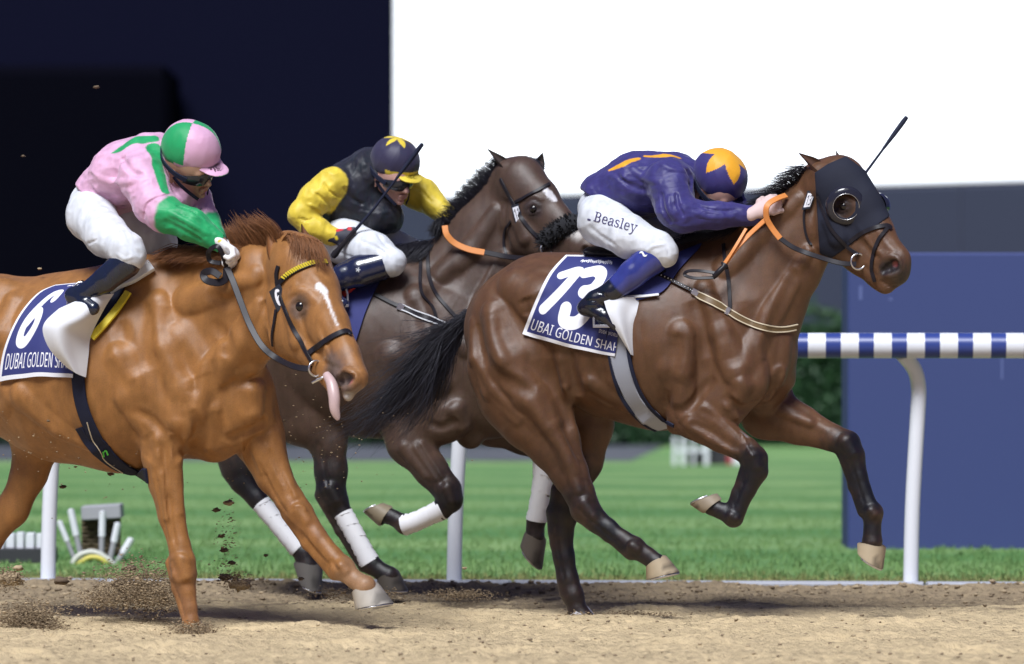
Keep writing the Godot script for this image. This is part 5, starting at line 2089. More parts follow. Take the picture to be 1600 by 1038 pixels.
	rider_spec[11] = {
		x0 = 600.0, zb = -0.78, yaw = 18.0, za = -1.2, ze = -0.3, box = [445, 200, 730, 480], skin = Color(0.55, 0.32, 0.27),
		torso = [[[545, 340, 0, 42], [556, 300, 0, 49], [582, 274, 0, 42]], [[556, 314, 0.03, 42], [598, 340, 0.04, 30]], [[582, 272, 0.02, 34], [598, 272, 0.03, 24]]],
		near_arm = [[[520, 288, 0.2, 27], [492, 312, 0.25, 24], [470, 336, 0.28, 20], [490, 356, 0.28, 18], [522, 370, 0.26, 14]]],
		far_arm = [[[622, 286, -0.1, 28], [660, 304, -0.14, 24], [698, 336, -0.1, 15]]],
		near_leg = [[[522, 365, 0.05, 34], [540, 378, 0.15, 35], [582, 394, 0.26, 30], [612, 410, 0.3, 23]]],
		far_leg = [[[526, 368, -0.05, 34], [595, 376, -0.1, 27], [652, 397, -0.16, 21]]],
		near_foot = [[[596, 414, 0.31, 24], [562, 424, 0.34, 25], [538, 432, 0.36, 21], [508, 452, 0.37, 14]], [[505, 455, 0.37, 13], [535, 475, 0.38, 10]]],
		far_foot = [[[650, 402, -0.18, 20], [600, 440, -0.3, 17], [560, 465, -0.34, 14]], [[558, 470, -0.34, 12], [585, 480, -0.34, 10]]],
		jbox = [445, 225, 725, 400], bbox = [480, 325, 690, 445], tbox = [485, 380, 690, 495],
		hem = [[540, 372, 0.1, 0.99]], cuff = [],
		folds = [[[[505, 285], [515, 300], [535, 310]], 0.01, -0.007], [[[490, 300], [505, 312], [520, 325]], 0.01, -0.007], [[[478, 318], [495, 325], [505, 335]], 0.01, 0.006], [[[465, 340], [480, 345], [490, 340]], 0.01, -0.006], [[[498, 292], [512, 306], [528, 318]], 0.008, 0.005], [[[535, 290], [550, 310], [570, 320]], 0.015, -0.007], [[[560, 330], [585, 335], [610, 330]], 0.012, 0.006], [[[640, 290], [660, 300], [675, 318]], 0.012, -0.006]],
		grain = Vector3(1.2, 0.9, 1.0), silk = INK, silk_mark = [],
		silk_paint = [[[[514, 288, 0.24, 30], [492, 312, 0.25, 34], [470, 336, 0.28, 32], [490, 356, 0.28, 28], [522, 370, 0.26, 26]], YELLOW], [[[636, 290, -0.1, 36], [660, 304, -0.14, 36], [698, 336, -0.1, 30]], YELLOW]],
		bfolds = [[[[560, 375], [585, 385], [605, 398]], 0.012, -0.006], [[[585, 378], [600, 390], [612, 405]], 0.01, 0.005], [[[520, 390], [550, 402], [575, 405]], 0.012, -0.005], [[[590, 365], [600, 380], [615, 392]], 0.016, -0.01]],
		boot = Color(0.016, 0.02, 0.05), tfolds = [], boot_paint = [],
		near_hand = [524, 370, -0.575, Vector3(1, -0.05, 0.2), Vector3(0.55, 0.75, 0), Vector3(0.3, -0.4, -0.85)], far_hand = [700, 338, -0.79, Vector3(0.8, -0.5, 0.2), Vector3(0.3, 0.1, -0.9), Vector3(-0.3, -0.9, 0.1)],
		glove = Color(0.03, 0.03, 0.045), glove_paint = [[527, 358, -0.56, 533, 356, -0.56, 0.013, Color(0.55, 0.02, 0.03)], [550, 362, -0.56, 546, 358, -0.56, 0.011, Color(0.55, 0.02, 0.03)], [546, 376, -0.56, 542, 371, -0.56, 0.011, Color(0.55, 0.02, 0.03)], [525, 371, -0.55, 526, 373, -0.55, 0.007, Color(0.6, 0.45, 0.02)]],
		cap = [617, 252, -0.68], cap_r = 0.114, peak = 0.045, cap_color = Color(0.032, 0.03, 0.065), cap_shade = cap_11, crown = Vector3(0.14, 0.93, 0.33), face = Vector3(0.62, -0.42, 0.66), head = [612, 267, -0.675], neck = [592, 284, -0.72],
	}

# ------------------------------------------------------------------ putting horses and riders together
var horse := {13: null, 6: null, 11: null}
var mats := {}
const CELL := 0.009

func grow(which: int) -> void:
	var f: Field = shape_13(CELL) if which == 13 else shape_6(CELL) if which == 6 else shape_11(CELL)
	horse[which] = [f, [f.arrays()]]

func make_materials() -> void:
	mats.coat = vcol("coat", 0.44, 0.46)
	mats.coat.rim_enabled = true
	mats.coat.rim = 0.06
	mats.coat.rim_tint = 0.3
	relief(mats.coat, noise_tex(51, 0.12, 512, 4), 0.09, 5.0)
	mats.coat.albedo_texture = noise_tex(52, 0.05, 512, 4, [[0.0, Color(0.84, 0.84, 0.84)], [0.5, Color(0.95, 0.95, 0.95)], [1.0, Color(1, 1, 1)]])
	mats.skin = vcol("skin", 0.5, 0.5)
	mats.skin.subsurf_scatter_enabled = true
	mats.skin.subsurf_scatter_strength = 0.05
	mats.silk = vcol("racing silk", 0.5, 0.4)
	mats.silk.rim_enabled = true
	mats.silk.rim = 0.3
	mats.breeches = vcol("white breeches", 0.7, 0.4)
	mats.leather = vcol("polished leather", 0.16, 0.6)
	mats.glove = vcol("glove", 0.6, 0.4)
	mats.sole = mat("sole", Color(0.06, 0.05, 0.04), 0.9)
	mats.steel = mat("steel", Color(0.7, 0.7, 0.72), 0.3, 1.0)
	mats.eye = mat("eye", Color(0.012, 0.009, 0.008), 0.06)
	mats.black_hair = vcol("black hair", 0.5)
	mats.black_hair.albedo_color = lin(0.012, 0.011, 0.02)
	mats.red_hair = vcol("chestnut hair", 0.55)
	mats.red_hair.albedo_color = lin(0.25, 0.1, 0.035)
	mats.strap = mat("bridle leather", Color(0.014, 0.012, 0.016), 0.42, 0.0, 0.35)
	mats.brown_strap = mat("brown leather", Color(0.14, 0.09, 0.04), 0.45)
	mats.cream = mat("cream stitching", Color(0.6, 0.52, 0.38), 0.6)
	mats.orange = mat("orange rubber grip", Color(0.66, 0.24, 0.06), 0.55)
	mats.bandage = mat("white bandage", Color(0.68, 0.68, 0.7), 0.85)
	mats.hood = mat("black stretch hood", Color(0.018, 0.02, 0.033), 0.8, 0.0, 0.3)
	mats.plastic = mat("black plastic", Color(0.02, 0.02, 0.03), 0.12)
	mats.pad_blue = mat("blue saddle pad", Color(0.027, 0.033, 0.15), 0.8)
	mats.white_cloth = mat("white lining", Color(0.66, 0.67, 0.7), 0.8)
	mats.grey_elastic = mat("grey elastic webbing", Color(0.3, 0.32, 0.38), 0.85)
	mats.navy_web = mat("navy webbing", Color(0.012, 0.015, 0.036), 0.7, 0.0, 0.35)
	mats.yellow = mat("yellow trim", Color(0.7, 0.56, 0.03), 0.5)
	mats.red = mat("red trim", Color(0.62, 0.03, 0.025), 0.5)
	mats.fleece = mat("black sheepskin", Color(0.012, 0.012, 0.015), 0.95)
	mats.tongue = mat("tongue", Color(0.5, 0.36, 0.35), 0.35)
	mats.lens = mat("goggle lens", Color(0.02, 0.022, 0.03), 0.06)
	mats.print_navy = mat("navy print", Color(0.05, 0.04, 0.12), 0.7)

var working := []

# the heavy shapes grow in threads while the place is built
func start_horses() -> void:
	make_materials()
	write_specs()
	rider = {13: null, 6: null, 11: null}
	for k in [6, 13, 11]:
		for job in [grow, fit_out]:
			var t := Thread.new()
			t.start(job.bind(k))
			working.append(t)

func build_horses() -> void:
	for t in working:
		t.wait_to_finish()
	saddle_up_13()
	saddle_up_6()
	saddle_up_11()
	for k in [13, 6, 11]:
		dress(k)

func dress(k: int) -> void:
	var q: Dictionary = rider_spec[k]
	var r: Dictionary = rider[k]
	var label: String = {13: "rider in purple silks with orange patches, crouched low over the bay horse", 6: "rider in pink and green silks looking down, on the chestnut horse", 11: "rider in black and yellow silks with raised whip hand, on the dark brown horse"}[k]
	var t := thing("person", label, "person", P(q.torso[0][0][0], 420, q.zb), "riders of the racing horses")
	obj("body", Field.wrap(r.body, mats.skin), t)
	obj("jacket", Field.wrap(r.jacket, mats.silk), t)
	obj("breeches", Field.wrap(r.breeches, mats.breeches), t)
	obj("boot", Field.wrap(r.near_boot, mats.leather), t)
	obj("boot", Field.wrap(r.far_boot, mats.leather), t)
	obj("glove", Field.wrap(r.near_glove, mats.glove), t)
	obj("glove", Field.wrap(r.far_glove, mats.glove), t)
	obj("cap", Field.wrap(r.cap, mats.silk), t)
	var hc := P(q.head[0], q.head[1], q.head[2])
	var g := obj("goggles", lens_mesh(hc, q.crown, q.face, 0.104, -0.062, -0.008, 1.15), t, mats.lens)
	obj("strap", band(hc, q.crown, q.face, 0.116, 0.1, 55, 165, -0.03, 0.045, 0.022, 0.005), g, mats.navy_web)
	obj("strap", band(hc, q.crown, q.face, 0.116, 0.1, -55, -165, -0.03, 0.045, 0.022, 0.005), g, mats.navy_web)
	obj("chin_strap", band(hc - q.crown.normalized() * 0.06, q.crown, q.face, 0.1, 0.086, 95, 20, 0.03, -0.07, 0.014, 0.004), t, mats.navy_web)
	obj("chin_strap", band(hc - q.crown.normalized() * 0.06, q.crown, q.face, 0.1, 0.086, -95, -20, 0.03, -0.07, 0.014, 0.004), t, mats.navy_web)
	if k == 13:
		obj("name_print", print_on(r.breeches_field, "Beasley", 926, 350, 66, 18.5, 21, 0.0025, true, 0.0), t, mats.print_navy)
		obj("print_mark", print_on(r.breeches_field, "-", 918, 344, 5, 1.3, 2.5, 0.0025, true, 0.2), t, mats.print_navy)
		obj("boot_mark", print_on(r.boot_field, "~", 999, 397, 10, 6, 6, 0.003), t, mats.white_cloth)
	elif k == 11:
		obj("boot_mark", print_on(r.boot_field, "*", 555, 424, 7, 2, 7, 0.003), t, mats.white_cloth)

# ------------------------------------------------------------------ hooves, eyes, hair
func hoof(parent: Node3D, f: Field, dz: float, cb: Array, cf: Array, st: Array, sh: Array, wall: Color, width := 1.0) -> void:
	var ring := func(a: Array, b: Array, wid: float) -> Array:
		var pa := f.at(a[0], a[1], dz)
		var pb := f.at(b[0], b[1], dz)
		pb.z = pa.z + (pb.z - pa.z) * 0.5
		var c := (pa + pb) * 0.5
		var e := (pb - pa) * 0.5
		var out := []
		for j in 20:
			var an := TAU * j / 20.0
			var sq := 1.0 - 0.12 * maxf(0.0, -cos(an))
			out.append(c + e * cos(an) + f.n * (sin(an) * e.length() * wid * sq))
		return out
	var r0: Array = ring.call(cb, cf, 0.95 * width)
	var r1: Array = ring.call(sh, st, 0.98 * width)
	var s := Shape.new()
	var mid0 := Vector3.ZERO
	var mid1 := Vector3.ZERO
	for j in 20:
		mid0 += r0[j] / 20.0
		mid1 += r1[j] / 20.0
	var ax := (mid1 - mid0).normalized()
	var rows := [[-0.12, 0.8], [-0.03, 0.97], [0.06, 1.0], [0.3, 1.0], [0.55, 1.0], [0.8, 1.0], [0.95, 1.01], [1.0, 0.97]]
	var nr := RandomNumberGenerator.new()
	nr.seed = int(cb[0])
	for q in rows:
		var t: float = q[0]
		
		for j in 20:
			var grime := nr.randf_range(0.82, 1.08)
			if t > 0.5 and (j < 4 or j > 17) and nr.randf() < 0.6:
				grime *= 0.45
			s.tint = Color.WHITE * ((1.3 if t < 0.1 else 1.0 + 0.1 * sin(t * 25.0)) * grime)
			var c := mid0.lerp(mid1, t)
			var p: Vector3 = r0[j].lerp(r1[j], t)
			p = c + (p - c) * q[1]
			s.add(p, ((p - c) - ax * (p - c).dot(ax)).normalized(), Vector2(j / 20.0, t))
	for i in rows.size() - 1:
		for j in 20:
			var a := i * 20 + j
			var b := i * 20 + (j + 1) % 20
			s.face(a, b, b + 20)
			s.face(a, b + 20, a + 20)
	var wm := mat("hoof wall", wall, 0.55)
	wm.vertex_color_use_as_albedo = true
	var o := obj("hoof", s.done(wm), parent)
	var sole := Shape.new()
	var c0 := sole.add(mid1 - ax * 0.006, ax)
	for j in 20:
		sole.add(r1[j] - ax * 0.002, ax)
	for j in 20:
		sole.face(c0, c0 + 1 + j, c0 + 1 + (j + 1) % 20)
	obj("sole", sole.done(mats.sole), o)
	var shoe := Shape.new()
	var pts := []
	for j in range(-8, 9):
		var an := j * 0.29
		var k := int(roundf(an / TAU * 20.0))
		pts.append(r1[posmod(k, 20)].lerp(mid1, 0.12) + ax * 0.003)
	shoe.tube(pts, [0.005], 6)
	obj("horseshoe", shoe.done(mats.steel), o)

func eye(parent: Node3D, f: Field, x: float, y: float, r: float) -> void:
	var c: Variant = f.hit(x, y)
	if c == null:
		return
	var s := SphereMesh.new()
	s.radius = r
	s.height = r * 2.0
	s.radial_segments = 24
	s.rings = 14
	var o := obj("eye", s, parent, mats.eye)
	o.position += c - f.grad(c) * (r * 0.55)

# a cupped, pointed ear: base and tip in pixels, open = direction the hollow faces, w = half width in metres
func ear_leaf(parent: Node3D, f: Field, base: Array, tip: Array, open: Vector3, w: float, outside: Color, bend := Vector3.ZERO) -> void:
	var a := P(base[0], base[1], base[2])
	var b := P(tip[0], tip[1], tip[2])
	var ax := (b - a).normalized()
	var fr := (open - ax * open.dot(ax)).normalized()
	var sd := ax.cross(fr).normalized()
	var grid := []
	for j in 13:
		var t := j / 12.0
		var ww := w * (0.62 + 0.5 * sin(PI * minf(1.0, t * 1.15) * 0.75)) * pow(maxf(0.0, 1.0 - t), 0.62)
		if j == 12:
			ww = 0.0015
		var row := []
		var half := lerpf(2.3, 1.15, minf(1.0, t * 1.2))
		var c := a.lerp(b, t) + bend * sin(PI * t)
		for i in 11:
			var an := lerpf(-half, half, i / 10.0)
			row.append(c + (sd * sin(an) - fr * (cos(an) - 0.3)) * ww)
		grid.append(row)
	var s := Shape.new()
	s.sheet(grid, 0.0045, -fr)
	var m := mat("ear skin", outside, 0.6)
	obj("ear", s.done(m), parent)

func guide(pts: Array) -> Array:
	return pts.map(func(q): return P(q[0], q[1], q[2]))

func hair_13(t: Node3D, f: Field) -> void:
	var s := Shape.new()
	var z := f.zc(740)
	# the dock and the streaming tail, in loose locks
	var ends := [[598, 548, 0.06, 0.05, 60], [585, 575, 0.08, 0.06, 70], [578, 610, 0.1, 0.05, 70], [560, 640, 0.1, 0.05, 90], [520, 664, 0.1, 0.04, 90], [512, 684, 0.1, 0.035, 100], [535, 696, 0.08, 0.035, 110], [575, 698, 0.05, 0.04, 120], [610, 690, 0.02, 0.05, 120], [640, 668, 0.0, 0.06, 120], [655, 630, -0.03, 0.05, 100], [560, 668, 0.06, 0.05, 120], [600, 650, 0.04, 0.06, 120]]
	for e in ends:
		var mx: float = lerpf(735, e[0], 0.38)
		var my: float = lerpf(492, e[1], 0.38) + rng.randf_range(-4, 12)
		var qx: float = lerpf(735, e[0], 0.72)
		var qy: float = lerpf(492, e[1], 0.8) + rng.randf_range(-8, 14)
		hair(s, guide([[742, 488, z], [724, 500, z + 0.01], [mx, my, z + e[2] * 0.4], [qx, qy, z + e[2] * 0.8], [e[0], e[1], z + e[2]]]), int(e[4] * 1.15), 0.012, e[3] * 0.95, 0.00105, 0.026, 0.6)
	for k in 46:
		var e: Array = ends[rng.randi_range(0, ends.size() - 1)]
		var o1 := rng.randf_range(-26, 26)
		var o2 := rng.randf_range(-34, 34)
		hair(s, guide([[738, 492, z], [700, 510 + o1 * 0.2, z + 0.02], [lerpf(720, e[0], 0.6), lerpf(500, e[1], 0.6) + o1, z + 0.1], [e[0] + o2, e[1] + o1 - 10, z + 0.12], [e[0] + o2 * 1.3, e[1] + o2 * 0.6, z + 0.1]]), 2, 0.006, 0.01, 0.0011, 0.02, 0.7)
	obj("tail", s.done(mats.black_hair), t)
	var m := Shape.new()
	for k in 26:
		var u := k / 25.0
		var x := lerpf(1168, 1262, u)
		var y := lerpf(345, 268, u)
		var zz := f.zc(x) + 0.02
		var len_ := lerpf(0.7, 1.0, rng.randf())
		hair(m, guide([[x + 6, y + 8, zz], [x - 4, y - 6 * len_, zz + 0.03], [x - 24 * len_, y - 6 * len_, zz + 0.04], [x - 44 * len_, y + 4 + rng.randf_range(-14, 6), zz + 0.05]]), 26, 0.012, 0.018, 0.0013, 0.004, 0.55)
	# forward of the withers, under the rider's arms
	for k in 14:
		var x := 1085.0 + k * 6.0
		hair(m, guide([[x + 8, 378 - k * 2.0, f.zc(x)], [x, 370 - k * 2.0, f.zc(x) + 0.04], [x - 22, 374 - k, f.zc(x) + 0.09], [x - 40, 384 - k, f.zc(x) + 0.11]]), 30, 0.014, 0.018, 0.0014, 0.004, 0.6)
	obj("mane", m.done(mats.black_hair), t)

func hair_6(t: Node3D, f: Field) -> void:
	var m := Shape.new()
	for k in 16:
		var u := k / 15.0
		var x := lerpf(375, 440, u)
		var y := lerpf(408, 388, u)
		var z := f.zc(x) + 0.08 + 0.08 * u
		hair(m, guide([[x + 4, y + 8, z], [x - 4, y - 14, z + 0.02], [x - 16, y - 38 + u * 4, z + 0.03], [x - 24 - u * 18, y - 62 + u * 8 + rng.randf_range(-8, 10), z + 0.02]]), 70, 0.018, 0.02, 0.0016, 0.004, 0.6)
	for k in 16:
		var x := 262.0 + k * 7.0
		var z := f.zc(x) + 0.1
		hair(m, guide([[x + 24, 398 - k * 0.3, z - 0.02], [x + 6, 392, z + 0.06], [x - 14, 398 + rng.randf_range(-3, 5), z + 0.08], [x - 34, 407 + rng.randf_range(-4, 5), z + 0.07]]), 60, 0.02, 0.02, 0.0016, 0.004, 0.65)
	obj("mane", m.done(mats.red_hair), t)
	var g := Shape.new()
	for k in 12:
		var x := 450.0 + k * 4.0
		var z := f.zc(x) + 0.2
		hair(g, guide([[x - 6, 378 + k, z], [x + 2, 368 + k, z + 0.04], [x + 8, 385 + k, z + 0.08], [x + 4 + k, 412 + k * 1.2, z + 0.1]]), 44, 0.014, 0.016, 0.0015, 0.004, 0.65)
	obj("forelock", g.done(mats.red_hair), t)

func hair_11(t: Node3D, f: Field) -> void:
	var m := Shape.new()
	for k in 30:
		var u := k / 29.0
		var x := lerpf(688, 790, u)
		var y := lerpf(372, 262, u) - 8.0 * sin(PI * u)
		var z := f.zc(x) + 0.02
		hair(m, guide([[x + 10, y + 10, z], [x, y - 2, z + 0.02], [x - 12, y - 12, z + 0.02], [x - 22, y - 14 + rng.randf_range(-8, 6), z + 0.02]]), 50, 0.014, 0.014, 0.0014, 0.003, 0.6)
	for k in 12:
		var x := 610.0 + k * 6.0
		hair(m, guide([[x + 24, 396 - k, f.zc(x)], [x + 6, 390 - k, f.zc(x) + 0.05], [x - 16, 400, f.zc(x) + 0.1], [x - 36, 412, f.zc(x) + 0.12]]), 50, 0.018, 0.018, 0.0015, 0.004, 0.6)
	for k in 8:
		hair(m, guide([[700 + k * 2, 360, f.zc(700)], [694, 348, f.zc(700) + 0.03], [684, 352, f.zc(700) + 0.06], [676, 372, f.zc(700) + 0.07]]), 50, 0.018, 0.02, 0.0015, 0.004, 0.6)
	obj("mane", m.done(mats.black_hair), t)
	var g := Shape.new()
	for k in 6:
		hair(g, guide([[800 + k * 4, 262, f.zc(800)], [812 + k * 4, 250, f.zc(800) + 0.02], [825 + k * 4, 256, f.zc(800) + 0.06], [835 + k * 4, 272, f.zc(800) + 0.08]]), 22, 0.012, 0.015, 0.0018, 0.006, 0.6)
	obj("forelock", g.done(mats.black_hair), t)

# ------------------------------------------------------------------ tack
func planes_of(poly: Array) -> Array:
	var out := []
	var cx := 0.0
	var cy := 0.0
	for p in poly:
		cx += p[0] / poly.size()
		cy += p[1] / poly.size()
	for i in poly.size():
		var a: Array = poly[i]
		var b: Array = poly[(i + 1) % poly.size()]
		var e := Vector2(b[0] - a[0], b[1] - a[1]).normalized().orthogonal()
		if e.dot(Vector2(cx - a[0], cy - a[1])) > 0.0:
			e = -e
		out.append([a[0], a[1], e.x, e.y])
	return out

# cloth between a left and a right edge curve, laid on the horse; lift = how far it stands off (metres) by row
func drape(f: Field, left: Array, right: Array, cols: int, rows: int, off: float, wave := 0.0, bow := 0.0) -> Array:
	var lc := curve2(left, 8)
	var rc := curve2(right, 8)
	var grid := []
	for j in rows:
		var u := float(j) / (rows - 1)
		var li := u * (lc.size() - 1)
		var ri := u * (rc.size() - 1)
		var la: Array = lc[mini(int(li), lc.size() - 2)]
		var lb: Array = lc[mini(int(li), lc.size() - 2) + 1]
		var ra: Array = rc[mini(int(ri), rc.size() - 2)]
		var rb: Array = rc[mini(int(ri), rc.size() - 2) + 1]
		var lt := li - mini(int(li), lc.size() - 2)
		var rt := ri - mini(int(ri), rc.size() - 2)
		var row := []
		var lastz := 1e9
		for i in cols:
			var t := float(i) / (cols - 1)
			var x := lerpf(lerpf(la[0], lb[0], lt), lerpf(ra[0], rb[0], rt), t)
			var y := lerpf(lerpf(la[1], lb[1], lt), lerpf(ra[1], rb[1], rt), t) + bow * sin(PI * t) * (1.0 - u)
			var c: Variant = f.hit(x, y)
			if c == null:
				c = P(x, y, (f.zc(x) + 0.1) if lastz > 1e8 else lastz)
			lastz = c.z
			var lift := off + wave * (1.0 - u) * (0.5 + 0.5 * sin(t * 9.0 + x * 0.05))
			row.append(c + Vector3(0, 0.15, 1).normalized() * lift)
		grid.append(row)
	return grid

func sheet_mesh(grid: Array, t := 0.003, m: Material = null) -> ArrayMesh:
	var s := Shape.new()
	s.sheet(grid, t)
	return s.done(m)

# free sheet from rows of [x, y, z]
func free_sheet(rows: Array, per := 5) -> Array:
	var lines := rows.map(func(r): return pts3(r, per))
	var grid := []
	var n: int = lines[0].size()
	var cols := []
	for i in n:
		cols.append(curve(lines.map(func(l): return l[i]), per))
	for j in cols[0].size():
		grid.append(range(n).map(func(i): return cols[i][j]))
	return grid

func cloth_print(which: int) -> StandardMaterial3D:
	var w := 1024
	var hh := 1024
	var blue := lin(0.025, 0.031, 0.15)
	var white := lin(0.74, 0.74, 0.78)
	var fl := Image.create(w, hh, false, Image.FORMAT_RGB8)
	fl.fill(white)
	fl.fill_rect(Rect2i(36, 40, w - 36, hh - 40 - 54), blue)
	# fl is upright (row 0 = spine); it is flipped into place at the end
	if which == 13:
		draw_text(fl, "UBAI GOLDEN SHAHEEN", 60, 830, 1190, 105, white, false, 0.2)
		# 1
		stroke(fl, [[150, 330], [262, 252], [312, 246]], 50, white)
		stroke(fl, [[310, 262], [262, 420], [202, 560], [122, 720]], 52, white)
		# 3
		stroke(fl, [[400, 250], [520, 215], [606, 270], [578, 390], [484, 440]], 60, white)
		stroke(fl, [[484, 440], [588, 480], [598, 620], [520, 740], [386, 760], [356, 640]], 64, white)
		for k in 16:
			stroke(fl, [[250 + k * 24, 118 + 14 * sin(k * 2.1)], [262 + k * 24, 98 + 12 * sin(k * 1.3)], [276 + k * 24, 122 + 8 * sin(k * 3.1)]], 7, white)
		draw_text(fl, "DUBAI WORLD CUP", 800, 730, 300, 42, white, false, 0.0, 0.2)
	elif which == 6:
		draw_text(fl, "DUBAI GOLDEN SHAHEEN", 70, 800, 1090, 120, white, false, 0.2)
		stroke(fl, [[410, 330], [392, 262], [310, 270], [240, 400], [180, 560], [190, 690], [276, 712], [350, 610], [350, 520], [285, 470], [200, 560]], 48, white)
		for k in 14:
			stroke(fl, [[330 + k * 26, 118 + 14 * sin(k * 2.1)], [342 + k * 26, 98 + 12 * sin(k * 1.3)], [356 + k * 26, 122 + 8 * sin(k * 3.1)]], 8, white)
		draw_text(fl, "MEYDAN", 540, 90, 330, 60, white, false, 0.0, 0.2, true)
		draw_text(fl, "WORLD CUP", 640, 715, 380, 44, white, false, 0.0, 0.2)
		for k in 7:
			stroke(fl, [[690 + k * 30, 660 + 10 * sin(k * 2.7)], [705 + k * 30, 640 + 14 * sin(k * 1.7)], [720 + k * 30, 668 + 8 * sin(k)]], 7, white)
		stroke(fl, [[720, 480], [745, 500], [730, 530]], 9, white)
		stroke(fl, [[700, 560], [730, 580], [760, 560]], 9, white)
	else:
		draw_text(fl, "DUBAI GOLDEN SHAHEEN", 60, 820, 1000, 110, white, false, 0.2)
		stroke(fl, [[380, 250], [380, 700]], 50, white)
		stroke(fl, [[620, 250], [620, 700]], 50, white)
	fl.flip_y()
	var m := StandardMaterial3D.new()
	m.resource_name = "printed saddle cloth"
	m.albedo_texture = ImageTexture.create_from_image(fl)
	m.roughness = 0.75
	m.texture_repeat = false
	return m

func plaque(t: Node3D, f: Field, corners: Array, text: String, border := false) -> void:
	var mid := [(corners[0][0] + corners[2][0]) * 0.5, (corners[0][1] + corners[2][1]) * 0.5]
	var c: Variant = f.hit(mid[0], mid[1])
	var z: float = c.z + 0.012 if c != null else f.zc(mid[0]) + 0.15
	var im := Image.create(192, 256, false, Image.FORMAT_RGB8)
	im.fill(lin(0.02, 0.024, 0.035))
	if border:
		im.fill_rect(Rect2i(24, 30, 144, 196), lin(0.75, 0.75, 0.8))
		draw_text(im, text, 40, 55, 112, 146, lin(0.02, 0.02, 0.03), false, 0.0)
	else:
		stroke(im, [[128, 62], [100, 48], [72, 90], [62, 150], [76, 206], [116, 208], [134, 166], [112, 128], [74, 140]], 17, lin(0.8, 0.8, 0.85))
	var m := StandardMaterial3D.new()
	m.resource_name = "number plaque print"
	m.albedo_texture = ImageTexture.create_from_image(im)
	m.roughness = 0.35
	m.texture_repeat = false
	var grid := []
	for j in 4:
		var row := []
		for i in 4:
			var u := i / 3.0
			var v := j / 3.0
			var x := lerpf(lerpf(corners[0][0], corners[1][0], u), lerpf(corners[3][0], corners[2][0], u), v)
			var y := lerpf(lerpf(corners[0][1], corners[1][1], u), lerpf(corners[3][1], corners[2][1], u), v)
			row.append(P(x, y, z + 0.004 * sin(PI * u)))
		grid.append(row)
	obj("number_plaque", sheet_mesh(grid, 0.004, m), t)

func ring_mesh(c: Vector3, axis: Vector3, r: float, tr: float) -> ArrayMesh:
	axis = axis.normalized()
	var s := axis.cross(Vector3(0.2, 1, 0.1)).normalized()
	var u := s.cross(axis)
	var pts := []
	for i in 25:
		var a := TAU * i / 24.0
		pts.append(c + (s * cos(a) + u * sin(a)) * r)
	var sh := Shape.new()
	sh.tube(pts, [tr], 8, false)
	return sh.done()

func bandage(label: String, f: Field, dz: float, pts: Array) -> void:
	var t := thing("leg_bandage", label, "bandage", f.at(pts[0][0], pts[0][1], dz), "white leg bandages of the dark brown horse")
	var ps := []
	var rs := []
	var c := curve2(pts, 9)
	for i in c.size():
		var p := f.at(c[i][0], c[i][1], dz)
		ps.append(p)
		rs.append(L(c[i][2], p.z) * (1.0 + 0.035 * sin(i * 2.1) + 0.02 * sin(i * 5.3)))
	var s := Shape.new()
	s.tube(ps, rs, 18)
	obj("wrap", s.done(mats.bandage), t)
	var k := Shape.new()
	var hp := []
	for i in 44:
		var u := i / 43.0 * (ps.size() - 1)
		var j := mini(int(u), ps.size() - 2)
		var p: Vector3 = ps[j].lerp(ps[j + 1], u - j)
		var ax: Vector3 = (ps[j + 1] - ps[j]).normalized()
		var sd := ax.cross(Vector3(0, 0.1, 1)).normalized()
		var up := sd.cross(ax)
		hp.append(p + (sd * cos(i * 0.7) + up * sin(i * 0.7)) * (rs[j] * 1.0))
	k.tube(hp, [0.0022], 5)
	obj("wrap_edge", k.done(mats.bandage), t)

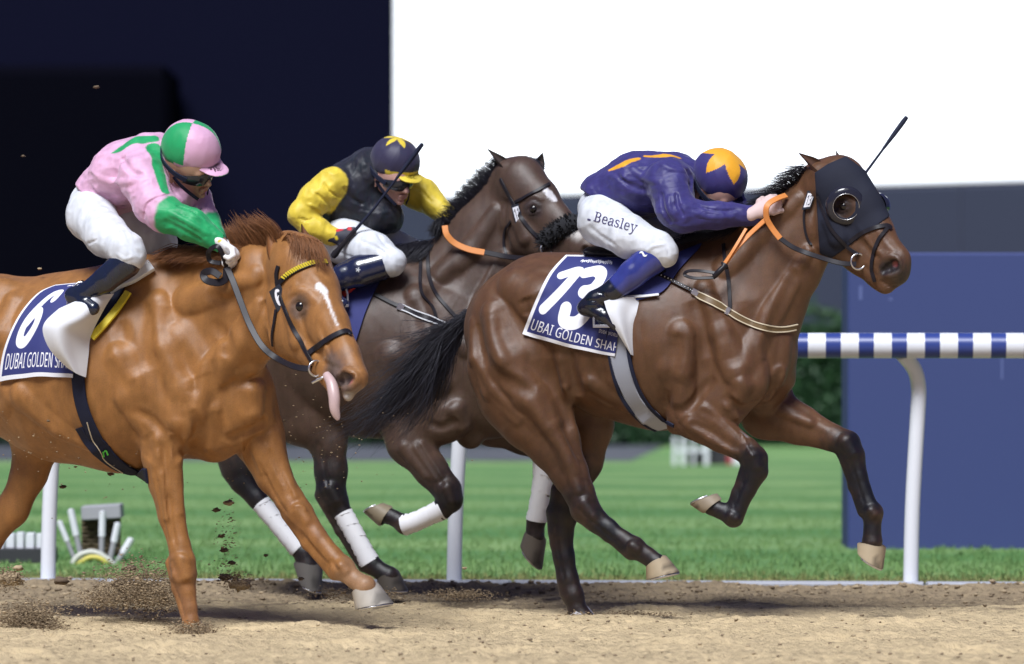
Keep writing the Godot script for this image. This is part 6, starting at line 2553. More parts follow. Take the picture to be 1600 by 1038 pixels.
func saddle_up_13() -> void:
	var f: Field = horse[13][0]
	var t := thing("racehorse", "bay racehorse with black legs and a black blinker hood", "horse", f.at(912, 968, -0.12), "racehorses galloping along the rail")
	obj("body", Field.wrap(horse[13][1], mats.coat), t)
	var tan_ := Color(0.42, 0.34, 0.23)
	hoof(t, f, 0.13, [1010, 887], [1041, 869], [1062, 895], [1011, 907], tan_)
	hoof(t, f, -0.12, [889, 950], [918, 948], [934, 968], [891, 976], Color(0.55, 0.55, 0.6))
	hoof(t, f, 0.17, [1127, 779], [1098, 802], [1079, 789], [1120, 771], Color(0.26, 0.21, 0.15))
	hoof(t, f, -0.13, [1340, 849], [1385, 857], [1380, 891], [1341, 865], tan_)
	eye(t, f, 1317, 323, 0.021)
	ear_leaf(t, f, [1288, 280, f.zc(1285) + 0.075], [1248, 239, f.zc(1250) + 0.11], Vector3(0.5, 0.3, 0.8), 0.037, Color(0.09, 0.042, 0.025), Vector3(0.008, 0.012, 0))
	ear_leaf(t, f, [1319, 262, f.zc(1316) - 0.1], [1307, 236, f.zc(1306) - 0.11], Vector3(0.8, 0.2, 0.5), 0.032, Color(0.06, 0.03, 0.02))
	hair_13(t, f)
	# blinker hood
	var hd := thing("blinker_hood", "black blinker hood with a round eye cup on the bay horse's head", "hood", f.at(1310, 330, 0.1))
	var hf := f.part(1258, 225, 1402, 412, f.zc(1300) - 0.26, f.zc(1350) + 0.26, 0.0055, 0.006)
	hf.clip(planes_of([[1273, 270], [1294, 256], [1322, 244], [1352, 266], [1392, 332], [1388, 340], [1300, 404], [1281, 397]]))
	var ec: Variant = f.hit(1318, 322)
	var en: Vector3 = f.grad(ec)
	hf.seg(ec - en * 0.1, ec + en * 0.1, 0.052, 0.052, 0.004, Vector3(0, 0, 1), 1.0, 1)
	obj("fabric", hf.mesh(mats.hood, false), hd)
	var cup := Shape.new()
	var cn := (en * 0.6 + Vector3(0.35, 0.0, 0.55)).normalized()
	cup.lathe(ec + en * 0.004 + Vector3(0.012, 0, 0), cn, [[-0.012, 0.086], [0.006, 0.084], [0.014, 0.075], [0.021, 0.06], [0.019, 0.053], [0.008, 0.05], [-0.016, 0.048]], 36)
	obj("eye_cup", cup.done(mats.plastic), hd)
	obj("cup_rim", ring_mesh(ec + en * 0.004 + Vector3(0.012, 0, 0) + cn * 0.0215, cn, 0.0555, 0.0012), hd, mats.steel)
	var far_cup := Shape.new()
	far_cup.lathe(P(1372, 322, f.zc(1372) - 0.06), Vector3(0.55, 0.1, -0.75).normalized(), [[-0.03, 0.06], [0.0, 0.058], [0.02, 0.05], [0.035, 0.03], [0.038, 0.0]], 24)
	obj("eye_cup", far_cup.done(mats.plastic), hd)
	# bridle
	var b := thing("bridle", "black leather bridle with orange rubber reins on the hooded bay horse", "bridle", f.at(1340, 400, 0.1))
	obj("cheekpiece", strap_on(f, [[1281, 306], [1290, 335], [1303, 362], [1325, 386], [1343, 398]], 5.5, 0.005, 6, 0.008), b, mats.strap)
	obj("noseband", strap_on(f, [[1328, 378], [1345, 366], [1365, 357], [1386, 353], [1392, 358]], 7, 0.005, 6, 0.003), b, mats.strap)
	obj("cross_strap", strap_on(f, [[1387, 356], [1374, 374], [1366, 396], [1363, 420], [1368, 440]], 6, 0.005, 6, 0.004), b, mats.strap)
	obj("throat_lash", strap_on(f, [[1262, 312], [1257, 335], [1259, 362], [1268, 384]], 3.5, 0.005, 6, 0.006), b, mats.strap)
	var bit: Variant = f.hit(1341, 409)
	obj("bit_ring", ring_mesh(bit + Vector3(0, 0, 0.012), Vector3(0.35, 0, 1), 0.033, 0.0045), b, mats.steel)
	var z1: float = bit.z + 0.015
	var nz: float = f.zc(1240) + 0.13
	var rs := Shape.new()
	rs.strap(pts3([[1338, 413, z1], [1318, 412, z1], [1296, 407, z1 - 0.02], [1262, 396, nz + 0.03], [1238, 386, nz + 0.02], [1217, 371, nz + 0.01]]), [Vector3(0.1, 0.2, 1)], 0.021, 0.005)
	obj("rein", rs.done(), b, mats.strap)
	var rg := Shape.new()
	rg.strap(pts3([[1219, 373, nz + 0.012], [1206, 356, nz + 0.01], [1198, 340, nz + 0.02], [1199, 322, nz + 0.03], [1212, 312, nz], [1228, 306, nz - 0.05]]), [Vector3(-0.2, 0.3, 1)], 0.025, 0.006)
	obj("rein_grip", rg.done(), b, mats.orange)
	var r2 := Shape.new()
	r2.strap(pts3([[1197, 343, nz + 0.01], [1170, 368, f.zc(1170) + 0.2], [1148, 392, f.zc(1148) + 0.24], [1128, 420, f.zc(1128) + 0.26]]), [Vector3(-0.3, 0.2, 1)], 0.02, 0.006)
	r2.strap(pts3([[1166, 358, f.zc(1170) + 0.2], [1150, 385, f.zc(1148) + 0.25], [1132, 414, f.zc(1128) + 0.27]]), [Vector3(-0.3, 0.2, 1)], 0.013, 0.006)
	obj("rein_grip", r2.done(), b, mats.orange)
	var kn := Shape.new()
	kn.tube(pts3([[1134, 414, f.zc(1128) + 0.27], [1124, 424, f.zc(1128) + 0.28], [1116, 432, f.zc(1120) + 0.28]]), [0.014, 0.022, 0.012], 10)
	kn.strap(pts3([[1122, 428, f.zc(1128) + 0.28], [1098, 424, f.zc(1100) + 0.29], [1076, 424, f.zc(1078) + 0.28], [1070, 430, f.zc(1070) + 0.28], [1086, 435, f.zc(1086) + 0.29], [1118, 434, f.zc(1118) + 0.28]]), [Vector3(0, 0.5, 1)], 0.014, 0.004)
	obj("rein_knot", kn.done(), b, mats.strap)
	plaque(b, f, [[1262, 298], [1276, 300], [1266, 326], [1253, 328]], "13", true)
	# breastplate
	var bp := thing("breastplate", "brown breastplate strap with cream edging across the bay horse's chest", "breastplate", f.at(1130, 485, 0.2))
	var line := [[1083, 456], [1105, 468], [1135, 485], [1165, 502], [1195, 512], [1222, 515], [1244, 511]]
	obj("strap", strap_on(f, line, 9, 0.004, 6), bp, mats.brown_strap)
	obj("edging", strap_on(f, line.map(func(q): return [q[0] + 1.2, q[1] - 4.2]), 1.8, 0.0055, 6, 0.0045), bp, mats.cream)
	obj("edging", strap_on(f, line.map(func(q): return [q[0] - 1.2, q[1] + 4.2]), 1.8, 0.0055, 6, 0.0045), bp, mats.cream)
	var stud_line := [[1026, 430], [1045, 438], [1066, 448], [1083, 456]]
	obj("strap", strap_on(f, stud_line, 6, 0.004, 6, 0.012), bp, mats.strap)
	for q in curve2(stud_line, 4):
		var c: Variant = f.hit(q[0], q[1])
		if c != null:
			var sm := SphereMesh.new()
			sm.radius = 0.0035
			sm.height = 0.007
			sm.radial_segments = 8
			sm.rings = 4
			obj("stud", sm, bp, mats.steel).position += c + f.grad(c) * 0.017
	var bk: Variant = f.hit(1086, 457)
	var bkm := Shape.new()
	bkm.box(bk + Vector3(0, 0, 0.012), Vector3(0.03, 0.026, 0.008), Basis(Vector3(0, 0, 1), -0.5))
	obj("buckle", bkm.done(), bp, mats.steel)
	var bk2: Variant = f.hit(1137, 486)
	bkm = Shape.new()
	bkm.box(bk2 + Vector3(0, 0, 0.01), Vector3(0.018, 0.032, 0.008), Basis(Vector3(0, 0, 1), -0.5))
	obj("keeper", bkm.done(), bp, mats.steel)
	obj("neck_strap", strap_on(f, [[1131, 382], [1134, 410], [1139, 445], [1141, 482]], 6, 0.004, 6, 0.004), bp, mats.strap)
	# saddle, cloth, girth
	var sc := thing("saddle_cloth", "blue saddle cloth reading 13 on the bay horse's back", "saddle cloth", f.at(900, 470, 0.3), "printed saddle cloths")
	var g := drape(f, [[816, 523], [836, 472], [858, 428], [884, 399]], [[960, 558], [968, 515], [986, 455], [1012, 400]], 26, 22, 0.012, 0.012, 3.0)
	obj("cloth", sheet_mesh(g, 0.004, cloth_print(13)), sc)
	var pd := thing("saddle_pad", "blue pad with white piping under the purple rider's saddle", "saddle pad", f.at(1040, 430, 0.3), "pads under the racing saddles")
	g = drape(f, [[946, 470], [950, 450], [962, 425]], [[1066, 416], [1082, 398], [1100, 380]], 22, 10, 0.018)
	g = []
	var top := curve2([[950, 452], [990, 436], [1030, 412], [1062, 394], [1096, 380]], 5)
	var low := curve2([[946, 468], [996, 469], [1036, 455], [1062, 420], [1094, 386]], 5)
	for j in 8:
		var row := []
		for i in top.size():
			var x := lerpf(low[i][0], top[i][0], j / 7.0)
			var y := lerpf(low[i][1], top[i][1], j / 7.0)
			var c: Variant = f.hit(x, y)
			if c == null:
				c = P(x, y, f.zc(x) + 0.06)
			row.append(c + Vector3(0, 0.1, 1) * 0.014)
		g.append(row)
	obj("pad", sheet_mesh(g, 0.006), pd, mats.pad_blue)
	obj("piping", strap_on(f, [[946, 470], [970, 466], [1000, 466], [1030, 463]], 4, 0.005, 5, 0.017), pd, mats.white_cloth)
	var fz: float = f.zc(970) + 0.34
	obj("lining_flap", sheet_mesh(free_sheet([[[944, 471, fz + 0.03], [965, 465, fz + 0.02], [985, 464, fz], [1000, 466, fz - 0.02]], [[950, 490, fz + 0.05], [966, 488, fz + 0.045], [982, 487, fz + 0.01], [996, 484, fz]], [[962, 515, fz + 0.04], [972, 515, fz + 0.05], [982, 514, fz + 0.02], [991, 510, fz]], [[984, 552, fz + 0.01], [986, 554, fz + 0.02], [988, 555, fz + 0.01], [990, 556, fz]]])), pd, mats.white_cloth)
	saddle(13, f, [[928, 391], [985, 392], [1050, 378]], [[975, 398], [1040, 398], [1040, 425], [985, 452]], [948, 510], "small black racing saddle under the purple rider")
	var gt := thing("girth", "grey elastic girth with navy edges around the bay horse", "girth", f.at(990, 620, 0.3), "girths of the racing saddles")
	var gl := [[968, 470], [966, 530], [974, 582], [992, 626], [1018, 655], [1040, 668]]
	obj("webbing", strap_on(f, gl, 32, 0.004, 6, 0.004), gt, mats.grey_elastic)
	obj("edge", strap_on(f, gl.map(func(q): return [q[0] - 15, q[1] + 3]), 5, 0.006, 6, 0.006), gt, mats.navy_web)
	obj("edge", strap_on(f, gl.map(func(q): return [q[0] + 15, q[1] - 3]), 6, 0.006, 6, 0.006), gt, mats.navy_web)
	whip(Vector3(1417, 183, 0.36), Vector3(1350, 274, 0.4), Vector3(1252, 372, 0.44), "slim navy whip pointing up beyond the bay horse's head")

func saddle(which: int, f: Field, seat: Array, flap: Array, iron: Array, label: String) -> void:
	var t := thing("racing_saddle", label, "saddle", f.at(seat[1][0], seat[1][1], 0), "racing saddles")
	var sf := horse_field(f.x0, f.zb, 0, [seat[0][0] - 40, seat[2][1] - 50], [seat[2][0] + 40, seat[0][1] + 60], f.zc(seat[1][0]) - 0.32, f.zc(seat[1][0]) + 0.32, 0.008)
	sf.slope = f.slope
	sf.n = f.n
	sf.chain([[seat[0][0], seat[0][1] + 4, 0, 10], [seat[1][0], seat[1][1] + 8, 0, 9], [seat[2][0], seat[2][1] + 6, 0, 11]], 0.02, 0.22)
	obj("seat", sf.mesh(mats.strap, false), t)
	var g := []
	for j in 8:
		var row := []
		for i in 8:
			var u := i / 7.0
			var v := j / 7.0
			var x := lerpf(lerpf(flap[0][0], flap[1][0], u), lerpf(flap[3][0], flap[2][0], u), v)
			var y := lerpf(lerpf(flap[0][1], flap[1][1], u), lerpf(flap[3][1], flap[2][1], u), v)
			var c: Variant = f.hit(x, y)
			if c == null:
				c = P(x, y, f.zc(x) + 0.1)
			row.append(c + Vector3(0, 0.1, 1) * 0.026)
		g.append(row)
	obj("flap", sheet_mesh(g, 0.005), t, mats.strap)
	var c: Variant = f.hit(iron[0], iron[1])
	if c != null:
		var p: Vector3 = c + Vector3(0, 0, 0.06)
		var s := Shape.new()
		s.tube(curve([p + Vector3(-0.055, 0, 0.0), p + Vector3(-0.05, 0.07, 0), p + Vector3(0, 0.12, 0), p + Vector3(0.05, 0.07, 0), p + Vector3(0.055, 0, 0)], 5), [0.005], 8)
		s.box(p, Vector3(0.12, 0.012, 0.05))
		obj("stirrup", s.done(), t, mats.steel)
		var l := Shape.new()
		l.strap([p + Vector3(0, 0.12, 0), P(flap[0][0] + 20, flap[0][1] + 20, p.z + 0.0)], [Vector3(0, 0, 1)], 0.02, 0.003)
		obj("stirrup_leather", l.done(), t, mats.strap)

func whip(tip: Vector3, mid: Vector3, butt: Vector3, label: String) -> void:
	var a := P(tip.x, tip.y, tip.z)
	var m := P(mid.x, mid.y, mid.z)
	var b := P(butt.x, butt.y, butt.z)
	var t := thing("riding_whip", label, "whip", b, "whips held by the riders")
	var s := Shape.new()
	s.tube([a, a.lerp(m, 0.08), a.lerp(m, 0.3), a.lerp(m, 0.55)], [0.009, 0.011, 0.010, 0.006], 8)
	obj("padded_flap", s.done(), t, mats.navy_web)
	s = Shape.new()
	s.tube([a.lerp(m, 0.5), m, m.lerp(b, 0.55)], [0.005, 0.006, 0.008], 8)
	obj("shaft", s.done(), t, mats.navy_web)
	s = Shape.new()
	s.tube([m.lerp(b, 0.5), m.lerp(b, 0.9), b, b + (b - m).normalized() * 0.02], [0.011, 0.012, 0.017, 0.014], 10)
	obj("handle", s.done(), t, mats.strap)

func saddle_up_6() -> void:
	var f: Field = horse[6][0]
	var t := thing("racehorse", "chestnut racehorse with a white face streak and its tongue hanging out", "horse", f.at(298, 990, 0.18), "racehorses galloping along the rail")
	obj("body", Field.wrap(horse[6][1], mats.coat), t)
	hoof(t, f, -0.13, [552, 927], [588, 911], [612, 944], [558, 953], Color(0.5, 0.46, 0.4))
	hoof(t, f, 0.18, [285, 974], [312, 972], [324, 996], [284, 1000], Color(0.36, 0.26, 0.17))
	eye(t, f, 468, 479, 0.025)
	ear_leaf(t, f, [446, 426, f.zc(445) + 0.23], [418, 355, f.zc(418) + 0.2], Vector3(-0.2, 0.1, 0.9), 0.042, Color(0.24, 0.1, 0.034), Vector3(-0.01, 0.0, 0))
	ear_leaf(t, f, [488, 398, f.zc(486) + 0.05], [471, 350, f.zc(470) + 0.02], Vector3(0.6, 0.1, 0.7), 0.034, Color(0.17, 0.065, 0.024))
	hair_6(t, f)
	var tg := Shape.new()
	var tz: float = f.zc(520) + 0.47
	var tp := pts3([[510, 586, tz - 0.04], [518, 600, tz], [522, 620, tz + 0.025], [523, 640, tz + 0.025], [528, 656, tz + 0.01]], 5)
	var rr := []
	for i in tp.size():
		var u := float(i) / (tp.size() - 1)
		rr.append(L(lerpf(6.5, 9.5, minf(1.0, u * 3.0)) * sqrt(maxf(0.08, 1.0 - pow(u, 4.0))), tz))
	tg.tube(tp, rr, 14)
	obj("tongue", tg.done(mats.tongue), t)
	var b := thing("bridle", "black leather bridle with yellow checked browband on the chestnut horse", "bridle", f.at(480, 520, 0.2))
	var bl := curve2([[436, 444], [452, 430], [470, 420], [490, 413], [509, 411]], 6)
	obj("browband", strap_on(f, [[436, 444], [452, 430], [470, 420], [490, 413], [509, 411]], 9, 0.006, 6, 0.004), b, mats.strap)
	for i in range(4, bl.size() - 1):
		var c: Variant = f.hit(bl[i][0], bl[i][1])
		if c != null:
			var s := Shape.new()
			var nn := f.grad(c)
			var d := Vector2(bl[i + 1][0] - bl[i][0], bl[i + 1][1] - bl[i][1]).angle()
			s.box(c + nn * 0.012, Vector3(0.0075, 0.021, 0.006), Basis(Vector3(0, 0, 1), -d + 0.35))
			obj("check", s.done(), b, mats.yellow)
	obj("cheekpiece", strap_on(f, [[433, 440], [438, 462], [447, 486], [459, 515], [476, 545], [490, 568]], 7, 0.005, 6, 0.004), b, mats.strap)
	obj("noseband", strap_on(f, [[484, 552], [500, 540], [520, 527], [540, 519], [547, 524]], 10, 0.006, 6, 0.004), b, mats.strap)
	obj("throat_lash", strap_on(f, [[433, 484], [430, 505], [427, 525], [428, 540]], 5, 0.005, 6, 0.006), b, mats.strap)
	obj("crown_strap", strap_on(f, [[434, 442], [433, 428], [436, 416]], 8, 0.005, 6, 0.004), b, mats.strap)
	var bit: Variant = f.hit(493, 572)
	var bz: float = (bit.z if bit != null else f.zc(493) + 0.4) + 0.015
	obj("bit_ring", ring_mesh(P(494, 576, bz), Vector3(0.4, 0, 1), L(12, bz), 0.0045), b, mats.steel)
	obj("bit_bar", cord([[488, 598, bz], [500, 592, bz + 0.02], [513, 586, bz + 0.02]], 0.006), b, mats.steel)
	var rs := Shape.new()
	rs.strap(pts3([[487, 577, bz], [462, 574, bz - 0.04], [435, 562, bz - 0.16], [410, 542, f.zc(410) + 0.34], [390, 508, f.zc(390) + 0.32], [375, 470, f.zc(375) + 0.3], [363, 438, f.zc(363) + 0.28], [354, 418, 1.26]]), [Vector3(0.1, 0.2, 1)], 0.026, 0.005)
	obj("rein", rs.done(), b, mats.strap)
	rs = Shape.new()
	rs.strap(pts3([[354, 418, 1.26], [346, 395, 1.3], [338, 385, 1.3], [326, 394, 1.27], [328, 408, 1.25], [345, 412, 1.27]]), [Vector3(0.2, 0.3, 1)], 0.02, 0.005)
	rs.strap(pts3([[354, 420, 1.26], [352, 436, 1.27], [340, 442, 1.28], [322, 438, 1.28], [318, 428, 1.27], [330, 424, 1.28], [344, 432, 1.29]]), [Vector3(0.2, 0.1, 1)], 0.03, 0.005)
	obj("rein_loop", rs.done(), b, mats.strap)
	plaque(b, f, [[420, 456], [437, 443], [450, 471], [433, 488]], "6")
	# cloth, pad, girth
	var sc := thing("saddle_cloth", "blue cloth numbered 6 partly covered by a white flap on the chestnut horse", "saddle cloth", f.at(60, 520, 0.3), "printed saddle cloths")
	var g := drape(f, [[-2, 598], [6, 548], [28, 497], [58, 460], [86, 446]], [[114, 592], [116, 550], [124, 500], [150, 458], [186, 436]], 26, 22, 0.012, 0.015, -5.0)
	obj("cloth", sheet_mesh(g, 0.004, cloth_print(6)), sc)
	var pd := thing("saddle_pad", "white pad flap with yellow edging under the pink rider's saddle", "saddle pad", f.at(150, 500, 0.35), "pads under the racing saddles")
	var fz: float = f.zc(110) + 0.48
	obj("lining_flap", sheet_mesh(free_sheet([[[92, 482, fz + 0.0], [120, 470, fz + 0.02], [150, 462, fz + 0.02], [178, 459, fz - 0.04]], [[70, 503, fz + 0.03], [95, 500, fz + 0.08], [130, 496, fz + 0.07], [162, 484, fz - 0.02]], [[67, 522, fz + 0.03], [90, 522, fz + 0.09], [118, 522, fz + 0.04], [142, 525, fz - 0.03]], [[80, 550, fz + 0.03], [98, 552, fz + 0.07], [118, 556, fz + 0.02], [138, 556, fz - 0.02]], [[106, 576, fz + 0.02], [116, 582, fz + 0.03], [126, 587, fz], [134, 590, fz - 0.02]]], 5)), pd, mats.white_cloth)
	obj("binding", strap_on(f, [[204, 460], [188, 482], [168, 506], [146, 530]], 13, 0.01, 6, 0.016), pd, mats.yellow)
	obj("pad_front", strap_on(f, [[184, 452], [170, 478], [150, 504], [140, 520]], 26, 0.01, 6, 0.006), pd, mats.navy_web)
	obj("pad_roll", strap_on(f, [[172, 458], [190, 448], [212, 434], [238, 417]], 20, 0.02, 6, 0.012), pd, mats.white_cloth)
	saddle(6, f, [[110, 444], [160, 436], [225, 412]], [[150, 440], [205, 425], [200, 445], [160, 462]], [128, 486], "small black racing saddle under the pink and green rider")
	var gt := thing("girth", "wide navy girth with a small green mark around the chestnut horse", "girth", f.at(150, 690, 0.3), "girths of the racing saddles")
	var gl := [[122, 575], [127, 625], [142, 668], [165, 705], [198, 732], [232, 744]]
	obj("webbing", strap_on(f, gl, 24, 0.006, 6, 0.005), gt, mats.navy_web)
	obj("under_layer", strap_on(f, [[124, 668], [140, 692], [160, 714], [185, 731], [205, 738]], 16, 0.006, 6, 0.004), gt, mats.navy_web)
	obj("stitching", strap_on(f, [[138, 658], [148, 688], [165, 716], [192, 735]], 1.2, 0.004, 6, 0.012), gt, mats.cream)
	obj("maker_mark", print_on(f, "n", 162, 712, 9, -4, 9, 0.013, false, 0.5), gt, mat("green thread", Color(0.1, 0.6, 0.08), 0.7))

func saddle_up_11() -> void:
	var f: Field = horse[11][0]
	var t := thing("racehorse", "dark brown racehorse with white bandaged legs and a sheepskin noseband", "horse", f.at(607, 925, 0.13), "racehorses galloping along the rail")
	obj("body", Field.wrap(horse[11][1], mats.coat), t)
	var dk := Color(0.07, 0.06, 0.05)
	hoof(t, f, 0.13, [590, 904], [622, 892], [637, 924], [589, 923], dk)
	hoof(t, f, -0.12, [459, 881], [503, 886], [501, 927], [470, 914], Color(0.12, 0.11, 0.1))
	hoof(t, f, 0.17, [612, 791], [592, 822], [569, 801], [598, 786], Color(0.22, 0.18, 0.12))
	hoof(t, f, -0.12, [820, 832], [853, 846], [846, 891], [814, 852], Color(0.13, 0.11, 0.09))
	eye(t, f, 833, 327, 0.022)
	ear_leaf(t, f, [800, 276, f.zc(800) + 0.075], [762, 233, f.zc(763) + 0.1], Vector3(0.5, 0.3, 0.8), 0.034, Color(0.045, 0.03, 0.026), Vector3(0.005, 0.008, 0))
	ear_leaf(t, f, [838, 270, f.zc(838) - 0.05], [848, 239, f.zc(848) - 0.06], Vector3(0.1, 0.0, 1), 0.034, Color(0.04, 0.028, 0.024))
	hair_11(t, f)
	bandage("white bandage on the dark brown horse's straight hind leg", f, 0.13, [[536, 803, 16], [550, 828, 15.5], [566, 858, 15.5], [578, 880, 17]])
	bandage("white bandage partly behind the chestnut horse's reaching foreleg", f, -0.12, [[408, 787, 16], [432, 816, 15.5], [452, 840, 16], [468, 858, 17]])
	bandage("white bandage on the dark brown horse's folded foreleg", f, 0.17, [[692, 796, 17], [670, 806, 15.5], [648, 816, 15.5], [630, 821, 17]])
	bandage("white bandage seen behind the bay horse's hind leg", f, -0.12, [[850, 716, 18], [848, 750, 16], [842, 790, 15.5], [838, 814, 17]])
	var b := thing("bridle", "black bridle with a thick black sheepskin noseband on the dark brown horse", "bridle", f.at(850, 360, 0.1))
	obj("cheekpiece", strap_on(f, [[783, 280], [792, 298], [805, 322], [822, 352], [850, 378]], 6, 0.005, 6, 0.004), b, mats.strap)
	obj("browband", strap_on(f, [[806, 316], [822, 308], [842, 297], [858, 288]], 5, 0.005, 6, 0.004), b, mats.strap)
	obj("throat_lash", strap_on(f, [[800, 346], [790, 362], [788, 382], [791, 398]], 4, 0.005, 6, 0.006), b, mats.strap)
	var bit: Variant = f.hit(853, 386)
	var bz: float = (bit.z if bit != null else f.zc(853) + 0.25) + 0.015
	obj("bit_ring", ring_mesh(P(854, 389, bz), Vector3(0.4, 0, 1), 0.028, 0.0045), b, mats.steel)
	var fl := Shape.new()
	var c0: Array = lay(f, [[852, 378], [866, 366], [882, 356], [900, 348]], 5, 0.0)[0]
	var rr := []
	for i in c0.size():
		rr.append(0.042 + 0.006 * sin(i * 1.9))
	fl.tube(c0, rr, 14)
	for k in 700:
		var i := rng.randi_range(0, c0.size() - 2)
		var d := Vector3(rng.randfn(), rng.randfn(), rng.randfn()).normalized()
		var p: Vector3 = c0[i].lerp(c0[i + 1], rng.randf())
		fl.tube([p + d * 0.036, p + d * rng.randf_range(0.048, 0.06) + Vector3(-0.006, 0.003, 0)], [0.004, 0.001], 3, false)
	obj("sheepskin_noseband", fl.done(), b, mats.fleece)
	var nz: float = f.zc(720) + 0.15
	var rs := Shape.new()
	rs.strap(pts3([[852, 400, bz], [822, 404, bz - 0.05], [790, 401, nz + 0.06], [756, 394, nz + 0.03]]), [Vector3(0.1, 0.2, 1)], 0.024, 0.005)
	obj("rein", rs.done(), b, mats.strap)
	rs = Shape.new()
	rs.strap(pts3([[757, 395, nz + 0.032], [732, 390, nz + 0.02], [710, 380, nz + 0.01], [698, 367, nz + 0.01], [695, 353, nz]]), [Vector3(0.0, 0.2, 1)], 0.028, 0.006)
	obj("rein_grip", rs.done(), b, mats.orange)
	plaque(b, f, [[798, 322], [810, 318], [818, 345], [806, 352]], "11", true)
	var bp := thing("breastplate", "black breastplate strap with white edging on the dark brown horse", "breastplate", f.at(650, 490, 0.2))
	var line := [[628, 481], [655, 492], [685, 505], [712, 514], [738, 520]]
	obj("strap", strap_on(f, line, 9, 0.004, 6), bp, mats.strap)
	obj("edging", strap_on(f, line.map(func(q): return [q[0] + 1, q[1] - 4]), 1.8, 0.0055, 6, 0.0045), bp, mats.white_cloth)
	obj("edging", strap_on(f, line.map(func(q): return [q[0] - 1, q[1] + 4]), 1.8, 0.0055, 6, 0.0045), bp, mats.white_cloth)
	obj("strap", strap_on(f, [[566, 452], [590, 463], [612, 474], [628, 481]], 6, 0.004, 6, 0.006), bp, mats.strap)
	obj("neck_strap", strap_on(f, [[658, 398], [656, 440], [660, 462], [676, 482], [682, 502]], 5, 0.004, 6, 0.004), bp, mats.strap)
	obj("neck_strap", strap_on(f, [[669, 396], [670, 430], [678, 455], [694, 476], [712, 496]], 6, 0.004, 6, 0.004), bp, mats.strap)
	var bk: Variant = f.hit(626, 480)
	var bkm := Shape.new()
	bkm.box(bk + Vector3(0, 0, 0.01), Vector3(0.03, 0.03, 0.008), Basis(Vector3(0, 0, 1), -0.45))
	obj("buckle", bkm.done(), bp, mats.steel)
	var sc := thing("saddle_cloth", "blue saddle cloth mostly hidden behind the chestnut horse's head", "saddle cloth", f.at(450, 480, 0.3), "printed saddle cloths")
	var g := drape(f, [[372, 530], [380, 480], [395, 430]], [[470, 570], [500, 500], [530, 432]], 18, 14, 0.012, 0.01)
	obj("cloth", sheet_mesh(g, 0.004, cloth_print(11)), sc)
	var pd := thing("saddle_pad", "blue pad with a red edge under the black and yellow rider's saddle", "saddle pad", f.at(570, 480, 0.3), "pads under the racing saddles")
	g = []
	var top := curve2([[606, 408], [578, 432], [550, 452], [530, 480], [522, 540]], 5)
	var low := curve2([[606, 414], [588, 450], [572, 485], [562, 515], [552, 546]], 5)
	for j in 8:
		var row := []
		for i in top.size():
			var x := lerpf(low[i][0], top[i][0], j / 7.0)
			var y := lerpf(low[i][1], top[i][1], j / 7.0)
			var c: Variant = f.hit(x, y)
			if c == null:
				c = P(x, y, f.zc(x) + 0.06)
			row.append(c + Vector3(0, 0.1, 1) * 0.012)
		g.append(row)
	obj("pad", sheet_mesh(g, 0.006), pd, mats.pad_blue)
	obj("binding", strap_on(f, [[536, 462], [552, 451], [568, 438], [583, 420]], 13, 0.012, 6, 0.016), pd, mats.red)
	saddle(11, f, [[500, 418], [545, 414], [600, 402]], [[530, 415], [590, 408], [585, 430], [540, 445]], [525, 478], "small black racing saddle under the black and yellow rider")
	whip(Vector3(660, 225, -0.46), Vector3(585, 325, -0.5), Vector3(524, 396, -0.53), "long dark whip gripped upright by the black and yellow rider")

# ------------------------------------------------------------------ thrown dirt
func clod_mesh(sd: int) -> ArrayMesh:
	var s := Shape.new()
	var n := FastNoiseLite.new()
	n.seed = sd
	n.frequency = 0.9
	var rings := 7
	var sides := 10
	for j in rings + 1:
		for i in sides:
			var th := PI * j / rings
			var ph := TAU * i / sides
			var d := Vector3(sin(th) * cos(ph), cos(th), sin(th) * sin(ph))
			s.add(d * (1.0 + 0.9 * n.get_noise_3dv(d * 1.6)), d)
	for j in rings:
		for i in sides:
			var a := j * sides + i
			var b := j * sides + (i + 1) % sides
			s.face(a, b, b + sides)
			s.face(a, b + sides, a + sides)
	return s.done()

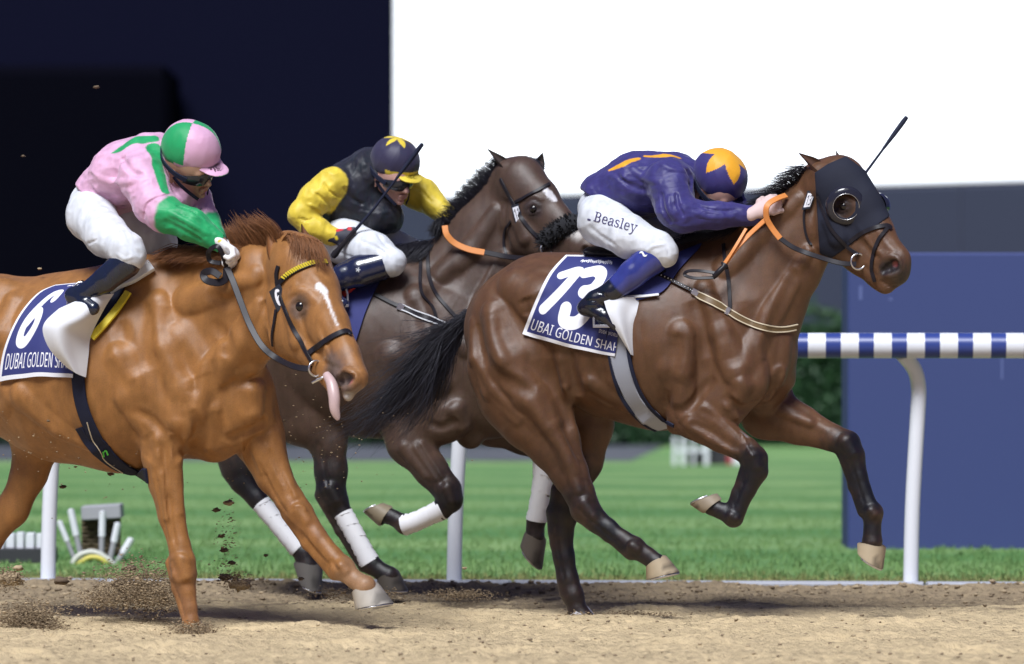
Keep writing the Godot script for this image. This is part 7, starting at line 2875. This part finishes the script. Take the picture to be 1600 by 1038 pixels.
func dirt() -> void:
	var deep_brown := mat("damp dirt", Color(0.12, 0.085, 0.055), 0.95)
	var dry := mat("dry sand clod", Color(0.38, 0.29, 0.18), 0.95)
	var shapes := [clod_mesh(1), clod_mesh(2), clod_mesh(3)]
	# single flying clods
	var list := [[375, 914, 13, 0.5], [352, 902, 8, 0.5], [362, 880, 5, 0.5], [350, 860, 5, 0.5], [357, 786, 6, 0.6], [338, 797, 5, 0.6], [172, 741, 4, 0.4], [98, 761, 4, 0.4], [12, 905, 15, 0.6], [188, 912, 10, 0.7], [204, 888, 7, 0.7], [345, 838, 4, 0.5], [726, 888, 3, 0.2], [415, 868, 3, 0.5], [470, 905, 4, 0.6], [95, 908, 9, 0.6], [28, 888, 6, 0.7], [150, 136, 3.5, 0.6], [36, 244, 2.5, 0.6], [104, 452, 3, 0.7], [62, 420, 2.5, 0.7]]
	for i in list.size():
		var q: Array = list[i]
		var o := obj("dirt_clod", shapes[i % 3], null, deep_brown if i % 4 else dry)
		var p := P(q[0], q[1], q[3])
		var r := L(q[2], q[3])
		o.position = p
		o.basis = Basis.from_euler(Vector3(i, i * 2.0, i * 0.7)).scaled(Vector3(1.3, 0.7, 1.0) * r)
		tag(o, "clod of dark dirt flying up from the galloping hooves", "dirt clod", "dirt clods thrown up by the hooves")
	# the finer spray
	var mm := MultiMesh.new()
	mm.transform_format = MultiMesh.TRANSFORM_3D
	mm.use_colors = true
	var grain := vcol("sand grains", 0.95, 0.3)
	var gm := clod_mesh(5)
	gm.surface_set_material(0, grain)
	mm.mesh = gm
	var bursts := [[215, 918, 42, 24, 0.75, 4500], [250, 930, 30, 18, 0.85, 2100], [165, 935, 30, 12, 0.8, 1500], [45, 968, 34, 17, 1.0, 4800], [70, 985, 24, 8, 1.05, 1500], [300, 985, 26, 8, 1.15, 1500], [368, 908, 16, 10, 0.5, 450], [354, 850, 14, 50, 0.5, 180], [1000, 962, 40, 5, 0.1, 750], [905, 966, 24, 6, 0.15, 750], [10, 905, 20, 12, 0.6, 900], [720, 930, 40, 6, -0.6, 900], [470, 700, 120, 60, 0.3, 150], [120, 700, 120, 60, 0.9, 120], [560, 930, 60, 8, 0.7, 600]]
	var total := 0
	for b in bursts:
		total += b[5]
	mm.instance_count = total
	var i := 0
	for b in bursts:
		for k in b[5]:
			var z: float = b[4] + rng.randfn() * 0.09
			var p := P(b[0] + rng.randfn() * b[2] * 0.7, b[1] + rng.randfn() * b[3] * 0.75, z)
			p.y = maxf(p.y, 0.004)
			var r := rng.randf_range(0.0009, 0.0028) * (1.8 if rng.randf() < 0.06 else 1.0)
			mm.set_instance_transform(i, Transform3D(Basis.from_euler(Vector3(rng.randf() * 6.0, rng.randf() * 6.0, rng.randf() * 6.0)).scaled(Vector3(1.5, 0.8, 1.0) * r), p))
			mm.set_instance_color(i, Color(0.12, 0.085, 0.055).lerp(Color(0.42, 0.32, 0.2), rng.randf()))
			i += 1
	var mi := MultiMeshInstance3D.new()
	mi.name = "kicked_up_sand"
	mi.multimesh = mm
	add_child(mi)
	tag(mi, "spray of loose sand kicked up around the hooves", "sand")
	mi.set_meta("kind", "stuff")
	# loose lumps lying on the track
	var ml := MultiMesh.new()
	ml.transform_format = MultiMesh.TRANSFORM_3D
	ml.use_colors = true
	ml.mesh = gm
	ml.instance_count = 2600
	for k in 2600:
		var near := rng.randf() < 0.45
		var x := rng.randf_range(-3.0, 3.0)
		var z := rail_z(x) + (0.15 + absf(rng.randfn()) * 0.55 if near else rng.randf_range(0.6, 5.4))
		var r := rng.randf_range(0.003, 0.009) * (1.3 if near else 0.75)
		var y := sand_height(x, z) + r * 0.2
		ml.set_instance_transform(k, Transform3D(Basis.from_euler(Vector3(rng.randf() * 6.0, rng.randf() * 6.0, rng.randf() * 6.0)).scaled(Vector3(1.3, 0.75, 1.1) * r), Vector3(x, y, z)))
		ml.set_instance_color(k, Color(0.4, 0.31, 0.2).lerp(Color(0.18, 0.135, 0.09), rng.randf()))
	var m2 := MultiMeshInstance3D.new()
	m2.name = "loose_dirt"
	m2.multimesh = ml
	add_child(m2)
	tag(m2, "loose lumps of dirt scattered over the track", "dirt")
	m2.set_meta("kind", "stuff")
